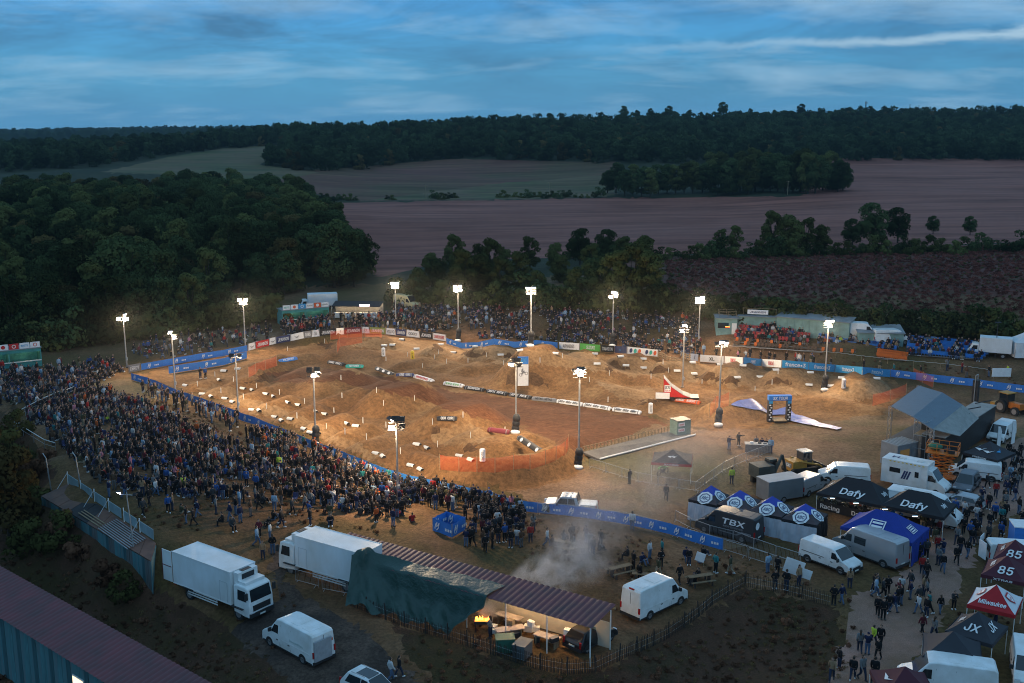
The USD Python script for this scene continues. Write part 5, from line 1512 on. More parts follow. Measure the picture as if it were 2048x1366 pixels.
def spot(rear, front, half, label, name, cat='van', group=None, ahead=0.0):
    """a thing standing where its two near wheels touch the ground; half its width lies beyond them"""
    a, b = on(*rear), on(*front)
    d = (b - a)[:2]
    d /= np.linalg.norm(d)
    n = np.array([-d[1], d[0]])
    c = (a[:2] + b[:2]) / 2
    if n @ c < 0:
        n = -n
    c = c + n * half + d * ahead
    return thing(name, label, cat, (c[0], c[1], min(a[2], b[2]) + .0 * 0 + max(0, h1(*c) - min(a[2], b[2])) * .5), math.atan2(d[1], d[0]), group)


def flank(t, s, x, z, W, word, h, ink, width, zb=1.15, k=.1, H=2.5, slant=0):
    """lettering on a flank: s = +1 left, -1 right"""
    y = s * (section(z, W, zb, k, H) + .02)
    text(word, h, frame((x, y, z), (-s, 0, 0), (0, -s * .03, 1)), PRINT.get(ink, ink), t, width=width, slant=slant)


# two white box lorries
def lorry(t, L=8.6, fridge=True, open_door=False):
    W, H = 2.5, 3.75
    a, b = -L / 2, L / 2
    box = MB().box((-1.0, 0, 2.38), (L - 2.1, W, 2.7))
    box.build('cargo_box', CARPAINT['body white'], t)
    e = MB()
    for y in (-W / 2, W / 2):
        for z in (1.06, 3.72):
            e.box((-1.0, y, z), (L - 2.06, .05, .07))
    e.build('box_rail', WHITEMETAL, t)
    MB().box((-.4, 0, .82), (L - 1.0, .9, .26)).build('chassis', TRIM, t)
    # cab
    prof = [(b - 1.85, .55), (b - 1.85, 2.75), (b - 1.6, 2.88), (b - .55, 2.86), (b - .22, 2.7), (b - .04, 1.75), (b, .9), (b - .02, .42), (b - .6, .40)]
    shell(prof, 2.4, 1.6, .05, .09).build('cab', CARPAINT['white'], t, smooth=28)
    MB().quad((b - .015, -1.0, 1.72), (b - .015, 1.0, 1.72), (b - .19, .96, 2.62), (b - .19, -.96, 2.62), .02).build('windscreen', GLASS, t)
    for s in (-1, 1):
        side_panel([(b - 1.35, 1.7), (b - .35, 1.7), (b - .5, 2.5), (b - 1.35, 2.5)], 2.4, 1.6, .05, 2.88, s).build('side_window', GLASS, t)
        MB().box((b - .12, s * 1.38, 2.25), (.12, .26, .55)).build('mirror', TRIM, t)
        MB().box((b - .02, s * .88, .78), (.1, .42, .22)).build('headlight', CLEARL, t)
        MB().box((a + .04, s * 1.0, .9), (.08, .34, .16)).build('tail_light', REDL, t)
        g = MB()
        for z in (.55, .75, .95):
            g.box((-1.0, s * 1.18, z), (3.6, .03, .1))
        g.build('side_guard', WHITEMETAL, t)
    MB().box((b + .0, 0, 1.15), (.06, 1.7, .45)).build('grille', TRIM, t)
    MB().box((b + .0, 0, .62), (.14, 2.36, .34)).build('bumper', TRIM, t)
    MB().box((b + .08, 0, .55), (.03, .52, .12)).build('number_plate', PLATE, t)
    MB().box((b - 1.1, 0, 2.98), (.9, 1.9, .20)).build('roof_fairing', CARPAINT['white'], t)
    for x in (a + 1.9, b - 1.35):
        for s in (-1, 1):
            wheel(t, x, s * 1.05, .48, s)
            q = MB()
            q.box((x, s * 1.12, 1.04), (1.3, .5, .06))
            q.build('mudguard', TRIM, t)
    if fridge:
        f = MB().box((b - 1.72, 0, 3.2), (.55, 1.9, .95))
        f.build('cooling_unit', CARPAINT['white'], t)
        MB().box((b - 1.44, 0, 3.25), (.03, 1.2, .5)).build('cooling_grille', TRIM, t)
        MB().box((b - 1.72, 0, 3.69), (.4, .9, .03)).build('cooling_fan', TRIM, t)
    for s in (-1, 1):
        fr = MB()
        x, z = b - 2.9, 1.9
        for (cx, cz, sx, sz) in ((x - .45, z, .025, 1.7), (x + .45, z, .025, 1.7), (x, z + .85, .9, .025), (x, z - .85, .9, .025)):
            fr.box((cx, s * 1.256, cz), (sx, .014, sz))
        fr.build('side_door_frame', mat('panel_seam', (.35, .37, .39)), t)
    if open_door:
        d = MB().box((a - .6, -W / 2 - .03, 2.38), (1.15, .06, 2.6), 0)
        d.build('open_rear_door', CARPAINT['body white'], t)
        MB().box((a - .6, -W / 2 - .075, 2.38), (1.18, .02, .06)).box((a - 1.17, -W / 2 - .075, 2.38), (.05, .02, 2.6)).build('door_seal', PRINT['maroon'], t)
    else:
        MB().box((a + .045, 0, 2.38), (.012, .03, 2.5)).build('rear_door_seam', TRIM, t)


t = spot((381, 1200), (466, 1243), 1.2, 'white refrigerated box lorry facing the camera, parked beside the rusty roofed stall', 'box_lorry', 'lorry')
lorry(t, 9.2, True, True)
t = spot((690, 1187), (592, 1150), 1.2, 'white box lorry half covered by the green tarpaulin', 'box_lorry', 'lorry')
lorry(t, 9.4, True)
# vans and cars
t = spot((623, 1338), (528, 1288), 1.0, 'long white van parked nose left on the dirt road below the box lorry', 'white_van')
a, b, W, H = big_van(t, CARPAINT['white'], 6.2, 2.5)
for y in (-.7, .55):
    MB().box((a - .0, y, 1.75), (.02, .16, .2)).build('hazard_sticker', PRINT['orange'], t)
MB().box((a - .06, .15, 1.3), (.10, 1.5, 1.5)).build('tail_lift', mat('tail_lift_metal', (.34, .35, .37), .5, .2, 3), t)
flank(t, 1, -1.2, 1.35, W, 'location', .16, mat('faint_print', (.45, .52, .50)), 1.6)
t = thing('white_car', 'small white car with dark sunroof cut by the bottom edge below the van', 'car', on(742, 1392), math.radians(-38))
car(t, CARPAINT['white'], 4.3, 1.62, sunroof=True)
t = spot((1293, 1245), (1363, 1208), 1.0, 'white van parked beside the paling fence at the end of the maroon shelter', 'white_van')
a, b, W, H = big_van(t, CARPAINT['white'], 6.0, 2.62)
MB().box((a + .18, 0, H - .04), (.1, .5, .1)).build('brake_light', REDL, t)
t = spot((1177, 1306), (1220, 1284), .85, 'black car parked under the corner of the maroon shelter roof', 'black_car', 'car')
car(t, CARPAINT['black'], 4.2, 1.56)
# pickup
t = spot((1172, 1034), (1104, 1029), .9, 'silver pickup parked behind the near blue banners', 'pickup', 'pickup')
L = 5.3
a, b = -L / 2, L / 2
vehicle(t, [(a, .5), (a + .02, 1.05), (a + 1.6, 1.08), (a + 1.72, 1.12), (a + 2.0, 1.78), (a + 2.3, 1.84), (b - 2.0, 1.84), (b - 1.75, 1.78), (b - 1.25, 1.16), (b - .3, 1.06), (b - .05, .86), (b, .5), (b - .05, .36)], 1.9, 1.05, .18, CARPAINT['silver'], (a + 1.1, b - .95), .38,
        [[(a + 2.05, 1.16), (a + 2.75, 1.16), (a + 2.75, 1.68), (a + 2.2, 1.68)], [(a + 2.82, 1.16), (b - 1.42, 1.16), (b - 1.75, 1.68), (a + 2.82, 1.68)]], ((b - 1.27, 1.18), (b - 1.74, 1.76)), ((a + 1.76, 1.16), (a + 1.98, 1.74)), {'head': .88, 'tail': .9}, doors=((a + 2.85, b - 1.35, .5, 1.12),), mirrors=(b - 1.5, 1.18))
MB().box((a + .85, 0, 1.12), (1.5, 1.6, .05)).build('bed_cover', CARPAINT['white'], t)
MB().tube((a + 1.75, -.72, 1.1), (a + 1.95, -.6, 1.95), .04, 6).tube((a + 1.75, .72, 1.1), (a + 1.95, .6, 1.95), .04, 6).tube((a + 1.95, -.6, 1.95), (a + 1.95, .6, 1.95), .04, 6).build('sports_bar', CARPAINT['black'], t)
for x in (a + 2.5, a + 3.0):
    for y in (-.35, .35):
        MB().box((x, y, 1.86), (.18, .3, .05)).build('roof_lamp', CLEARL, t)
# black van lettered TEX
t = spot((1494, 1089), (1402, 1064), 1.0, 'black van with large white letters TBX parked before the blue and white canopies', 'black_van')
a, b, W, H = big_van(t, CARPAINT['graphite'], 6.1, 2.5)
for s in (-1, 1):
    flank(t, s, -.9, 1.72, W, 'TBX', .52, 'white', 2.3, slant=.15)
    flank(t, s, -.9, 1.25, W, 'MOTOCROSS', .16, 'grey', 2.0)
    side_panel([(a + .3, 1.05), (a + 1.3, 1.05), (a + 1.8, .72), (b - 2.6, .72), (b - 2.6, .64), (a + 1.7, .62), (a + 1.2, .93), (a + .3, .93)], W, 1.15, .1, H, s, .02).build('stripe', PRINT['grey'], t)
MB().prism(shapely.Point(0, 0).buffer(.34, 12), .012, frame((a - .01, .45, 1.75), (0, -1, 0), (0, 0, 1))).build('round_emblem', PRINT['white'], t)
t = spot((1606, 1122), (1688, 1152), .95, 'white van facing the camera in front of the long silver van', 'white_van')
mid_van(t, CARPAINT['white'])
t = spot((1762, 1134), (1688, 1108), 1.0, 'long silver van with a dark side window beside the blue canopy', 'silver_van')
big_van(t, CARPAINT['silver'], 6.6, 2.6, win=True)
t = spot((1980, 964), (1916, 957), .95, 'white van facing left between the orange lift and the gravel path', 'white_van')
mid_van(t, CARPAINT['white'], 5.3)
t = spot((1725, 972), (1652, 966), .95, 'white van nosing left behind the left black canopy', 'white_van')
mid_van(t, CARPAINT['white'], 5.3)
t = spot((1612, 996), (1655, 978), .95, 'silver van seen from behind, left of the black canopies', 'silver_van')
mid_van(t, CARPAINT['silver'], 5.0, 1.95)
t = spot((2033, 872), (2004, 890), .95, 'white van facing the camera behind the dark canopy at the stage', 'white_van')
mid_van(t, CARPAINT['white'], 5.2, 2.1)
t = spot((1937, 1024), (1897, 1014), .85, 'silver grey hatchback parked behind the white camper with awning', 'grey_car', 'car')
car(t, CARPAINT['silver'], 4.2, 1.48)
t = spot((1963, 968), (1938, 996), .9, 'dark grey covered four by four in front of the white van', 'grey_car', 'car')
car(t, CARPAINT['grey'], 4.5, 1.85, W=1.85)
t = spot((792, 616), (822, 619), .95, 'cream high roofed van lit by the mast behind the far crowd', 'cream_van')
big_van(t, CARPAINT['cream'], 5.6, 2.6)
t = spot((1752, 688), (1818, 692), .95, 'white van behind the small flat roofed shed at the blue seats', 'white_van')
big_van(t, CARPAINT['white'], 6.0, 2.4)
t = spot((1700, 676), (1742, 680), .95, 'white van body between the two green sheds', 'white_van')
big_van(t, CARPAINT['white'], 5.8, 2.5)
t = spot((1850, 696), (1888, 699), .9, 'dark car behind the blue seats', 'dark_car', 'car')
car(t, CARPAINT['grey'], 4.5, 1.65)


def small_lorry(t, L=6.4):
    a, b = -L / 2, L / 2
    MB().box((-.85, 0, 2.0), (L - 1.8, 2.3, 2.3)).build('cargo_box', CARPAINT['body white'], t)
    shell([(b - 1.7, .5), (b - 1.7, 1.95), (b - 1.35, 2.1), (b - .75, 2.08), (b - .3, 1.25), (b, 1.0), (b - .02, .4)], 2.0, 1.1, .08).build('cab', CARPAINT['white'], t, smooth=28)
    MB().quad((b - .30, -.85, 1.28), (b - .30, .85, 1.28), (b - .72, .8, 2.02), (b - .72, -.8, 2.02), .02).build('windscreen', GLASS, t)
    for s in (-1, 1):
        side_panel([(b - 1.5, 1.2), (b - .6, 1.2), (b - .9, 1.8), (b - 1.5, 1.8)], 2.0, 1.1, .08, 2.1, s).build('side_window', GLASS, t)
        for x in (a + 1.2, b - .9):
            wheel(t, x, s * .9, .36, s)
    MB().box((-.2, 0, .7), (L - 1.2, .8, .2)).build('chassis', TRIM, t)


t = spot((1996, 718), (1958, 714), 1.1, 'white box lorry facing left behind the right end of the blue seats', 'box_lorry', 'lorry')
small_lorry(t)
t = spot((660, 618), (615, 622), 1.2, 'white lorry with sloping box behind the far green stall', 'box_lorry', 'lorry')
small_lorry(t, 7.5)
# the motor home with the printed flank and the camper with its awning out


def motorhome(t, L, prints=False, awning=False, curved=False):
    a, b = -L / 2, L / 2
    W = 2.3
    if curved:
        prof = [(a, .45), (a, 2.3), (a + .3, 2.72), (b - 2.6, 2.78), (b - 1.7, 2.55), (b - .9, 1.55), (b - .2, 1.1), (b, .7), (b - .02, .35)]
        shell(prof, W, 1.4, .10, .1).build('body', CARPAINT['white'], t, smooth=40)
        ws = ((b - .93, 1.6), (b - 1.66, 2.46))
    else:
        MB().box((-.95, 0, 1.8), (L - 1.9, W, 2.5)).build('living_box', CARPAINT['white'], t)
        prof = [(b - 2.0, .4), (b - 2.0, 2.55), (b - 1.55, 2.5), (b - .85, 1.5), (b - .25, 1.15), (b, .8), (b - .02, .35)]
        shell(prof, 2.05, 1.2, .10).build('cab', CARPAINT['white'], t, smooth=28)
        ws = ((b - .87, 1.54), (b - 1.52, 2.44))
    MB().quad((ws[0][0] + .02, -.85, ws[0][1] + .01), (ws[0][0] + .02, .85, ws[0][1] + .01), (ws[1][0] + .02, .8, ws[1][1] + .01), (ws[1][0] + .02, -.8, ws[1][1] + .01), .02).build('windscreen', GLASS, t)
    for s in (-1, 1):
        side_panel([(b - 1.85, 1.45), (b - 1.05, 1.45), (b - 1.45, 2.05), (b - 1.85, 2.05)], W if curved else 2.05, 1.2, .1, 2.6, s, .02).build('side_window', GLASS, t)
        for x in (a + 1.5, b - 1.0):
            wheel(t, x, s * .95, .35, s)
        MB().box((b - .1, s * .75, .92), (.2, .3, .22)).build('headlight', CLEARL, t)
        MB().box((b - 1.1, s * 1.2, 1.65), (.12, .22, .3)).build('mirror', TRIM, t)
    MB().box((b - .02, 0, .5), (.14, 2.0, .3)).build('bumper', TRIM, t)
    if prints:
        for s in (-1, 1):
            y = s * (W / 2 + .012)
            MB().box((-1.9, y, 2.0), (1.1, .03, .5)).build('side_window', GLASS, t)
            MB().box((.35, y, 1.6), (.75, .02, 1.9)).build('side_door', CARPAINT['white'], t)
            MB().box((.35, y + s * .012, 1.9), (.4, .02, .6)).build('door_window', GLASS, t)
            m = MB()
            for dx in (-.25, .0, .28):
                m.prism([(dx - .6, .0), (dx - .42, .0), (dx - .1, .9), (dx - .28, .9)], .012, frame((-.4, y, 1.2), (-s, 0, 0), (0, 0, 1)))
            m.build('printed_stripe', PRINT['navy'], t)
        text('H', .55, frame((-2.2, 0, 3.07), (1, 0, 0), (0, 1, 0)), PRINT['navy'], t, width=.7)
        m = MB()
        for i in range(9):
            m.box((-2.4 + i * .42, -W / 2 - .012, 2.9), (.2, .02, .1))
        m.build('check_stripe', PRINT['yellow'], t)
    for x in (-.9, .9):
        MB().box((x - .6, 0, 3.06 if not curved else 2.80), (.6, .6, .08)).build('roof_hatch', WHITEPL, t)
    if awning:
        MB().quad((-L / 2 + .4, -W / 2 - 1.9, 2.15), (L / 2 - 2.6, -W / 2 - 1.9, 2.15), (L / 2 - 2.6, -W / 2 + .03, 2.62), (-L / 2 + .4, -W / 2 + .03, 2.62), .03).build('awning', mat('awning_cloth', (.45, .44, .43), .8, .1, 1), t)
        for x in (-L / 2 + .5, L / 2 - 2.7):
            MB().tube((x, -W / 2 - 1.85, 0), (x, -W / 2 - 1.85, 2.15), .025, 5).build('awning_leg', STEEL, t)


t = spot((1783, 975), (1866, 992), 1.1, 'white motor home with blue printed flank, parked before the stage scaffold', 'motor_home', 'motor home')
motorhome(t, 6.6, prints=True)
t = spot((1790, 1036), (1886, 1056), 1.1, 'white camper with its pale awning out, beside the right black canopy', 'motor_home', 'motor home')
motorhome(t, 7.0, curved=True, awning=True)
t = thing('white_van', 'white van with lit orange marks at the bottom edge below the dark canopy', 'van', on(1890, 1385), math.radians(163))
big_van(t, CARPAINT['white'], 6.2, 2.5)
t = thing('white_van', 'white van facing the camera, cut by the right edge near the bottom', 'van', on(2052, 1352), math.radians(-112))
mid_van(t, CARPAINT['white'], 5.2, 2.0)
t = thing('white_van', 'white van with a whiteboard at its door, behind the dark red 85 canopies', 'van', on(2035, 1128), math.radians(-10))
mid_van(t, CARPAINT['white'], 5.2, 2.0)
MB().box((-3.1, -.6, 1.35), (.06, 1.1, 1.5), .3).build('notice_board', PRINT['white'], t)
MB().box((-2.9, .6, 1.7), (.06, 1.1, 1.1), -.5).build('open_door', CARPAINT['white'], t)
# grey goods trailer
t = spot((1540, 1010), (1600, 1000), 1.0, 'grey roofed box trailer behind the blue and white canopies', 'box_trailer', 'trailer')
MB().box((0, 0, 1.35), (4.2, 2.1, 2.0)).build('body', mat('trailer_grey', (.16, .17, .18), .5, .2, 1), t)
MB().box((0, 0, 2.38), (4.25, 2.15, .06)).build('roof', mat('trailer_roof', (.32, .34, .36), .5, .15, 1), t)
MB().tube((2.1, 0, .5), (3.2, 0, .5), .06, 6).build('drawbar', DARKMETAL, t)
for s in (-1, 1):
    wheel(t, -.2, s * .95, .33, s)
# loader
t = spot((1592, 952), (1636, 946), .9, 'yellow tracked loader with dark cab, standing on the dry earth', 'loader', 'loader')
YEL = mat('machine_yellow', (.45, .22, .03), .5, .3, 1.5)
MB().box((-.9, 0, .95), (1.8, 1.6, 1.1)).build('engine_cover', YEL, t)
for s in (-1, 1):
    m = MB().box((-.1, s * .85, .42), (3.0, .42, .6))
    for x in (-1.6, 1.4):
        m.tube((x, s * .64, .42), (x, s * 1.06, .42), .38, 12)
    m.build('track', RUBBER, t)
    MB().tube((-1.0, s * .8, 1.5), (1.5, s * .8, .9), .12, 6).tube((1.5, s * .8, .9), (2.1, s * .8, .5), .11, 6).build('lift_arm', YEL, t)
    MB().box((.2, s * .62, 1.85), (1.0, .03, .8)).build('cab_window', GLASS, t)
MB().box((.2, 0, 1.75), (1.15, 1.2, 1.2)).build('cab', DARKMETAL, t)
MB().box((.2, 0, 2.4), (1.3, 1.3, .1)).build('cab_roof', STEEL, t)
MB().prism([(2.0, .1), (2.9, .05), (2.7, .35), (2.1, .9), (2.0, .9)], 2.0, np.array([[1, 0, 0, 0], [0, 0, -1, 1.0], [0, 1, 0, 0], [0, 0, 0, 1]])).build('bucket', DARKMETAL, t)
MB().box((-1.82, 0, 1.0), (.03, 1.0, .5)).build('rear_plate', PRINT['grey'], t)
text('CAT', .3, frame((-1.84, 0, 1.0), (0, -1, 0), (0, 0, 1)), PRINT['white'], t, width=.8)
# excavator, dark
t = spot((1520, 975), (1566, 968), .9, 'dark green grey digger with folded arm, left of the loader', 'digger', 'digger')
DG = mat('digger_dark_paint', (.05, .06, .055), .6, .4, 2)
MB().box((-.7, 0, 1.55), (2.0, 1.9, 1.3)).build('engine_cover', DG, t)
MB().box((.7, .45, 1.75), (.9, .95, 1.6)).build('cab', DG, t)
MB().box((.7, .45, 1.95), (.95, .98, .8)).build('cab_window', GLASS, t)
MB().tube((.7, -.4, 1.4), (1.5, -.4, 3.1), .17, 6).build('boom', DG, t)
MB().tube((1.5, -.4, 3.1), (2.1, -.4, 1.0), .14, 6).build('arm', DG, t)
MB().prism([(1.7, .2), (2.4, .3), (2.3, 1.0), (1.9, 1.1)], .8, np.array([[1, 0, 0, 0], [0, 0, -1, .0], [0, 1, 0, 0], [0, 0, 0, 1]])).build('bucket', DARKMETAL, t)
for s in (-1, 1):
    MB().box((0, s * .8, .4), (2.8, .45, .7)).build('track', RUBBER, t)
# orange scissor lift
t = spot((1858, 968), (1898, 975), .8, 'orange scissor lift with a railed platform and a green cover beside the stage', 'scissor_lift', 'scissor lift')
ORG = mat('lift_orange', (.60, .155, .015), .5, .25, 1.5)
MB().box((0, 0, .6), (2.9, 1.6, .5)).build('chassis', ORG, t)
for x in (-1.1, 1.1):
    for s in (-1, 1):
        wheel(t, x, s * .8, .4, s)
sc = MB()
for k in range(4):
    z0, z1 = .9 + k * .62, .9 + (k + 1) * .62
    for y in (-.6, .6):
        sc.tube((-1.2, y, z0), (1.2, y, z1), .06, 4).tube((1.2, y, z0), (-1.2, y, z1), .06, 4)
sc.build('scissor_arms', ORG, t)
MB().box((0, 0, 3.45), (3.2, 1.7, .12)).build('platform', ORG, t)
rl = MB()
for z in (4.0, 4.5):
    rl.path([(-1.55, -.8, z), (1.55, -.8, z), (1.55, .8, z), (-1.55, .8, z), (-1.55, -.8, z)], .035, 5)
for x in (-1.55, -.5, .5, 1.55):
    for y in (-.8, .8):
        rl.tube((x, y, 3.5), (x, y, 4.5), .035, 5)
rl.build('guard_rail', ORG, t)
MB().mesh(trimesh.creation.icosphere(2, .55), np.array([[1.3, 0, 0, -.8], [0, 1, 0, .3], [0, 0, .7, 3.9], [0, 0, 0, 1]])).build('green_cover', mat('green_cover', (.03, .18, .10), .6, .4, 3), t, smooth=50)
for x, y in ((.4, .2), (.9, -.3)):
    MB().box((x, y, 3.68), (.6, .4, .35)).build('tool_case', TRIM, t)
# tractor at the right edge
t = spot((1990, 822), (2030, 832), .9, 'dull orange tractor with yellow roof cut by the right edge beyond the stage', 'tractor', 'tractor')
MB().box((.9, 0, 1.2), (1.8, .9, .8)).build('bonnet', ORG, t)
MB().box((-.6, 0, 1.9), (1.3, 1.4, 1.5)).build('cab', GLASS, t)
MB().box((-.6, 0, 2.7), (1.5, 1.6, .12)).build('cab_roof', YEL, t)
for x, r in ((-.8, .85), (1.4, .6)):
    for s in (-1, 1):
        wheel(t, x, s * .85, r, s)
MB().box((-1.9, 0, .9), (1.0, 1.8, .5)).build('linkage_box', YEL, t)
# ------------------------------------------------------------------ canopies, stage, stand, sheds, shelter
def at_h(u, v, z):
    return flat(u, v, z)


def fabric(n, c):
    return mat('canopy_' + n, c, .75, .12, 1.2, spec=.25, coord='object')


CAN = {'black': fabric('black', (.020, .020, .024)), 'blue': fabric('blue', (.015, .04, .26)), 'deep blue': fabric('deep_blue', (.04, .07, .38)), 'charcoal': fabric('charcoal', (.04, .04, .048)), 'maroon': fabric('maroon', (.085, .02, .032)), 'red': fabric('red', (.42, .02, .025)),
       'white': fabric('white', (.66, .66, .67)), 'brown': fabric('brown', (.075, .055, .06)), 'pale': fabric('pale', (.50, .52, .58))}


def canopy(name, label, L, R, depth, zE, zA, cols, group=None, walls=(), prints=(), front_word=None, ridge=0.0, legs=True, val='black', cap=None):
    """a pop-up canopy whose front eave runs from L to R (world points at eave height)"""
    L, R = np.array(L, float), np.array(R, float)
    d = R - L
    W = float(np.hypot(d[0], d[1]))
    rz = math.atan2(d[1], d[0])
    n = np.array([-math.sin(rz), math.cos(rz)])
    c = (L[:2] + R[:2]) / 2 + n * depth / 2
    g = h1(*c)
    t = thing(name, label, 'canopy', (c[0], c[1], g), rz, group)
    z0, z1 = zE, zA
    hw, hd = W / 2, depth / 2
    cor = [(-hw, -hd), (hw, -hd), (hw, hd), (-hw, hd)]
    tops = [(-ridge, 0), (ridge, 0), (ridge, 0), (-ridge, 0)]
    for k in range(4):
        a, b = np.array(cor[k]), np.array(cor[(k + 1) % 4])
        ta, tb = np.array(tops[k]), np.array(tops[(k + 1) % 4])
        rows = []
        for s in np.linspace(0, 1, 7):
            z = z0 + (z1 - z0) * (s ** 1.25)
            p, q = a + (ta - a) * s, b + (tb - b) * s
            rows.append([np.r_[p + (q - p) * u, z - .05 * math.sin(math.pi * u) * (1 - s)] for u in np.linspace(0, 1, 6)])
        col = cols[k % len(cols)]
        m = MB().grid(np.array(rows).transpose(1, 0, 2))
        m.build('roof_panel', CAN[col], t)
        e = (b - a)
        nn = np.array([e[1], -e[0]]) / np.hypot(*e)
        v = MB().quad(np.r_[a + nn * .012, z0 - .28], np.r_[b + nn * .012, z0 - .28], np.r_[b + nn * .012, z0 + .005], np.r_[a + nn * .012, z0 + .005], .008)
        v.build('valance', CAN[val], t)
        if k in walls:
            rg = np.random.default_rng(k + 3)
            G = np.array([[np.r_[a + (b - a) * u + nn * (.02 + .05 * math.sin(u * 19 + zz * 2)), zz] for zz in (.03, .8, z0 - .25)] for u in np.linspace(0, 1, 15)])
            MB().grid(G).build('side_wall', CAN[walls[k]] if isinstance(walls, dict) else CAN['pale'], t)
    if cap:
        for k in range(4):
            a, b = np.array(cor[k]), np.array(cor[(k + 1) % 4])
            rows = []
            for s in np.linspace(.52, 1, 4):
                p, q = a * (1 - s), b * (1 - s)
                rows.append([np.r_[p + (q - p) * u, z0 + (z1 - z0) * s ** 1.25 + .025] for u in np.linspace(0, 1, 3)])
            MB().grid(np.array(rows).transpose(1, 0, 2)).build('roof_cap', CAN[cap], t)
    if legs:
        for (x, y) in cor:
            MB().tube((x * .985, y * .985, 0), (x * .985, y * .985, z0), .028, 5).build('leg', WHITEMETAL, t)
            MB().box((x * .985, y * .985, .02), (.16, .16, .04)).build('foot', DARKMETAL, t)
    # prints lie on the slopes: (panel, along, up the slope, word or shape, height, width, ink)
    for (k, al, up_, w, hh, ww, ink) in prints:
        a, b = np.array(cor[k]), np.array(cor[(k + 1) % 4])
        ta, tb = np.array(tops[k]), np.array(tops[(k + 1) % 4])

        def P(u, s):
            p, q = a + (ta - a) * s, b + (tb - b) * s
            return np.r_[p + (q - p) * u, z0 + (z1 - z0) * s ** 1.25 - .05 * math.sin(math.pi * u) * (1 - s)]
        o = P(al, up_)
        x = P(al + .02, up_) - P(al - .02, up_)
        y = P(al, up_ + .03) - P(al, up_ - .03)
        T = frame(o, x, y)
        T[:3, 3] += T[:3, 2] * (.055 if hh < .5 else .07)
        if w == 'hex':
            MB().prism(shapely.Point(0, 0).buffer(hh / 2, 2), .01, T).build('printed_hexagon', PRINT[ink], t)
            T2 = T.copy()
            T2[:3, 3] += T[:3, 2] * .014
            MB().prism(shapely.Point(0, 0).buffer(hh * .36, 2).difference(shapely.Point(0, 0).buffer(hh * .30, 2)), .01, T2).build('hexagon_outline', PRINT['navy'], t)
            text('ABC', hh * .22, T2, PRINT['navy'], t, width=hh * .42)
        elif w == 'shield':
            MB().prism(Polygon([(-hh * .42, hh * .45), (hh * .42, hh * .45), (hh * .4, -.05 * hh), (0, -hh * .5), (-hh * .4, -.05 * hh)]), .01, T).build('printed_shield', PRINT[ink], t)
            T2 = T.copy()
            T2[:3, 3] += T[:3, 2] * .014
            MB().prism(Polygon([(-hh * .32, hh * .34), (hh * .32, hh * .34), (hh * .3, -.02 * hh), (0, -hh * .36), (-hh * .3, -.02 * hh)]), .01, T2).build('shield_field', PRINT['white'], t)
            text('MOTO', hh * .16, T2, PRINT[ink], t, width=hh * .5)
        elif w == 'panel':
            fr = shapely.box(-ww / 2, -hh / 2, ww / 2, hh / 2)
            MB().prism(fr.difference(fr.buffer(-hh * .07)), .01, T).build('printed_frame', PRINT[ink], t)
            m = MB()
            for q in range(3):
                m.prism(shapely.box(-ww * .36, hh * (.2 - .26 * q), ww * .36, hh * (.34 - .26 * q)), .01, T)
            m.build('printed_bands', PRINT[ink], t)
        elif w == 'wing':
            MB().prism(Polygon([(-ww / 2, .1 * hh), (0, -hh * .3), (ww / 2, hh * .5), (ww * .1, hh * .05), (0, hh * .2)]), .01, T).build('printed_wing', PRINT[ink], t)
        else:
            text(w, hh, T, PRINT[ink], t, width=ww, slant=.15)
    if front_word:
        w, ink, width = front_word
        text(w, .16, frame((0, -hd - .035, z0 - .14), (1, 0, 0), (0, 0, 1)), PRINT[ink], t, width=width)
    return t


def front(pl, pr, zE):
    """front eave from two pixels at eave height above the ground"""
    return flat(pl[0], pl[1], zE), flat(pr[0], pr[1], zE)


# four blue and white canopies in a row
row = [(1377, 996), (1434, 1009), (1497, 1022), (1563, 1036), (1634, 1050)]
for i in range(4):
    L, R = front(row[i], row[i + 1], 2.1)
    canopy('team_canopy', f'{["leftmost", "second", "third", "rightmost"][i]} of four brown and blue canopies with white hexagons', L, R, 3.4, 2.1, 3.3, ['brown'], 'canopies with white hexagons', cap='deep blue',
           walls={0: 'pale', 1: 'black'} if i == 3 else {0: 'pale'} if i else {0: 'pale', 3: 'pale'}, prints=[(0, .5, .30, 'hex', 1.55, 0, 'white'), (1, .5, .32, 'hex', 1.5, 0, 'white'), (3, .5, .32, 'hex', 1.3, 0, 'white')])
# two black canopies with a big white word
L, R = front((1633, 985), (1768, 1012), 2.3)
canopy('shop_canopy', 'left black canopy with the white word Dafy, motorcycles under it', L, R, 4.6, 2.3, 3.7, ['black'], 'black canopies with a white word', prints=[(0, .5, .35, 'Dafy', .75, 2.3, 'white'), (1, .5, .35, 'Dafy', .4, .9, 'white'), (3, .5, .35, 'Dafy', .4, .9, 'white')], ridge=1.2)
L, R = front((1761, 1010), (1888, 1036), 2.3)
canopy('shop_canopy', 'right black canopy with the white word Dafy, people under it', L, R, 4.4, 2.3, 3.6, ['black'], 'black canopies with a white word', prints=[(0, .5, .35, 'Dafy', .75, 2.3, 'white'), (1, .5, .35, 'Dafy', .4, .9, 'white')], ridge=1.0)
a, b = on(1632, 1018), on(1745, 1046)
banner(a, b, .9, 'black', ['Racing', 'Dafy'], 'white', 'low black barrier banner lettered Racing and Dafy before the left black canopy')
L, R = front((1681, 1053), (1824, 1087), 2.2)
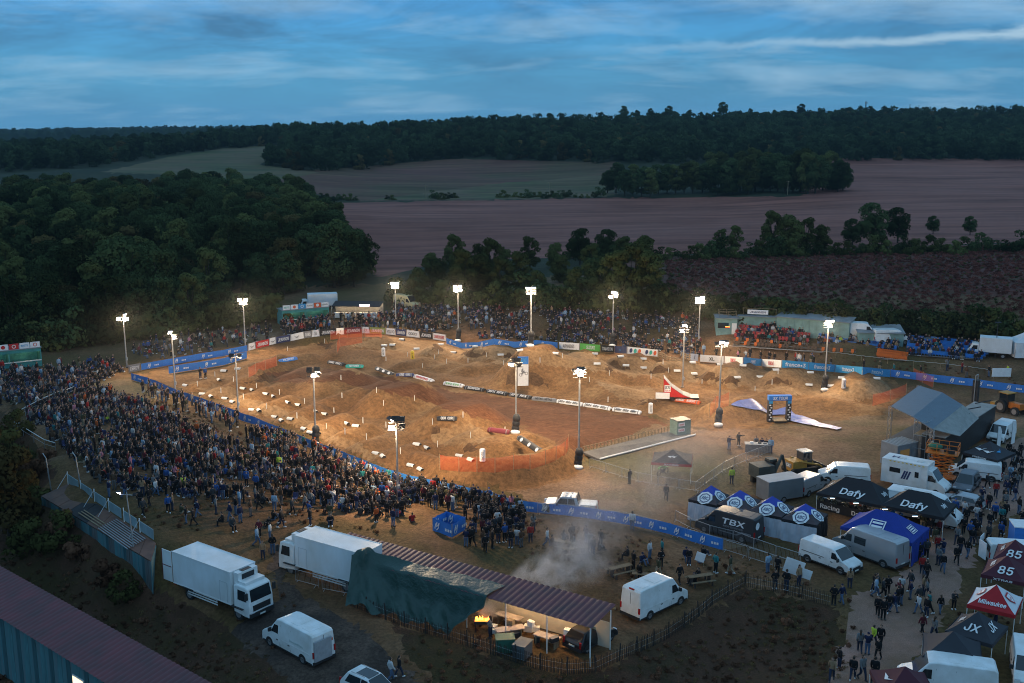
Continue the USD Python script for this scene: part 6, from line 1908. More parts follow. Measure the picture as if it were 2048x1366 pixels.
canopy('shop_canopy', 'large blue canopy lettered Yamaha with white framed panels', L, R, 4.6, 2.2, 3.7, ['blue'], None, {1: 'blue'}, [(0, .45, .36, 'panel', 1.5, 1.3, 'white'), (1, .45, .35, 'panel', .8, 1.1, 'white'), (2, .4, .25, 'YAMAHA', .34, 2.0, 'white')], ('YAMAHA', 'white', 1.6), ridge=.9, val='blue')
# red edged black canopy with the green motorcycle
L, R = front((1303, 923), (1383, 928), 2.2)
canopy('start_canopy', 'black canopy with red border above a green motorcycle, beside the starting gate', L, R, 3.8, 2.2, 3.2, ['black'], None, (), [(0, .42, .5, 'wing', .5, .7, 'white'), (0, .62, .5, 'wing', .5, .7, 'white')], ('RACING', 'white', 1.5), val='red')
# dark canopy with flags beside the stage
L, R = front((1924, 905), (1995, 922), 2.2)
canopy('brand_canopy', 'dark canopy with pale wing marks lettered Freegun, beside the stage', L, R, 4.2, 2.2, 3.5, ['charcoal'], None, {3: 'black'}, [(0, .3, .45, 'wing', .7, 1.2, 'white'), (0, .72, .4, 'wing', .7, 1.2, 'white'), (1, .4, .4, 'wing', .6, 1.2, 'sky'), (3, .5, .4, 'wing', .6, 1.2, 'white')], ('FREEGUN', 'white', 1.5))
for (u0, v0, hh, lb) in [(1990, 925, 4.2, 'white feather flag at the corner of the dark canopy by the stage'), (2020, 905, 3.8, 'white feather flag between dark canopy and white van')]:
    p = on(u0, v0)
    t = thing('feather_flag', lb, 'flag', p, .4)
    MB().tube((0, 0, 0), (0, 0, hh), .025, 5).build('pole', STEEL, t)
    MB().prism([(0.03, 1.0), (.55, 1.1), (.62, hh - .6), (.35, hh - .05), (.03, hh)], .02, np.array([[1, 0, 0, 0], [0, 0, -1, .01], [0, 1, 0, 0], [0, 0, 0, 1]])).build('sail', PRINT['white'], t)
# column of canopies at the lower right
specs = [((1986, 1118), (2062, 1132), 'far dark red canopy with the white figures 85', ['maroon'], [(0, .55, .4, '85', .7, 1.1, 'white'), (3, .5, .4, 'THOR', .35, 1.0, 'white')], None, None),
         ((1962, 1150), (2050, 1168), 'near dark red canopy with the white figures 85, beside the red and white one', ['maroon'], [(0, .55, .4, '85', .7, 1.1, 'white'), (3, .5, .4, 'BUD', .4, 1.0, 'white')], None, ('XTRAS', 'white', 1.4)),
         ((1934, 1210), (2030, 1232), 'red and white canopy with a red shield', ['red', 'white', 'white', 'white'], [(1, .5, .4, 'shield', 1.0, 0, 'red'), (2, .4, .4, 'shield', 1.1, 0, 'red'), (0, .5, .3, 'Milwaukee', .36, 1.9, 'white'), (3, .5, .4, 'shield', .9, 0, 'red')], None, None),
         ((1890, 1262), (1985, 1290), 'charcoal canopy with JX marks below the red and white one', ['charcoal'], [(0, .5, .42, 'JX', .6, 1.0, 'white'), (1, .5, .4, 'JX', .6, 1.0, 'white'), (3, .5, .4, 'JX', .5, .8, 'white')], None, None),
         ((1845, 1310), (1965, 1330), 'plain dark grey canopy, nearest of the lower right column', ['charcoal'], [], None, None),
         ((1766, 1388), (1880, 1394), 'dark red canopy cut by the bottom edge', ['maroon'], [(0, .4, .4, 'wing', .5, 1.2, 'white'), (3, .5, .4, 'wing', .6, 1.2, 'white')], None, None)]
for (pl, pr, lb, cols, pr2, grp, fw) in specs:
    L, R = front(pl, pr, 2.2)
    canopy('team_canopy', lb, L, R, 3.6, 2.2, 3.5, cols, grp, (), pr2, fw, val=cols[0])
p = on(2044, 1095)
t = thing('blue_kiosk', 'blue and white kiosk cut by the right edge above the 85 canopies', 'kiosk', p, -.2)
MB().box((0, 0, 1.1), (2.0, 2.0, 2.2)).build('body', PRINT['blue'], t)
MB().box((0, 0, 2.24), (2.1, 2.1, .08)).build('roof', PRINT['white'], t)
text('87', .5, frame((0, -1.02, .9), (1, 0, 0), (0, 0, 1)), PRINT['white'], t, width=.8)


# motorcycles
def motorcycle(loc, rz, col, label):
    t = thing('motorcycle', label, 'motorcycle', loc, rz)
    for x in (-.68, .70):
        w = trimesh.creation.torus(.30, .05, 16, 6)
        MB().mesh(w, np.array([[1, 0, 0, x], [0, 0, -1, 0], [0, 1, 0, .35], [0, 0, 0, 1]])).build('wheel', RUBBER, t, smooth=50)
    MB().tube((.70, .06, .35), (.42, .06, 1.0), .03, 5).tube((.70, -.06, .35), (.42, -.06, 1.0), .03, 5).build('fork', STEEL, t)
    MB().tube((.42, -.38, 1.05), (.42, .38, 1.05), .02, 5).build('handlebar', DARKMETAL, t)
    MB().box((0, 0, .5), (.55, .25, .4)).build('engine', DARKMETAL, t)
    MB().box((.18, 0, .88), (.45, .3, .28), 0, .2).box((-.55, 0, .95), (.5, .18, .12), 0, -.3).box((.72, 0, .80), (.5, .16, .05), 0, .1).build('fairing', PRINT[col], t)
    MB().box((-.25, 0, .95), (.7, .2, .1)).build('seat', TRIM, t)
    MB().tube((-.68, .05, .35), (-.1, .05, .5), .03, 5).build('swing_arm', STEEL, t)


motorcycle(on(1325, 950), .8, 'green', 'green motocross motorcycle under the black canopy with red border')
for i, (u0, v0, c) in enumerate([(1655, 1003, 'white'), (1682, 1010, 'grey'), (1707, 1016, 'orange'), (1732, 1022, 'white'), (1790, 1034, 'blue')]):
    motorcycle(on(u0, v0 + 8), 2.2, c, f'{["white", "grey", "orange", "pale", "blue"][i]} motorcycle on show under the {"left" if i < 4 else "right"} black canopy')
# small warm lamps seen under the black canopies
for i, (u0, v0) in enumerate([(1665, 990), (1712, 1000), (1770, 1012), (1830, 1026)]):
    p = flat(u0, v0 + 6, 2.1)
    t = thing('canopy_lamp', f'small warm lamp hanging under the {"left" if i < 2 else "right"} black canopy, {["left", "right", "left", "right"][i]} one', 'lamp', p)
    MB().box((0, 0, .04), (.5, .1, .05)).build('housing', WHITEMETAL, t)
    MB().quad((-.22, -.04, .0), (-.22, .04, .0), (.22, .04, .0), (.22, -.04, .0)).build('tube', glow('canopy_lamp_glow', (1.0, .75, .45), 90.0), t)

# ---------------- stage lorry with its roof raised
p0, p1 = on(1862, 935), on(1965, 868)
d = (p1 - p0)[:2]
rz = math.atan2(d[1], d[0])
L = float(np.hypot(*d))
t = thing('stage', 'mobile stage: black box trailer with grey roof wing raised and truss legs', 'stage', (*((p0 + p1) / 2)[:2], (p0[2] + p1[2]) / 2), rz)
R2 = np.array([[math.cos(rz), math.sin(rz)], [-math.sin(rz), math.cos(rz)]])
org = ((p0 + p1) / 2)


def loc(u, v, z):
    q = flat(u, v, z + org[2]) - org
    return np.r_[R2 @ q[:2], z]


MB().box((0, 0, 2.1), (L, 2.5, 3.2)).build('trailer_body', mat('stage_black', (.018, .018, .02), .6, .3, 2), t)
MB().box((0, 0, 3.76), (L + .1, 2.6, .1)).build('trailer_roof', mat('stage_top', (.30, .29, .27), .6, .25, 1.2), t)
for k in range(5):
    x = -L / 2 + 1 + k * (L - 2) / 4
    MB().tube((x, .9, 3.86), (x + .2, -.9, 4.5), .07, 5).build('roof_strut', DARKMETAL, t)
for x in (-L / 2 + 1.4, -L / 2 + 2.6, L / 2 - 1.2):
    for s in (-1, 1):
        wheel(t, x, s * 1.0, .48, s)
ROOFG = mat('stage_roof_sheet', (.085, .115, .15), .45, .12, .8)
A, B, C, D, M1, M2 = loc(1782, 812, 5.0), loc(1838, 771, 5.6), loc(1926, 810, 5.4), loc(1865, 858, 4.9), None, None
M1, M2 = loc(1885, 785, 5.9), loc(1826, 833, 5.3)
MB().quad(A, M2, M1, B, .12).build('roof_wing', ROOFG, t)
MB().quad(M2 + [0, 0, .0], D, C, M1, .12).build('roof_wing', ROOFG, t)
MB().quad(D, loc(1920, 872, 3.8), loc(1958, 836, 3.8), C, .08).build('roof_hinge_panel', mat('stage_top', (.3, .29, .27)), t)


def truss(a, b, name='truss_leg'):
    a, b = np.array(a), np.array(b)
    m = MB()
    o = [np.array(q) for q in ((.18, .18, 0), (-.18, .18, 0), (-.18, -.18, 0), (.18, -.18, 0))]
    for q in o:
        m.tube(a + q, b + q, .03, 4)
    n = max(2, int(np.linalg.norm(b - a) / .6))
    for i in range(n):
        for j in range(4):
            m.tube(a + (b - a) * i / n + o[j], a + (b - a) * (i + 1) / n + o[(j + 1) % 4], .015, 3)
    m.build(name, STEEL, t)


truss(np.r_[A[:2], 0], A)
truss(np.r_[D[:2], 0], D)
truss(np.r_[B[:2], 0], B)
MB().quad(np.r_[A[:2] + .3, .9], np.r_[D[:2] - .2, .9], np.r_[C[:2] - .2, .9], np.r_[B[:2] - .2, .9], .12).build('stage_floor', mat('stage_floor', (.05, .05, .05), .6, .3, 2), t)
for (u0, v0, h) in [(1850, 880, 3.2), (1868, 868, 3.0)]:
    q = loc(u0, v0, 0)
    MB().box((q[0], q[1], h / 2), (.9, .8, h)).build('loudspeaker_stack', TRIM, t)
q = on(1948, 822)
tt = thing('loudspeaker_tower', 'black loudspeaker stack hung on a steel mast behind the stage', 'loudspeaker', q, rz)
MB().box((0, 0, 2.8), (.8, .7, 3.0)).build('loudspeaker', TRIM, tt)
MB().tube((.5, 0, 0), (.5, 0, 5), .06, 5).tube((-.5, 0, 0), (-.5, 0, 5), .06, 5).tube((-.5, 0, 5), (.5, 0, 5), .05, 5).build('mast', STEEL, tt)
# scaffold and glazed cabin below the stage
q = on(1842, 925)
tt = thing('scaffold', 'grey tube scaffold tower between stage and cabin', 'scaffold', q, rz)
for x in (-1.1, 1.1):
    for y in (-.7, .7):
        MB().tube((x, y, 0), (x, y, 5.2), .03, 5).build('standard', STEEL, tt)
m = MB()
for z in (.4, 1.9, 3.4, 5.0):
    m.path([(-1.1, -.7, z), (1.1, -.7, z), (1.1, .7, z), (-1.1, .7, z), (-1.1, -.7, z)], .025, 4)
for z in (.4, 1.9, 3.4):
    m.tube((-1.1, -.7, z), (1.1, -.7, z + 1.5), .02, 4).tube((1.1, .7, z), (-1.1, .7, z + 1.5), .02, 4)
m.build('ledger', STEEL, tt)
MB().box((0, 0, 3.45), (2.2, 1.3, .06)).build('deck', WOODPALE, tt)
q = on(1797, 926)
tt = thing('cabin', 'grey site cabin with ribbed roof and lit yellowish window, left of the scaffold', 'cabin', q, rz - .35)
CAB = mat('cabin_grey', (.20, .22, .24), .6, .2, 1.5)
MB().box((0, 0, 1.25), (3.4, 2.3, 2.5)).build('body', CAB, tt)
for k in range(8):
    MB().box((-1.55 + k * .44, 0, 2.54), (.2, 2.35, .07)).build('roof_rib', mat('cabin_roof', (.26, .30, .32), .5, .2, 2), tt)
MB().box((-.5, -1.16, 1.5), (1.5, .03, .9)).build('window', glow('cabin_window_light', (.9, .62, .25), .10), tt)
MB().box((1.0, -1.16, 1.15), (.8, .03, 2.0)).build('door', CAB, tt)

# ---------------- green sheds and stand at the far right
GREEN = mat('pale_green_boards', (.20, .34, .32), .75, .3, .8, bump=.01, bscale=8)
FLATROOF = mat('grey_sheet_roof', (.22, .24, .25), .6, .3, .6)


def shed(name, label, pl, pr, depth, h, cat='shed', door=True, fall=0.0, planks=True, wallm=None, roofm=None):
    a, b = on(*pl), on(*pr)
    d = (b - a)[:2]
    W = float(np.hypot(*d))
    rz = math.atan2(d[1], d[0])
    n = np.array([-d[1], d[0]]) / W
    c = (a[:2] + b[:2]) / 2 + n * depth / 2
    z = min(a[2], b[2])
    t = thing(name, label, cat, (c[0], c[1], z), rz)
    MB().box((0, 0, h / 2 - .3), (W, depth, h + .6)).build('wall', wallm or GREEN, t)
    MB().quad((-W / 2 - .2, -depth / 2 - .3, h + .04), (W / 2 + .2, -depth / 2 - .3, h + .04), (W / 2 + .2, depth / 2 + .2, h + .04 + fall), (-W / 2 - .2, depth / 2 + .2, h + .04 + fall), .1).build('roof', roofm or FLATROOF, t)
    if planks:
        for k in range(int(W / 1.2)):
            MB().box((-W / 2 + .6 + k * 1.2, -depth / 2 - .02, h / 2), (.06, .04, h)).build('cover_strip', wallm or GREEN, t)
    return t, W, rz


t, W, _ = shed('announcer_hut', 'pale green announcer hut with railed roof and orange lit window', (1432, 671), (1474, 668), 3.6, 3.0)
MB().box((-.6, -1.83, 1.75), (1.8, .04, .9)).build('window', GLASS, t)
MB().box((.1, -1.86, 1.55), (.7, .03, .16)).build('lit_sign', glow('orange_sign_light', (1.0, .16, .03), 6.0), t)
MB().box((W / 2 - .5, -1.82, 1.1), (.8, .03, 2.1)).build('door', WHITEMETAL, t)
r = MB()
for z in (3.5, 4.0):
    r.path([(-1.2, -1.2, z), (1.6, -1.2, z), (1.6, 1.2, z), (-1.2, 1.2, z), (-1.2, -1.2, z)], .03, 4)
for x in (-1.2, .2, 1.6):
    for y in (-1.2, 1.2):
        r.tube((x, y, 3.05), (x, y, 4.0), .03, 4)
r.build('roof_railing', WOODPALE, t)
t, W, _ = shed('green_shed', 'low green shed with a railed white banner on its roof, right of the announcer hut', (1476, 660), (1552, 664), 3.0, 2.5)
MB().box((0, -.6, 3.1), (3.4, .03, .75)).build('roof_banner', PRINT['white'], t)
text('JEANNIN', .3, frame((0, -.63, 3.1), (1, 0, 0), (0, 0, 1)), PRINT['navy'], t, width=2.6)
MB().path([(-2.4, -.5, 2.6), (-2.4, -.5, 3.7), (3, -.5, 3.7), (3, -.5, 2.6)], .03, 4).build('roof_rail', WOODPALE, t)
shed('green_shed', 'long green shed with sloping grey roof behind the red and blue seats', (1552, 668), (1697, 680), 3.6, 3.0, fall=.3)
shed('green_shed', 'small green shed with dark sheet roof in front of the white van', (1716, 684), (1806, 694), 3.4, 2.2, fall=.8)


def seats(name, label, TL, TR, BR, BL, rows, cols, col, skip=0.0, seed=0, stepped=True):
    W4 = on_many([TL, TR, BR, BL])
    c = W4.mean(0)
    t = thing(name, label, 'stand', c)
    rg = np.random.default_rng(seed)
    m = col if not isinstance(col, str) else PRINT[col]
    face = TRACKC[:2] - c[:2]
    d0 = (W4[1] - W4[0])[:2]
    rz = math.atan2(d0[1], d0[0])
    places = []
    for r in range(rows):
        s = r / max(rows - 1, 1)
        a, b = W4[3] + (W4[0] - W4[3]) * s, W4[2] + (W4[1] - W4[2]) * s
        st = MB()
        q = (b - a)
        mid = (a + b) / 2 - c
        st.box((mid[0], mid[1], mid[2] + .08 + (.12 * r if stepped else 0)), (float(np.hypot(*q[:2])), .32, .12), math.atan2(q[1], q[0]))
        st.build('seat_beam', mat('beam_grey', (.18, .17, .16), .8, .3, 2), t)
        for k in range(cols):
            if rg.uniform() < skip:
                continue
            p = a + q * ((k + .5) / cols) - c
            z = p[2] + .14 + (.12 * r if stepped else 0)
            sm = MB().box((p[0], p[1], z + .26), (.44, .40, .05), rz).box((p[0] - math.sin(rz) * .2, p[1] + math.cos(rz) * .2, z + .52), (.44, .05, .46), rz).box((p[0], p[1], z + .12), (.08, .3, .22), rz)
            sm.build('seat', m[int(rg.integers(len(m)))] if isinstance(m, list) else m, t)
            places.append((p + c + np.array([0, 0, z - p[2] + .24]), rz))
    return places


SEATR, SEATB, SEATO = mat('red_seat', (.40, .035, .045), .5, .2, 1), mat('blue_seat', (.02, .16, .48), .5, .2, 1), mat('orange_seat', (.62, .14, .02), .5, .2, 1)
SEATD = mat('dark_seat', (.10, .06, .04), .6, .2, 1)
SEATP = []
SEATP += seats('red_stand', 'block of red seats in front of the announcer hut', (1484, 655), (1624, 667), (1618, 688), (1467, 677), 6, 22, SEATR, .05, 1)
SEATP += seats('blue_stand', 'left block of blue seats beside the red block', (1640, 669), (1805, 686), (1793, 703), (1634, 688), 6, 26, SEATB, .04, 2)
SEATP += seats('blue_stand', 'right block of blue seats ending by the white lorry', (1815, 688), (1992, 704), (1965, 722), (1812, 708), 6, 27, SEATB, .06, 3)
seats('orange_chairs', 'loose rows of orange and brown chairs below the red seats', (1470, 685), (1712, 705), (1708, 710), (1466, 692), 2, 34, [SEATO, SEATD, SEATD], .35, 4, False)
seats('orange_stand', 'dense block of bright orange chairs below the blue seats', (1756, 708), (1815, 716), (1813, 724), (1754, 716), 3, 16, SEATO, .02, 5, False)
t = thing('stand_rope', 'pale rope fence on posts below the orange chairs', 'rope fence', on(1600, 712))
P = along([(1430, 700), (1560, 708), (1700, 720), (1850, 734), (1990, 752)], 4.0)
o = on(1600, 712)
for q in P:
    MB().tube(q - o, q - o + UP * .9, .03, 4).build('post', WOODPALE, t)
MB().path([q - o + UP * .85 for q in P], .022, 4).build('rope', WHITEPL, t)
p = on(2050, 720)
canopy('white_marquee', 'white marquee cut by the right edge behind the blue seats', p + [-1.6, 0, 2.4], p + [3.0, -.5, 2.4], 4.0, 2.4, 4.0, ['white'], None, {0: 'white', 3: 'white'}, val='white')
t = thing('board', 'plain pale board standing on the grass at the right end of the blue banners', 'board', on(2002, 758))
MB().box((0, 0, 1.0), (2.8, .06, 1.3)).build('panel', PRINT['white'], t)
for x in (-1.1, 1.1):
    MB().box((x, .06, .5), (.08, .06, 1.4)).build('leg', WOODPALE, t)
# lamp mast of the car park at the right
for (u0, v0, vt, lb) in [(1990, 715, 645, 'thin unlit lamp mast behind the white lorry'), ]:
    p = on(u0, v0)
    H = deep(u0, vt, p[1])[2] - p[2]
    t = thing('lamp_mast', lb, 'lamp mast', p)
    MB().tube((0, 0, 0), (0, 0, H), .08, 6, .05).build('pole', DARKMETAL, t)
    MB().box((0, 0, H), (.9, .2, .15)).build('lamp_head', DARKMETAL, t)

# ---------------- refreshment stalls with sign boards
TURQ = mat('turquoise_boards', (.05, .30, .30), .7, .3, 1.0, bump=.01, bscale=8)


def stall(label, pl, pr, depth, h, signs):
    a, b = on(*pl), on(*pr)
    d = (b - a)[:2]
    W = float(np.hypot(*d))
    rz = math.atan2(d[1], d[0])
    n = np.array([-d[1], d[0]]) / W
    c = (a[:2] + b[:2]) / 2 + n * depth / 2
    t = thing('snack_stall', label, 'stall', (c[0], c[1], min(a[2], b[2])), rz)
    for y, hh in ((depth / 2, h), ):
        MB().box((0, y, hh / 2), (W, .1, hh)).build('back_wall', TURQ, t)
    for x in (-W / 2, 0, W / 2):
        MB().box((x, 0, h / 2), (.12, depth, h)).build('partition', TURQ, t)
    MB().box((0, -depth / 2, .5), (W, .12, 1.0)).build('counter_front', TURQ, t)
    MB().box((0, -depth / 2 - .1, 1.03), (W, .5, .07)).build('counter', WHITEMETAL, t)
    MB().box((0, -depth / 2, h - .25), (W, .12, .5)).build('lintel', TURQ, t)
    MB().box((0, 0, h + .05), (W + .3, depth + .5, .1)).build('roof', FLATROOF, t)
    n = len(signs)
    for i, (c1, w, ink) in enumerate(signs):
        x = -W / 2 + (i + .5) * W / n
        MB().box((x, -depth / 2 - .2, h + .58), (W / n - .12, .05, .85)).build('sign_panel', PRINT[c1], t)
        T = frame((x, -depth / 2 - .24, h + .58), (1, 0, 0), (0, 0, 1))
        if w in ('disc', 'ring'):
            g = shapely.Point(0, 0).buffer(.28, 10)
            MB().prism(g if w == 'disc' else g.difference(shapely.Point(0, 0).buffer(.19, 10)), .012, T).build('emblem', PRINT[ink], t)
        else:
            text(w, .28, T, PRINT[ink], t, width=W / n * .66)
    for x in (-W / 4, W / 4):
        b = MB().tube((x, 0, h - .12), (x + .9, 0, h - .12), .05, 6)
        b.build('strip_light', glow('stall_light', (1.0, .78, .45), 55.0), t)
    return t


stall('green snack stall with a row of white and red sign boards, at the left edge', (-45, 742), (84, 732), 3.2, 2.9, [('white', 'BAR', 'green'), ('white', 'FRITES', 'green'), ('white', 'disc', 'red'), ('red', 'ring', 'white'), ('white', 'BUVETTE', 'sky'), ('white', 'ring', 'red')])
stall('turquoise snack stall with six white sign boards at the far left of the crowd', (566, 652), (658, 640), 3.2, 2.8, [('white', 'MOTO', 'teal'), ('white', 'disc', 'orange'), ('sky', 'ring', 'white'), ('white', 'KTM', 'grey'), ('orange', 'disc', 'white'), ('white', 'BAR', 'grey')])
a, b = on(668, 634), on(764, 634)
c = (a + b) / 2
t = thing('food_stand', 'long dark roofed food stand with warm lit counters beside the turquoise stall', 'stall', c, math.atan2(*(b - a)[[1, 0]]))
W = float(np.hypot(*(b - a)[:2]))
MB().quad((-W / 2, -1.6, 2.3), (W / 2, -1.6, 2.3), (W / 2, 1.6, 2.8), (-W / 2, 1.6, 2.8), .08).build('roof', CAN['black'], t)
MB().box((0, 1.5, 1.2), (W, .08, 2.4)).build('back_wall', PRINT['grey'], t)
for k in range(4):
    x = -W / 2 + (k + .5) * W / 4
    MB().box((x, -1.0, .5), (W / 4 - .3, .6, 1.0)).build('counter', PRINT['white'], t)
    MB().box((x, -.2, 2.15), (1.4, .12, .08)).build('strip_light', glow('stand_light', (1.0, .72, .38), 70.0), t)
for x in (-W / 2, 0, W / 2):
    MB().tube((x, -1.55, 0), (x, -1.55, 2.3), .04, 5).build('pole', STEEL, t)
MB().box((W * .18, -1.66, 2.55), (1.9, .05, .4)).build('lit_sign', glow('pink_sign_light', (1.0, .75, .85), 5.0), t)
text('SNACK', .24, frame((W * .18, -1.70, 2.55), (1, 0, 0), (0, 0, 1)), PRINT['maroon'], t, width=1.4)
# little white house behind the far left
t, W, rz = shed('small_house', 'small white house with grey pitched roof behind the far left crowd', (484, 634), (518, 632), 3.0, 1.8, 'house', planks=False, wallm=WHITEMETAL)
MB().prism([(-1.8, 0), (1.8, 0), (0, .9)], W + .4, np.array([[0, 0, 1, -W / 2 - .2], [1, 0, 0, 0], [0, 1, 0, 1.9], [0, 0, 0, 1]])).build('gable_roof', FLATROOF, t)
MB().box((0, -1.53, 1.0), (.8, .04, .8)).build('window', GLASS, t)

# ---------------- old stall with rusty roof at the lower left
RUST = mat('rusty_sheet', (.16, .075, .05), .8, 0, .9, (.08, .045, .035), bump=.02, bscale=6)
WEATH = mat('weathered_turquoise_boards', (.045, .17, .19), .85, 0, 1.2, (.10, .14, .15), bump=.012, bscale=6, stretch=(3, 3, .3))
WEATHS = [WEATH, mat('faded_turquoise_board', (.07, .20, .22), .85, .4, 2, stretch=(3, 3, .3)), mat('grey_bare_board', (.11, .12, .12), .9, .4, 2, stretch=(3, 3, .3)), mat('dark_turquoise_board', (.03, .10, .115), .85, .4, 2, stretch=(3, 3, .3))]
zr = 2.7
A, B, C, D = flat(82, 992, zr), flat(302, 1122, zr), flat(312, 1086, zr + .2), flat(135, 968, zr + .2)
c = (A + B + C + D) / 4
t = thing('old_stall', 'long old turquoise stall with rusty sheet roof and poles, at the lower left', 'stall', (c[0], c[1], 0))
o = np.array([c[0], c[1], 0])
nseg = 11
for i in range(nseg):
    s0, s1 = i / nseg, (i + .97) / nseg
    MB().quad(A + (B - A) * s0 - o, A + (B - A) * s1 - o, D + (C - D) * s1 - o + UP * .01 * (i % 2), D + (C - D) * s0 - o + UP * .01 * (i % 2), .06).build('roof_sheet', RUST if i not in (3, 4) else mat('black_roof_felt', (.03, .028, .03), .9, .3, 2), t)
nb = 40
for i in range(nb):
    p, q = A + (B - A) * (i / nb), A + (B - A) * ((i + .94) / nb)
    gz = h1(*p[:2]) - .25
    top = zr - .12
    out = np.r_[(i % 3) * .012 * np.array([-.6, -.8]), 0]
    MB().quad(np.r_[p[:2], gz] - o + out, np.r_[q[:2], gz] - o + out, np.r_[q[:2], top] - o + out, np.r_[p[:2], top] - o + out, .04).build('wall_board', WEATHS[(i * 7 + i // 3) % 4], t)
MB().quad(np.r_[B[:2], h1(*B[:2]) - .2] - o, np.r_[C[:2], h1(*C[:2]) - .2] - o, np.r_[C[:2], zr] - o, np.r_[B[:2], zr - .12] - o, .06).build('end_wall', WEATH, t)
MB().quad(np.r_[A[:2], -1.2] - o, np.r_[A[:2], zr - .12] - o, np.r_[D[:2], zr] - o, np.r_[D[:2], -.6] - o, .06).build('end_wall', WEATH, t)
for i in range(6):   # the panelled parapet along its far edge
    p, q = D + (C - D) * (i / 6 + .01), D + (C - D) * ((i + .86) / 6)
    MB().quad(p - o + UP * .15, q - o + UP * .15, q - o + UP * 1.05, p - o + UP * 1.05, .05).build('parapet_panel', mat('parapet_grey_green', (.22, .30, .32), .7, .25, 1), t)
    MB().tube(p - o, p - o + UP * 1.3, .045, 5).build('parapet_post', WHITEMETAL, t)
    if i in (0, 2, 3, 5):
        MB().tube(p - o + UP * 1.2, p - o + (A - D) * .42 + UP * .05, .03, 4).build('parapet_stay', STEEL, t)
for k in range(9):
    s = .60 + .002 * k
    p = D + (C - D) * .62 + (A - D) * (.12 + .08 * k)
    q = D + (C - D) * .93 + (A - D) * (.12 + .08 * k)
    MB().tube(p - o + UP * .1, q - o + UP * .1, .04, 5).build('lying_pole', STEEL, t)
for k in range(3):
    p, q = A + (B - A) * .34 + (D - A) * (.15 + .1 * k), A + (B - A) * .55 + (D - A) * (.1 + .1 * k)
    MB().tube(p - o + UP * .1, q - o + UP * .1, .05, 5).build('lying_pole', WOODPALE, t)
# mast with the violet white lamp
p = on(270, 1118)
H = deep(253, 985, p[1])[2] - p[2]
t = thing('small_lamp_mast', 'thin mast with a small violet white lamp rising over the rusty stall', 'lamp mast', p)
MB().tube((0, 0, 0), (-.3, 0, H), .06, 6, .045).build('pole', STEEL, t)
MB().tube((-.9, 0, H - .15), (.5, 0, H - .25), .03, 5).build('cross_arm', STEEL, t)
lamp_head(t, np.array([-.95, .0, H]), (-2, -6, -1.0), glow('violet_lamp', (.75, .72, 1.0), 60.0), .55)
lamp_head(t, np.array([.4, .0, H - .2]), (1, 6, -3), glow('lamp_off_glass', (.2, .2, .22), .3), .5)
# rail along the crest of the left bank
P = along([(152, 788), (118, 800), (62, 828), (28, 842), (38, 868), (70, 886), (112, 905)], 2.6)
t = thing('crest_rail', 'thin pale pipe rail curving round the top of the left bank', 'rail', P[3])
for q in P:
    MB().tube(q - P[3] - UP * .2, q - P[3] + UP * 1.15, .035, 5).build('post', STEEL, t)
MB().path([q - P[3] + UP * 1.1 for q in P], .04, 5).build('hand_rail', WHITEMETAL, t)
MB().path([q - P[3] + UP * .6 for q in P], .02, 4).build('lower_rail', STEEL, t)
for (u0, v0, vt, lb) in [(103, 985, 908, 'tall thin fence post left of the rusty stall'), (161, 970, 905, 'tall cranked fence post at the end of the rusty stall')]:
    p = on(u0, v0)
    H = max(2.5, deep(u0 - 10, vt, p[1])[2] - p[2])
    t = thing('fence_post', lb, 'post', p)
    MB().tube((0, 0, 0), (-.25, 0, H - .4), .06, 5).tube((-.25, 0, H - .4), (-.6, .2, H), .05, 5).build('shaft', STEEL, t)

# ---------------- building with maroon corrugated roof at the bottom left corner
MAROON = mat('maroon_sheet_metal', (.155, .036, .042), .6, 0, .6, (.085, .034, .036), detail=6)
zr = 1.8
A, B = flat(-10, 1224, zr), flat(222, 1367, zr)
d = (B - A)[:2]
d /= np.hypot(*d)
n = np.array([-d[1], d[0]])
A = A - np.r_[d * 12, 0]
B = B + np.r_[d * 8, 0]
c = (A + B) / 2
t = thing('maroon_roof_building', 'low turquoise building with long maroon corrugated roof at the bottom left corner', 'building', (c[0], c[1], 0), math.atan2(d[1], d[0]))
W = float(np.hypot(*(B - A)[:2]))
dep = 3.4
nr = int(W / .5)
for i in range(nr):
    x = -W / 2 + i * .5
    m = MB().grid(np.array([[(x, -.25, zr), (x, dep, zr + .75)], [(x + .14, -.25, zr + .045), (x + .14, dep, zr + .795)], [(x + .28, -.25, zr + .045), (x + .28, dep, zr + .795)], [(x + .42, -.25, zr), (x + .42, dep, zr + .75)], [(x + .5, -.25, zr), (x + .5, dep, zr + .75)]]))
    m.build('roof_sheet', MAROON, t)
for i in range(int(W / .6)):
    MB().box((-W / 2 + .3 + i * .6, .1 - .015 * (i % 2), zr / 2 - 2.3), (.58, .12, zr + 4.2)).build('wall_board', WEATHS[(0, 3, 0, 1)[i % 4]], t)
MB().box((0, dep - .2, zr / 2 - 2.0), (W, .15, zr + 5)).build('back_wall', WEATH, t)
wp = flat(178, 1350, .2) - np.array([c[0], c[1], 0])
wx = float(wp[0] * d[0] + wp[1] * d[1])
MB().box((wx + .6, .0, .15), (1.5, .06, 1.1)).build('window_frame', WHITEMETAL, t)
MB().box((wx + .6, -.04, .15), (1.3, .04, .9)).build('lit_window', glow('window_light', (1.0, .74, .42), 2.2), t)

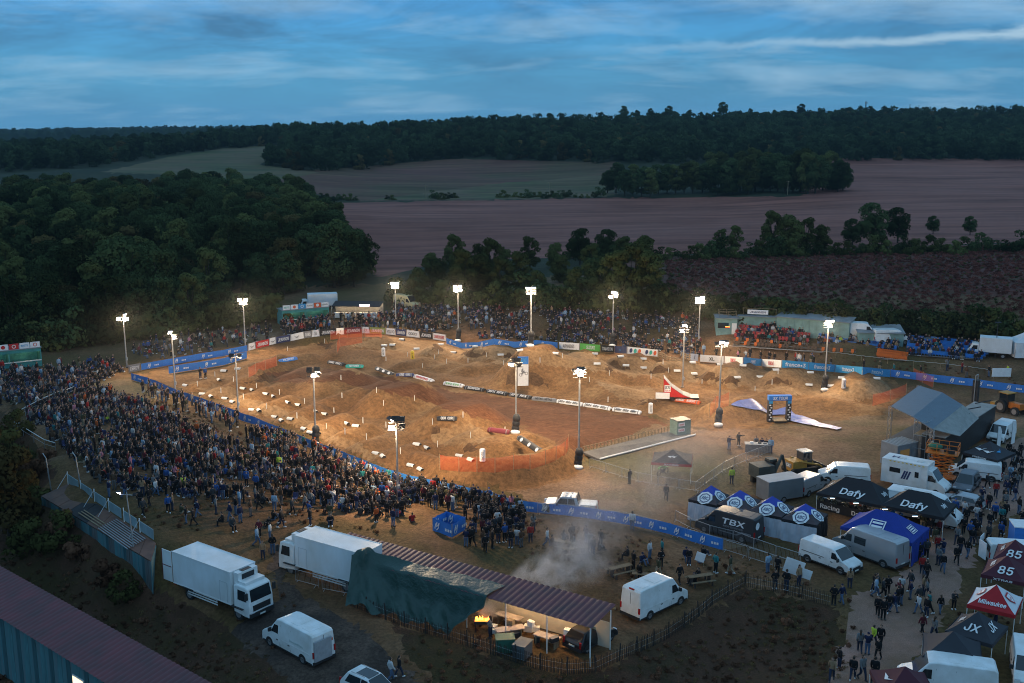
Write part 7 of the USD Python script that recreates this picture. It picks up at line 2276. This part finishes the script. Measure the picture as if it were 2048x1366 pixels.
# ---------------- maroon roofed shelter, green tarpaulin, grill
zs = 2.9
A, B = flat(640, 1100, zs), flat(1187, 1258, zs)        # near eave
d = (B - A)[:2]
W = float(np.hypot(*d))
d /= W
n = np.array([-d[1], d[0]])
dep = 3.6
c = (A + B)[:2] / 2
gz = h1(*c)
t = thing('shelter', 'long open shelter with maroon corrugated roof on thin white posts, smoke rising from it', 'shelter', (c[0], c[1], 0), math.atan2(d[1], d[0]))
nr = int(W / .5)
for i in range(nr):
    x = -W / 2 + i * .5
    m = MB().grid(np.array([[(x, 0, zs), (x, dep, zs + .35)], [(x + .14, 0, zs + .045), (x + .14, dep, zs + .395)], [(x + .28, 0, zs + .045), (x + .28, dep, zs + .395)], [(x + .42, 0, zs), (x + .42, dep, zs + .35)], [(x + .5, 0, zs), (x + .5, dep, zs + .35)]]))
    m.build('roof_sheet', MAROON, t)
MB().box((0, .3, zs - .08), (W, .08, .12)).box((0, dep - .3, zs + .2), (W, .08, .12)).build('purlin', WOODPALE, t)
for i in range(8):
    x = -W / 2 + .4 + i * (W - .8) / 7
    for y in (.3, dep - .3):
        MB().tube((x, y, -.2), (x, y, zs - .05), .05, 6).build('post', WHITEMETAL, t)
MB().box((W / 2 - 5.6, dep - .5, 1.0), (10.5, .05, 2.0)).build('back_sheet', mat('pale_canvas', (.55, .47, .36), .8, .15, 1), t)
for x in (W / 2 - 9, W / 2 - 6.5, W / 2 - 3.8):
    b = MB().tube((x, 1.8, zs - .1), (x + 1.1, 1.8, zs - .1), .05, 6)
    b.build('strip_light', glow('shelter_light', (1.0, .70, .34), 150.0), t)
SH = (c, d, n, W)


def shel(x, y):
    """a place under the shelter: along from its right end, in from the near eave"""
    q = c + d * (W / 2 - x) + n * y
    return np.array([q[0], q[1], h1(*q)])


# tarpaulin from the lorry and the roof down to the fence
TARP = usdkit.material(stage, '/World/Looks/green_tarpaulin', {'g': ('geometry', {}), 'n': ('noise_texture', {'scale': 1.6, 'detail': 5.0, 'roughness': .6}), 'b': ('bump', {'strength': .8, 'distance': .2}),
                       'p': ('principled_bsdf', {'base_color': (.014, .046, .037), 'roughness': .46, 'specular_ior_level': .5})}, [('g.position', 'n.vector'), ('n.fac', 'b.height'), ('b.normal', 'p.normal')], surface='p.BSDF')
top = [flat(703, 1110, 3.9), flat(735, 1100, 3.9), flat(790, 1112, 3.5), flat(860, 1135, 3.15), flat(950, 1158, 3.1), flat(1012, 1174, 3.1)]
bot = [flat(690, 1205, .9), flat(745, 1222, .5), flat(800, 1238, .35), flat(858, 1252, .5), flat(903, 1266, .5), flat(962, 1208, 2.6)]
k, mrow = 60, 26
ii = np.linspace(0, 5, k)
Tt = np.array([[np.interp(q, range(6), [p[j] for p in top]) for j in range(3)] for q in ii])
Tb = np.array([[np.interp(q, range(6), [p[j] for p in bot]) for j in range(3)] for q in ii])
G = np.zeros((k, mrow, 3))
for j in range(mrow):
    s = j / (mrow - 1)
    G[:, j] = Tt + (Tb - Tt) * s
    G[:, j, 2] += -.55 * math.sin(math.pi * s) * (1 - .4 * s) + .26 * np.sin(ii * 5.2 + s * 5) * s + .18 * np.sin(ii * 11 - s * 6) * s + .08 * np.sin(ii * 23 + s * 9) * s
    G[:, j, 1] += -.25 * np.sin(ii * 6.1 + s * 2) * s
G[:, :, 2] += (meshkit.fbm(G * 1.4, 3, 7) - .5) * .30
lx_ = (G[:, :, :2] - c) @ n
over = (lx_ > -.12) & (lx_ < dep + .1)
G[:, :, 2] = np.where(over, np.maximum(G[:, :, 2], zs + .35 * lx_ / dep + .16 + .06 * np.sin(G[:, :, 0] * 3)), G[:, :, 2])
_a, _b = on(690, 1187), on(592, 1150)
_d = (_b - _a)[:2] / np.hypot(*(_b - _a)[:2])
_n = np.array([-_d[1], _d[0]])
_n = -_n if _n @ (_a + _b)[:2] < 0 else _n
_q = G[:, :, :2] - ((_a + _b)[:2] / 2 + _n * 1.2)
_in = (np.abs(_q @ _n) < 1.42) & (np.abs(_q @ _d) < 4.9)
G[:, :, 2] = np.where(_in, np.maximum(G[:, :, 2], h1(*((_a + _b)[:2] / 2)) + 3.92), G[:, :, 2])
for j in range(3):
    G[:, :, j] = gaussian_filter(G[:, :, j], .7, mode='nearest')
m = MB().grid(G)
tag(m.build('green_tarpaulin', TARP, None, True), 'large dark green tarpaulin draped from the lorry and shelter roof to the fence', 'tarpaulin')
# grill with fire
p = on(966, 1262)
t = thing('grill', 'burning barbecue grill with flames under the edge of the green tarpaulin', 'grill', p)
MB().box((0, 0, .8), (1.3, .7, .22)).build('fire_tray', DARKMETAL, t)
for x in (-.55, .55):
    for y in (-.28, .28):
        MB().tube((x, y, 0), (x, y, .72), .025, 5).build('leg', DARKMETAL, t)
rg = np.random.default_rng(3)
for i in range(7):
    x, y, h = rg.uniform(-.5, .5), rg.uniform(-.2, .2), rg.uniform(.12, .4)
    MB().tube((x, y, .9), (x + rg.uniform(-.05, .05), y, .9 + h), .09, 6, .01).build('flame', glow('flame', (1.0, .34, .05), 7.0), t)
MB().box((0, 0, .915), (1.2, .6, .02)).build('embers', glow('embers', (1.0, .22, .03), 4.0), t)
# things under and around the shelter
tb = mat('table_cloth', (.55, .45, .40), .7, .3, 3)
for i, (x, y, L, lb) in enumerate([(7.4, .7, 2.2, 'table with cloth and boxes at the near eave of the shelter'), (4.6, 1.4, 2.0, 'table stacked with bags under the shelter, nearer the black car'), (8.6, 2.4, 2.2, 'serving table with jars at the back of the shelter')]):
    q = shel(x, y)
    t = thing('trestle_table', lb, 'table', q, math.atan2(d[1], d[0]) + (.9 if i == 0 else 0))
    MB().box((0, 0, .75), (L, .8, .05)).build('top', tb, t)
    for sx in (-.8, .8):
        MB().box((sx, 0, .36), (.06, .7, .72)).build('trestle', WOODPALE, t)
for i in range(16):
    q = shel(rg.uniform(3.2, 9.6), rg.uniform(.5, 3.0))
    t = thing('food_box', ['white food box stacked under the lit shelter', 'brown carton under the lit shelter', 'dark crate under the lit shelter'][i % 3], 'box', q + UP * (.78 if i % 4 == 0 else 0), rg.uniform(0, 3), ['white food boxes under the shelter', 'cartons under the shelter', 'crates under the shelter'][i % 3])
    sx, sy, sz = rg.uniform(.4, .7), rg.uniform(.3, .5), rg.uniform(.25, .5)
    MB().box((0, 0, sz / 2), (sx, sy, sz)).build('carton', [PRINT['white'], WOODPALE, TRIM][i % 3], t)
    MB().box((0, 0, sz + .015), (sx + .03, sy + .03, .03)).build('lid', [PRINT['white'], WOODPALE, PRINT['grey']][i % 3], t)
for i, (u0, v0, c1, lb) in enumerate([(1010, 1297, 'green', 'dark green wheeled bin by the paling fence under the shelter'), (1045, 1308, 'grey', 'grey wheeled bin full of rubbish, right of the green one')]):
    t = thing('wheeled_bin', lb, 'bin', on(u0, v0 + 6), rz + i)
    cm = mat('bin_' + c1, (.03, .12, .08) if c1 == 'green' else (.12, .13, .14), .5, .2, 2)
    MB().prism([(-.6, .1), (.6, .1), (.68, 1.1), (-.68, 1.1)], .95, np.array([[1, 0, 0, 0], [0, 0, -1, .47], [0, 1, 0, 0], [0, 0, 0, 1]])).build('body', cm, t)
    MB().box((0, 0, 1.14), (1.42, 1.05, .08)).build('lid', cm, t)
    for x in (-.5, .5):
        MB().tube((x, -.5, .1), (x, -.4, .1), .1, 8).build('wheel', RUBBER, t)
# paling fence
PALE = mat('chestnut_pale', (.045, .036, .030), .9, .5, 4)
F = [[(700, 1210), (790, 1248), (880, 1275), (960, 1302), (1060, 1335), (1135, 1350), (1190, 1345)], [(1190, 1345), (1250, 1318), (1310, 1290), (1372, 1252), (1430, 1205), (1490, 1172)], [(1490, 1172), (1560, 1185), (1660, 1212)]]
for fi, px in enumerate(F):
    P = along(px, 2.0)
    for j in range(len(P) - 1):
        a, b = P[j], P[j + 1]
        dd = b - a
        t = thing('paling_fence', ['dark chestnut paling fence bay in front of the maroon shelter', 'dark chestnut paling fence bay running up beside the white van', 'dark chestnut paling fence bay towards the gravel path'][fi], 'fence', a, 0, ['fence bays before the shelter', 'fence bays beside the white van', 'fence bays towards the path'][fi])
        m = MB()
        for q in range(15):
            s = q / 15
            hh = 1.05 + rg.uniform(-.1, .12)
            o = dd * s + np.r_[rg.uniform(-.03, .03, 2), 0]
            m.tube(o - UP * .1, o + UP * hh + np.r_[rg.uniform(-.05, .05, 2), 0], .028, 4, .018)
        pm = m.build('pales', PALE, t)
        tag(pm, kind='stuff')
        MB().tube((0, 0, .35), dd + UP * .35, .008, 3).tube((0, 0, .8), dd + UP * .8, .008, 3).build('wire', STEEL, t)
        MB().tube(-UP * .2, UP * 1.35 + np.r_[rg.uniform(-.1, .1, 2), 0], .05, 5).build('post', PALE, t)
# picnic tables in the smoke
TABLEW = mat('worn_table_wood', (.16, .11, .06), .8, .4, 4)
for i, (u0, v0, r0) in enumerate([(1150, 1112, .2), (1240, 1150, .5), (1290, 1165, -.2), (1400, 1168, .3), (1130, 1100, -.4)]):
    t = thing('beer_table', f'long wooden beer table with benches on the grass, {["left front", "beside the white van", "behind the white van", "by the paling fence", "rear left"][i]}', 'table', on(u0, v0), r0)
    MB().box((0, 0, .76), (2.2, .55, .04)).build('top', TABLEW, t)
    for y in (-.65, .65):
        MB().box((0, y, .46), (2.2, .26, .04)).build('bench', TABLEW, t)
    for x in (-.8, .8):
        MB().box((x, 0, .37), (.05, .5, .74)).build('leg', DARKMETAL, t)
        for y in (-.65, .65):
            MB().box((x, y, .22), (.05, .22, .44)).build('bench_leg', DARKMETAL, t)
# boards held or leaning in the crowd at the right
for (u0, v0, lb) in [(1587, 1150, 'large pale printed board leaning at the fence by the white van'), (1612, 1165, 'small white board at the end of the paling fence'), (1400, 1130, 'tilted pale board among people at the end of the blue banners')]:
    t = thing('board', lb, 'board', on(u0, v0 + 4), -.3)
    MB().box((0, 0, .9), (1.6 if 'large' in lb else .8, .05, 1.3 if 'large' in lb else .8), 0, .25).build('panel', PRINT['white'], t)
    MB().tube((-.3, .05, 0), (-.3, .05, .8), .025, 4).tube((.3, .05, 0), (.3, .05, .8), .025, 4).build('leg', WOODPALE, t)
# ---------------- smoke of the grill
def plume(name, p0, p1, r0, r1, density, scale, lo, hi, label, squash=1.0):
    """smoke along an axis, thinning towards its edge and its end"""
    p0, p1 = np.array(p0, float), np.array(p1, float)
    L = np.linalg.norm(p1 - p0)
    d = (p1 - p0) / L
    m = usdkit.material(stage, '/World/Looks/' + name, {
        'g': ('geometry', {}), 'n': ('noise_texture', {'scale': scale, 'detail': 6.0, 'roughness': .66, 'distortion': .5}), 'mr': ('map_range', {'from_min': lo, 'from_max': hi, 'to_min': 0.0, 'to_max': 1.0, 'clamp': True}),
        'q': ('vector_math', {'math_type': 'subtract', 'vector2': tuple(p0)}), 'dt': ('vector_math', {'math_type': 'dot_product', 'vector2': tuple(d)}), 'cr': ('vector_math', {'math_type': 'cross_product', 'vector2': tuple(d)}), 'ln': ('vector_math', {'math_type': 'length'}),
        'r': ('map_range', {'from_min': 0.0, 'from_max': L, 'to_min': r0, 'to_max': r1, 'clamp': True}), 'dv': ('math', {'math_type': 'divide'}), 'fl': ('map_range', {'range_type': 'smoothstep', 'from_min': .1, 'from_max': .98, 'to_min': 1.0, 'to_max': 0.0}),
        'fd': ('map_range', {'range_type': 'smoothstep', 'from_min': 0.15 * L, 'from_max': L, 'to_min': 1.0, 'to_max': 0.0}), 'a': ('math', {'math_type': 'multiply'}), 'b': ('math', {'math_type': 'multiply'}), 'm': ('math', {'math_type': 'multiply', 'value2': density}),
        'v': ('principled_volume', {'color': (.86, .84, .87), 'anisotropy': .2})},
        [('g.position', 'n.vector'), ('n.fac', 'mr.value'), ('g.position', 'q.vector1'), ('q.vector', 'dt.vector1'), ('q.vector', 'cr.vector1'), ('cr.vector', 'ln.vector1'), ('dt.value', 'r.value'), ('dt.value', 'fd.value'),
         ('ln.value', 'dv.value1'), ('r.result', 'dv.value2'), ('dv.value', 'fl.value'), ('fl.result', 'a.value1'), ('fd.result', 'a.value2'), ('a.value', 'b.value1'), ('mr.result', 'b.value2'), ('b.value', 'm.value1'), ('m.value', 'v.density')], volume='v.volume')
    mb = MB().tube(p0, p1, r0, 16, r1)
    tag(usdkit.mesh(stage, numbered('/World', 'smoke'), (np.vstack(mb.v), np.vstack(mb.f)), m).GetPrim(), label, None, None, 'stuff')


g0 = on(968, 1260)
plume('grill_smoke', g0 + [-.2, 0, 1.2], on(1235, 1135) + [0, 0, 3.4], .8, 4.4, 2.6, .6, .44, .76, 'pale smoke rising from the grill across the shelter roof')
q0, q1 = on(1120, 1130), on(1560, 880)
plume('drifting_smoke', [q0[0], q0[1], 3.0], [q1[0], q1[1], 3.6], 5.0, 8.0, .07, .13, .38, .70, 'thin smoke drifting over the beer tables and the dry earth')
# on the skyline: masts and a long pale building
for i, (u0, vt, vb, lb) in enumerate([(1730, 203, 240, 'tall lattice mast on the skyline at the right, tallest of three'), (1818, 208, 238, 'thin mast on the skyline, left of the pair'), (1836, 210, 238, 'thin mast on the skyline, right of the pair')]):
    b, tp = deep(u0, vb, 1330), deep(u0, vt, 1330)
    z0 = min(b[2], h1(b[0], 1330))
    t = thing('radio_mast', lb, 'mast', (b[0], 1330, z0))
    H = tp[2] - z0
    r = .9 if i == 0 else .3
    m = MB()
    for a in range(3):
        x, y = r * math.cos(a * 2.1), r * math.sin(a * 2.1)
        m.tube((x, y, 0), (x * .6, y * .6, H), .18 if i == 0 else .12, 4)
        for k in range(8):
            x2, y2 = r * math.cos(a * 2.1 + 2.1), r * math.sin(a * 2.1 + 2.1)
            m.tube((x, y, H * k / 8), (x2, y2, H * (k + 1) / 8), .08, 3)
    m.build('lattice', DARKMETAL, t)
    if i == 0:
        for k in range(3):
            MB().box((math.cos(k * 2.1) * 1.3, math.sin(k * 2.1) * 1.3, H - 1.5), (.6, .5, 2.6)).build('antenna', STEEL, t)
b = deep(1940, 231, 1400)
t = thing('long_building', 'long low pale building on the skyline at the right', 'building', (b[0], 1400, h1(b[0], 1400)))
hh = max(6.0, b[2] - h1(b[0], 1400) + 1)
MB().box((0, 0, hh / 2), (62, 14, hh)).build('wall', mat('far_pale_wall', (.5, .5, .52)), t)
MB().prism([(-31, 0), (31, 0), (22, 1.8), (-22, 1.8)], 14, np.array([[1, 0, 0, 0], [0, 0, -1, 7], [0, 1, 0, hh], [0, 0, 0, 1]])).build('roof', FLATROOF, t)
for (u0, v0, vt) in [(852, 398, 376), (1099, 392, 374), (1311, 388, 372), (1575, 392, 376)]:
    p = on(u0, v0)
    t = thing('utility_pole', f'slender utility pole in the fields, {["leftmost", "second from left", "at the left end of the copse", "before the copse"][[852, 1099, 1311, 1575].index(u0)]}', 'pole', p)
    MB().tube((0, 0, 0), (0, 0, 7.0), .16, 5, .11).build('pole', WOODPALE, t)
    MB().box((0, 0, 6.6), (1.6, .12, .12)).build('cross_arm', WOODPALE, t)

# thin scattering volume added over the track to give the lamps halos
db = trimesh.creation.box([130, 112, 13])
db.apply_translation([2, 146, 7.2])
tag(usdkit.mesh(stage, '/World/dust', db, usdkit.material(stage, '/World/Looks/halo_air', {'v': ('principled_volume', {'color': (.9, .88, .85), 'density': .00016, 'anisotropy': .72})}, [], volume='v.volume')).GetPrim(), 'thin added haze over the track that gives the lamps halos', None, None, 'stuff')
# ------------------------------------------------------------------ the people
rng = np.random.default_rng(77)
STANDP = (['stand', 'folded', 'pockets', 'phone', 'walk'], [.36, .2, .26, .13, .05])
SITP = (['sit', 'perch', 'stand', 'pockets'], [.62, .16, .12, .10])
WALKP = (['walk', 'stride', 'stand', 'pockets', 'phone'], [.32, .32, .14, .14, .08])
ZONES = [  # outline in the photograph, spacing, poses, facing, words
    ([(36, 790), (150, 768), (250, 800), (330, 830), (400, 866), (480, 900), (560, 905), (640, 935), (720, 958), (800, 983), (870, 1003), (800, 1040), (700, 1030), (600, 1015), (470, 1008), (330, 996), (205, 972), (150, 930), (110, 895), (60, 850)], .88, 'bank', 'track', 'in the packed crowd on the left bank'),
    ([(480, 870), (560, 880), (640, 910), (720, 945), (800, 972), (900, 990), (1000, 1012), (1040, 1025), (1050, 1052), (960, 1048), (860, 1020), (740, 985), (640, 945), (540, 905)], .82, 'stand', 'track', 'in the dense row at the near blue banners'),
    ([(270, 768), (340, 792), (430, 826), (500, 856), (470, 868), (390, 834), (300, 800)], 1.35, 'stand', 'track', 'at the upper left blue fence'),
    ([(0, 742), (90, 742), (200, 716), (250, 742), (180, 768), (60, 800), (0, 820)], 1.05, 'sit', 'track', 'on the grass before the left green stall'),
    ([(250, 705), (330, 680), (440, 668), (560, 655), (640, 660), (560, 676), (490, 690), (380, 712), (300, 722)], 1.7, 'mix', 'track', 'on the sandy ground behind the left blue banners'),
    ([(555, 655), (660, 640), (770, 638), (880, 650), (1000, 660), (1000, 672), (900, 672), (780, 660), (660, 662), (570, 672)], .95, 'stand', 'track', 'below the far turquoise stall'),
    ([(780, 618), (900, 608), (1060, 614), (1225, 628), (1400, 645), (1402, 712), (1320, 705), (1225, 692), (1060, 682), (900, 674), (800, 650)], .9, 'sit', 'track', 'seated on the far grass bank'),
    ([(1320, 715), (1560, 727), (1780, 748), (1880, 758), (1880, 752), (1700, 735), (1560, 720), (1400, 708)], 1.7, 'stand', 'track', 'behind the far right banners'),
    ([(1880, 740), (2048, 745), (2048, 765), (1900, 758)], 3.2, 'stand', 'any', 'on the grass at the right end of the stand'),
    ([(200, 965), (330, 985), (600, 995), (800, 1030), (860, 1060), (740, 1075), (600, 1062), (560, 1085), (470, 1080), (320, 1050), (220, 1010)], 1.7, 'mix', 'any', 'on the worn grass above the two box lorries'),
    ([(960, 1045), (1060, 1050), (1075, 1070), (1060, 1100), (960, 1105), (900, 1085), (935, 1070)], 1.05, 'stand', 'track', 'in the group beside the blue enclosure'),
    ([(490, 1085), (560, 1090), (550, 1140), (500, 1130)], 1.5, 'stand', 'any', 'between the two box lorries'),
    ([(1070, 1070), (1200, 1085), (1210, 1115), (1100, 1112)], 1.5, 'mix', 'any', 'around the front beer tables'),
    ([(1210, 1095), (1450, 1115), (1470, 1160), (1380, 1190), (1230, 1150)], 1.7, 'mix', 'any', 'in the drifting smoke among the beer tables'),
    ([(1530, 1140), (1620, 1160), (1650, 1190), (1540, 1178)], 1.5, 'stand', 'any', 'behind the paling fence near the white van'),
    ([(1740, 1180), (1830, 1175), (1870, 1200), (1860, 1235), (1770, 1225)], 1.05, 'walk', 'any', 'in the walking group on the gravel path'),
    ([(1840, 1040), (1960, 1010), (2048, 960), (2048, 1060), (1960, 1100), (1900, 1160), (1830, 1160), (1840, 1090)], 1.55, 'walk', 'path', 'walking on the gravel path by the canopies'),
    ([(1960, 930), (2048, 900), (2048, 960), (1980, 1000)], 1.6, 'walk', 'path', 'on the path beyond the white vans'),
    ([(1700, 1030), (1850, 1060), (1850, 1090), (1820, 1080)], 2.0, 'stand', 'any', 'in front of the right black canopy'),
    ([(1960, 1230), (2048, 1250), (2030, 1290), (1960, 1290)], 2.6, 'stand', 'any', 'behind the lower right canopies'),
]
PP = {'stand': STANDP, 'sit': SITP, 'walk': WALKP, 'bank': (['stand', 'folded', 'pockets', 'sit', 'perch', 'phone'], [.20, .10, .12, .40, .13, .05]), 'mix': (['stand', 'walk', 'stride', 'sit', 'folded', 'perch', 'pockets'], [.24, .16, .12, .12, .1, .12, .14])}
CAND = []
for poly, step, kind, face, words in ZONES:
    g = scatter(poly, step, rng)
    keep = meshkit.fbm(g * [.22, .22, 0], 2, 41) > (.30 if step < 1.6 else .30)
    g = g[keep] if kind != 'walk' else g
    names, w = PP[kind]
    for q in g:
        p = rng.choice(names, p=w)
        dx, dy = (TRACKC - q)[:2]
        a = math.atan2(dy, dx) + rng.normal() * .45 if face == 'track' else (rng.choice([1.0, -2.1]) + rng.normal() * .4 if face == 'path' else rng.uniform(0, 6.28))
        CAND.append([q, p, int(rng.choice(len(COMBOS), p=CW)), a, words])
for (u0, v0) in [(1667, 1210), (1683, 1208), (1699, 1176), (1752, 1187), (1719, 1304), (1734, 1309), (1746, 1291), (1760, 1293), (1678, 1338), (1663, 1362), (1705, 1360), (1724, 1360), (1755, 1320), (1748, 1364), (1755, 1232), (1766, 1239), (1880, 1227), (1907, 1219), (1844, 1268), (1867, 1278), (1853, 1161), (1956, 1089), (1976, 1085), (1967, 1114)]:
    CAND.append([on(u0, v0), str(rng.choice(WALKP[0], p=WALKP[1])), int(rng.choice(len(COMBOS), p=CW)), float(rng.choice([1.1, -2.0]) + rng.normal() * .4), 'on the gravel path at the lower right'])
ONE = [((1259, 968), 'pockets', 1, 2.4, 'alone left of the red edged canopy'), ((1332, 1000), 'walk', 1, -1.6, 'alone below the red edged canopy'), ((1463, 968), 'stand', 17, 1.6, 'alone above the blue and white canopies'),
       ((1458, 900), 'point', 2, .8, 'at a camera left of the timing desk'), ((1477, 892), 'point', 3, .8, 'bending at a camera beside the timing desk'), ((401, 758), 'folded', 0, -.6, 'on the track by the left blue wall'), ((411, 757), 'stand', 6, -.6, 'on the track by the left blue wall'),
       ((981, 1276), 'folded', 7, 2.6, 'tending the burning grill'), ((782, 1362), 'walk', 4, .5, 'walking on the dark dirt road at the bottom'), ((799, 1354), 'stride', 0, .5, 'walking on the dark dirt road at the bottom'), ((1352, 862), 'stand', 1, 2.0, 'behind the starter box'), ((1369, 864), 'stand', 17, 2.0, 'behind the starter box'),
       ((1512, 893), 'perch', 7, -1.8, 'seated at the timing desk'), ((1523, 896), 'perch', 2, -1.8, 'seated at the timing desk'), ((1532, 900), 'perch', 1, -1.8, 'seated at the timing desk'), ((1541, 906), 'stand', 13, -1.8, 'at the end of the timing desk'), ((1264, 1060), 'stand', 4, 1.3, 'leaning on the blue banners right of the pickup'), ((630, 905), 'stand', 12, .9, 'at the near mast pads')]
SPECIAL = [[on(*px), p, c, a, w] for px, p, c, a, w in ONE]
for (q, rz_) in SEATP:
    if rng.uniform() < .5:
        CAND.append([np.array(q) - [0, 0, .42], 'perch', int(rng.choice(len(COMBOS), p=CW)), rz_ - math.pi / 2 + rng.normal() * .2, 'seated in the stand'])
CAND.sort(key=lambda e: np.linalg.norm(e[0] - [0, 0, CAMZ]))
u, v = proj(np.array([e[0] for e in CAND]))
CAND = [e for e, a, b in zip(CAND, u, v) if -20 < a < 2068 and b < 1385]
HOW = {'stand': 'standing', 'folded': 'arms folded', 'phone': 'holding a phone up', 'pockets': 'hands in pockets', 'walk': 'walking', 'stride': 'striding', 'sit': 'sitting', 'perch': 'sitting upright', 'point': 'leaning forward'}
HAIRW = {'short': '', 'long': 'long haired ', 'cap': 'capped ', 'hood': 'hooded '}
solo = SPECIAL + CAND[:300 - len(SPECIAL)]
MARKS = [(w, np.array([*on(a, b)[:2], 0])) for w, a, b in [('the rusty stall', 200, 1000), ('the first lorry', 420, 1160), ('the second lorry', 640, 1120), ('the blue enclosure', 895, 1062), ('the near mast', 796, 1000), ('the silver pickup', 1140, 1030), ('the white van', 1300, 1220), ('the tarpaulin', 850, 1160), ('the paling fence', 1560, 1185),
                                                           ('the silver van', 1740, 1120), ('the blue canopy', 1800, 1070), ('the red canopy', 1960, 1230), ('the 85 canopies', 1990, 1140), ('the bottom edge', 1700, 1360), ('the shelter', 1000, 1150), ('the stage', 1900, 920)]]


def say(e, level):
    q, p, ci, a, words = e
    top, bot, hair = COMBOS[ci]
    s = f'{HAIRW[hair]}person in {top} jacket, {HOW[p]}, {words}'
    return s


groups = {}
for e in solo:
    groups.setdefault(say(e, 0), []).append(e)
ORD = ['leftmost', 'second from left', 'third from left', 'fourth from left', 'fifth from left', 'sixth from left', 'seventh from left', 'eighth from left', 'ninth from left', 'tenth from left', 'eleventh from left', 'twelfth from left']
SHORT = {w: w for *_, w in ZONES}
for key, es in groups.items():
    es.sort(key=lambda e: float(proj(e[0])[0][0]))
    for i, e in enumerate(es):
        q, p, ci, a, words = e
        lb = key
        if len(es) > 1:
            m = min(MARKS, key=lambda k: np.hypot(*(k[1] - q)[:2]))[0]
            top, bot, hair = COMBOS[ci]
            same = [o for o in es if min(MARKS, key=lambda k: np.hypot(*(k[1] - o[0])[:2]))[0] == m]
            lb = f'{HAIRW[hair]}person in {top} jacket, {HOW[p]}, near {m}'
            if len(same) > 1:
                j = [id(o) for o in same].index(id(e))
                lb = f'{ORD[min(j, 11)]} {HAIRW[hair]}person in {top} jacket, {HOW[p]}, near {m}'
        e.append(lb)
seen = {}
for e in solo:
    seen.setdefault(e[5], []).append(e)
for k, es in seen.items():
    if len(es) > 1:
        es.sort(key=lambda e: -float(proj(e[0])[1][0]))
        for i, e in enumerate(es):
            e[5] = f'{["front", "next", "rear", "rearmost", "far"][min(i, 4)]} {e[5]}'
for q, p, ci, a, words, lb in solo:
    refer('person', person_class(p, ci), q, a, float(np.clip(1 + rng.normal() * .05, .86, 1.1)), ' '.join(lb.split()[:16]), 'person', 'people one by one near the camera')
rest = CAND[300 - len(SPECIAL):]
cl = sorted({person_class(e[1], e[2]) for e in rest})
ix = {c: i for i, c in enumerate(cl)}
instancer('crowd', cl, np.array([e[0] for e in rest]), [e[3] for e in rest], np.clip(1 + rng.normal(size=len(rest)) * .06, .8, 1.12), [ix[person_class(e[1], e[2])] for e in rest], 'dense crowd of spectators on the banks round the track', 'crowd')
print('people', len(solo), len(rest), 'classes', len(PCLASS))
# folding chairs, blankets and bags among the seated crowd
th_ = stage.CreateClassPrim('/World/kind_of_camp_chair')
m = MB().box((0, 0, .40), (.48, .48, .04)).box((-.24, 0, .66), (.05, .48, .5), 0, -.15)
usdkit.mesh(stage, '/World/kind_of_camp_chair/seat_cloth', (np.vstack(m.v), np.vstack(m.f)), PRINT['navy'])
m = MB()
for sx in (-.22, .22):
    m.tube((sx, -.22, 0), (sx, .22, .62), .015, 4).tube((sx, .22, 0), (sx, -.22, .62), .015, 4)
usdkit.mesh(stage, '/World/kind_of_camp_chair/frame', (np.vstack(m.v), np.vstack(m.f)), STEEL)
g = scatter(ZONES[0][0], 3.4, rng)
for q in g[:90]:
    refer('camp_chair', 'kind_of_camp_chair', q, rng.uniform(0, 6.3), 1.0, 'folding camp chair with dark blue seat among the left bank crowd', 'chair', 'camp chairs in the left crowd')
# tufts of grass over the open ground
g = np.vstack([scatter(p, st, rng, (50, 230)) for p, st in [
    ([(120, 940), (560, 980), (800, 1030), (1080, 1040), (1450, 1110), (1640, 1160), (1640, 1210), (1480, 1180), (1240, 1160), (1000, 1110), (700, 1060), (560, 1070), (300, 1060)], .8),
    ([(260, 780), (480, 860), (640, 920), (500, 900), (330, 850), (240, 810)], .8), ([(1480, 1180), (1700, 1200), (1720, 1400), (1600, 1400)], .8), ([(1880, 1240), (2048, 1180), (2048, 1400), (1800, 1400)], .9),
    ([(780, 610), (1400, 630), (1400, 710), (800, 660)], 1.3), ([(1420, 690), (2048, 740), (2048, 780), (1420, 715)], 1.2), ([(0, 1160), (560, 1100), (600, 1250), (500, 1400), (0, 1400)], 1.0), ([(820, 1255), (1650, 1180), (1690, 1400), (800, 1400)], .9)]])
g = g[meshkit.fbm(g * [.2, .2, 0], 3, 13) > .46]
g[:, 2] -= .04
n = len(g)
instancer('grass_tufts', ['kind_of_tuft', 'kind_of_scrub'], g, rng.uniform(0, 6.3, n), rng.uniform(.22, .5, n), rng.choice(2, n, p=[.7, .3]), 'short tufts of dry grass on the open ground', 'grass')
print('tufts', n)
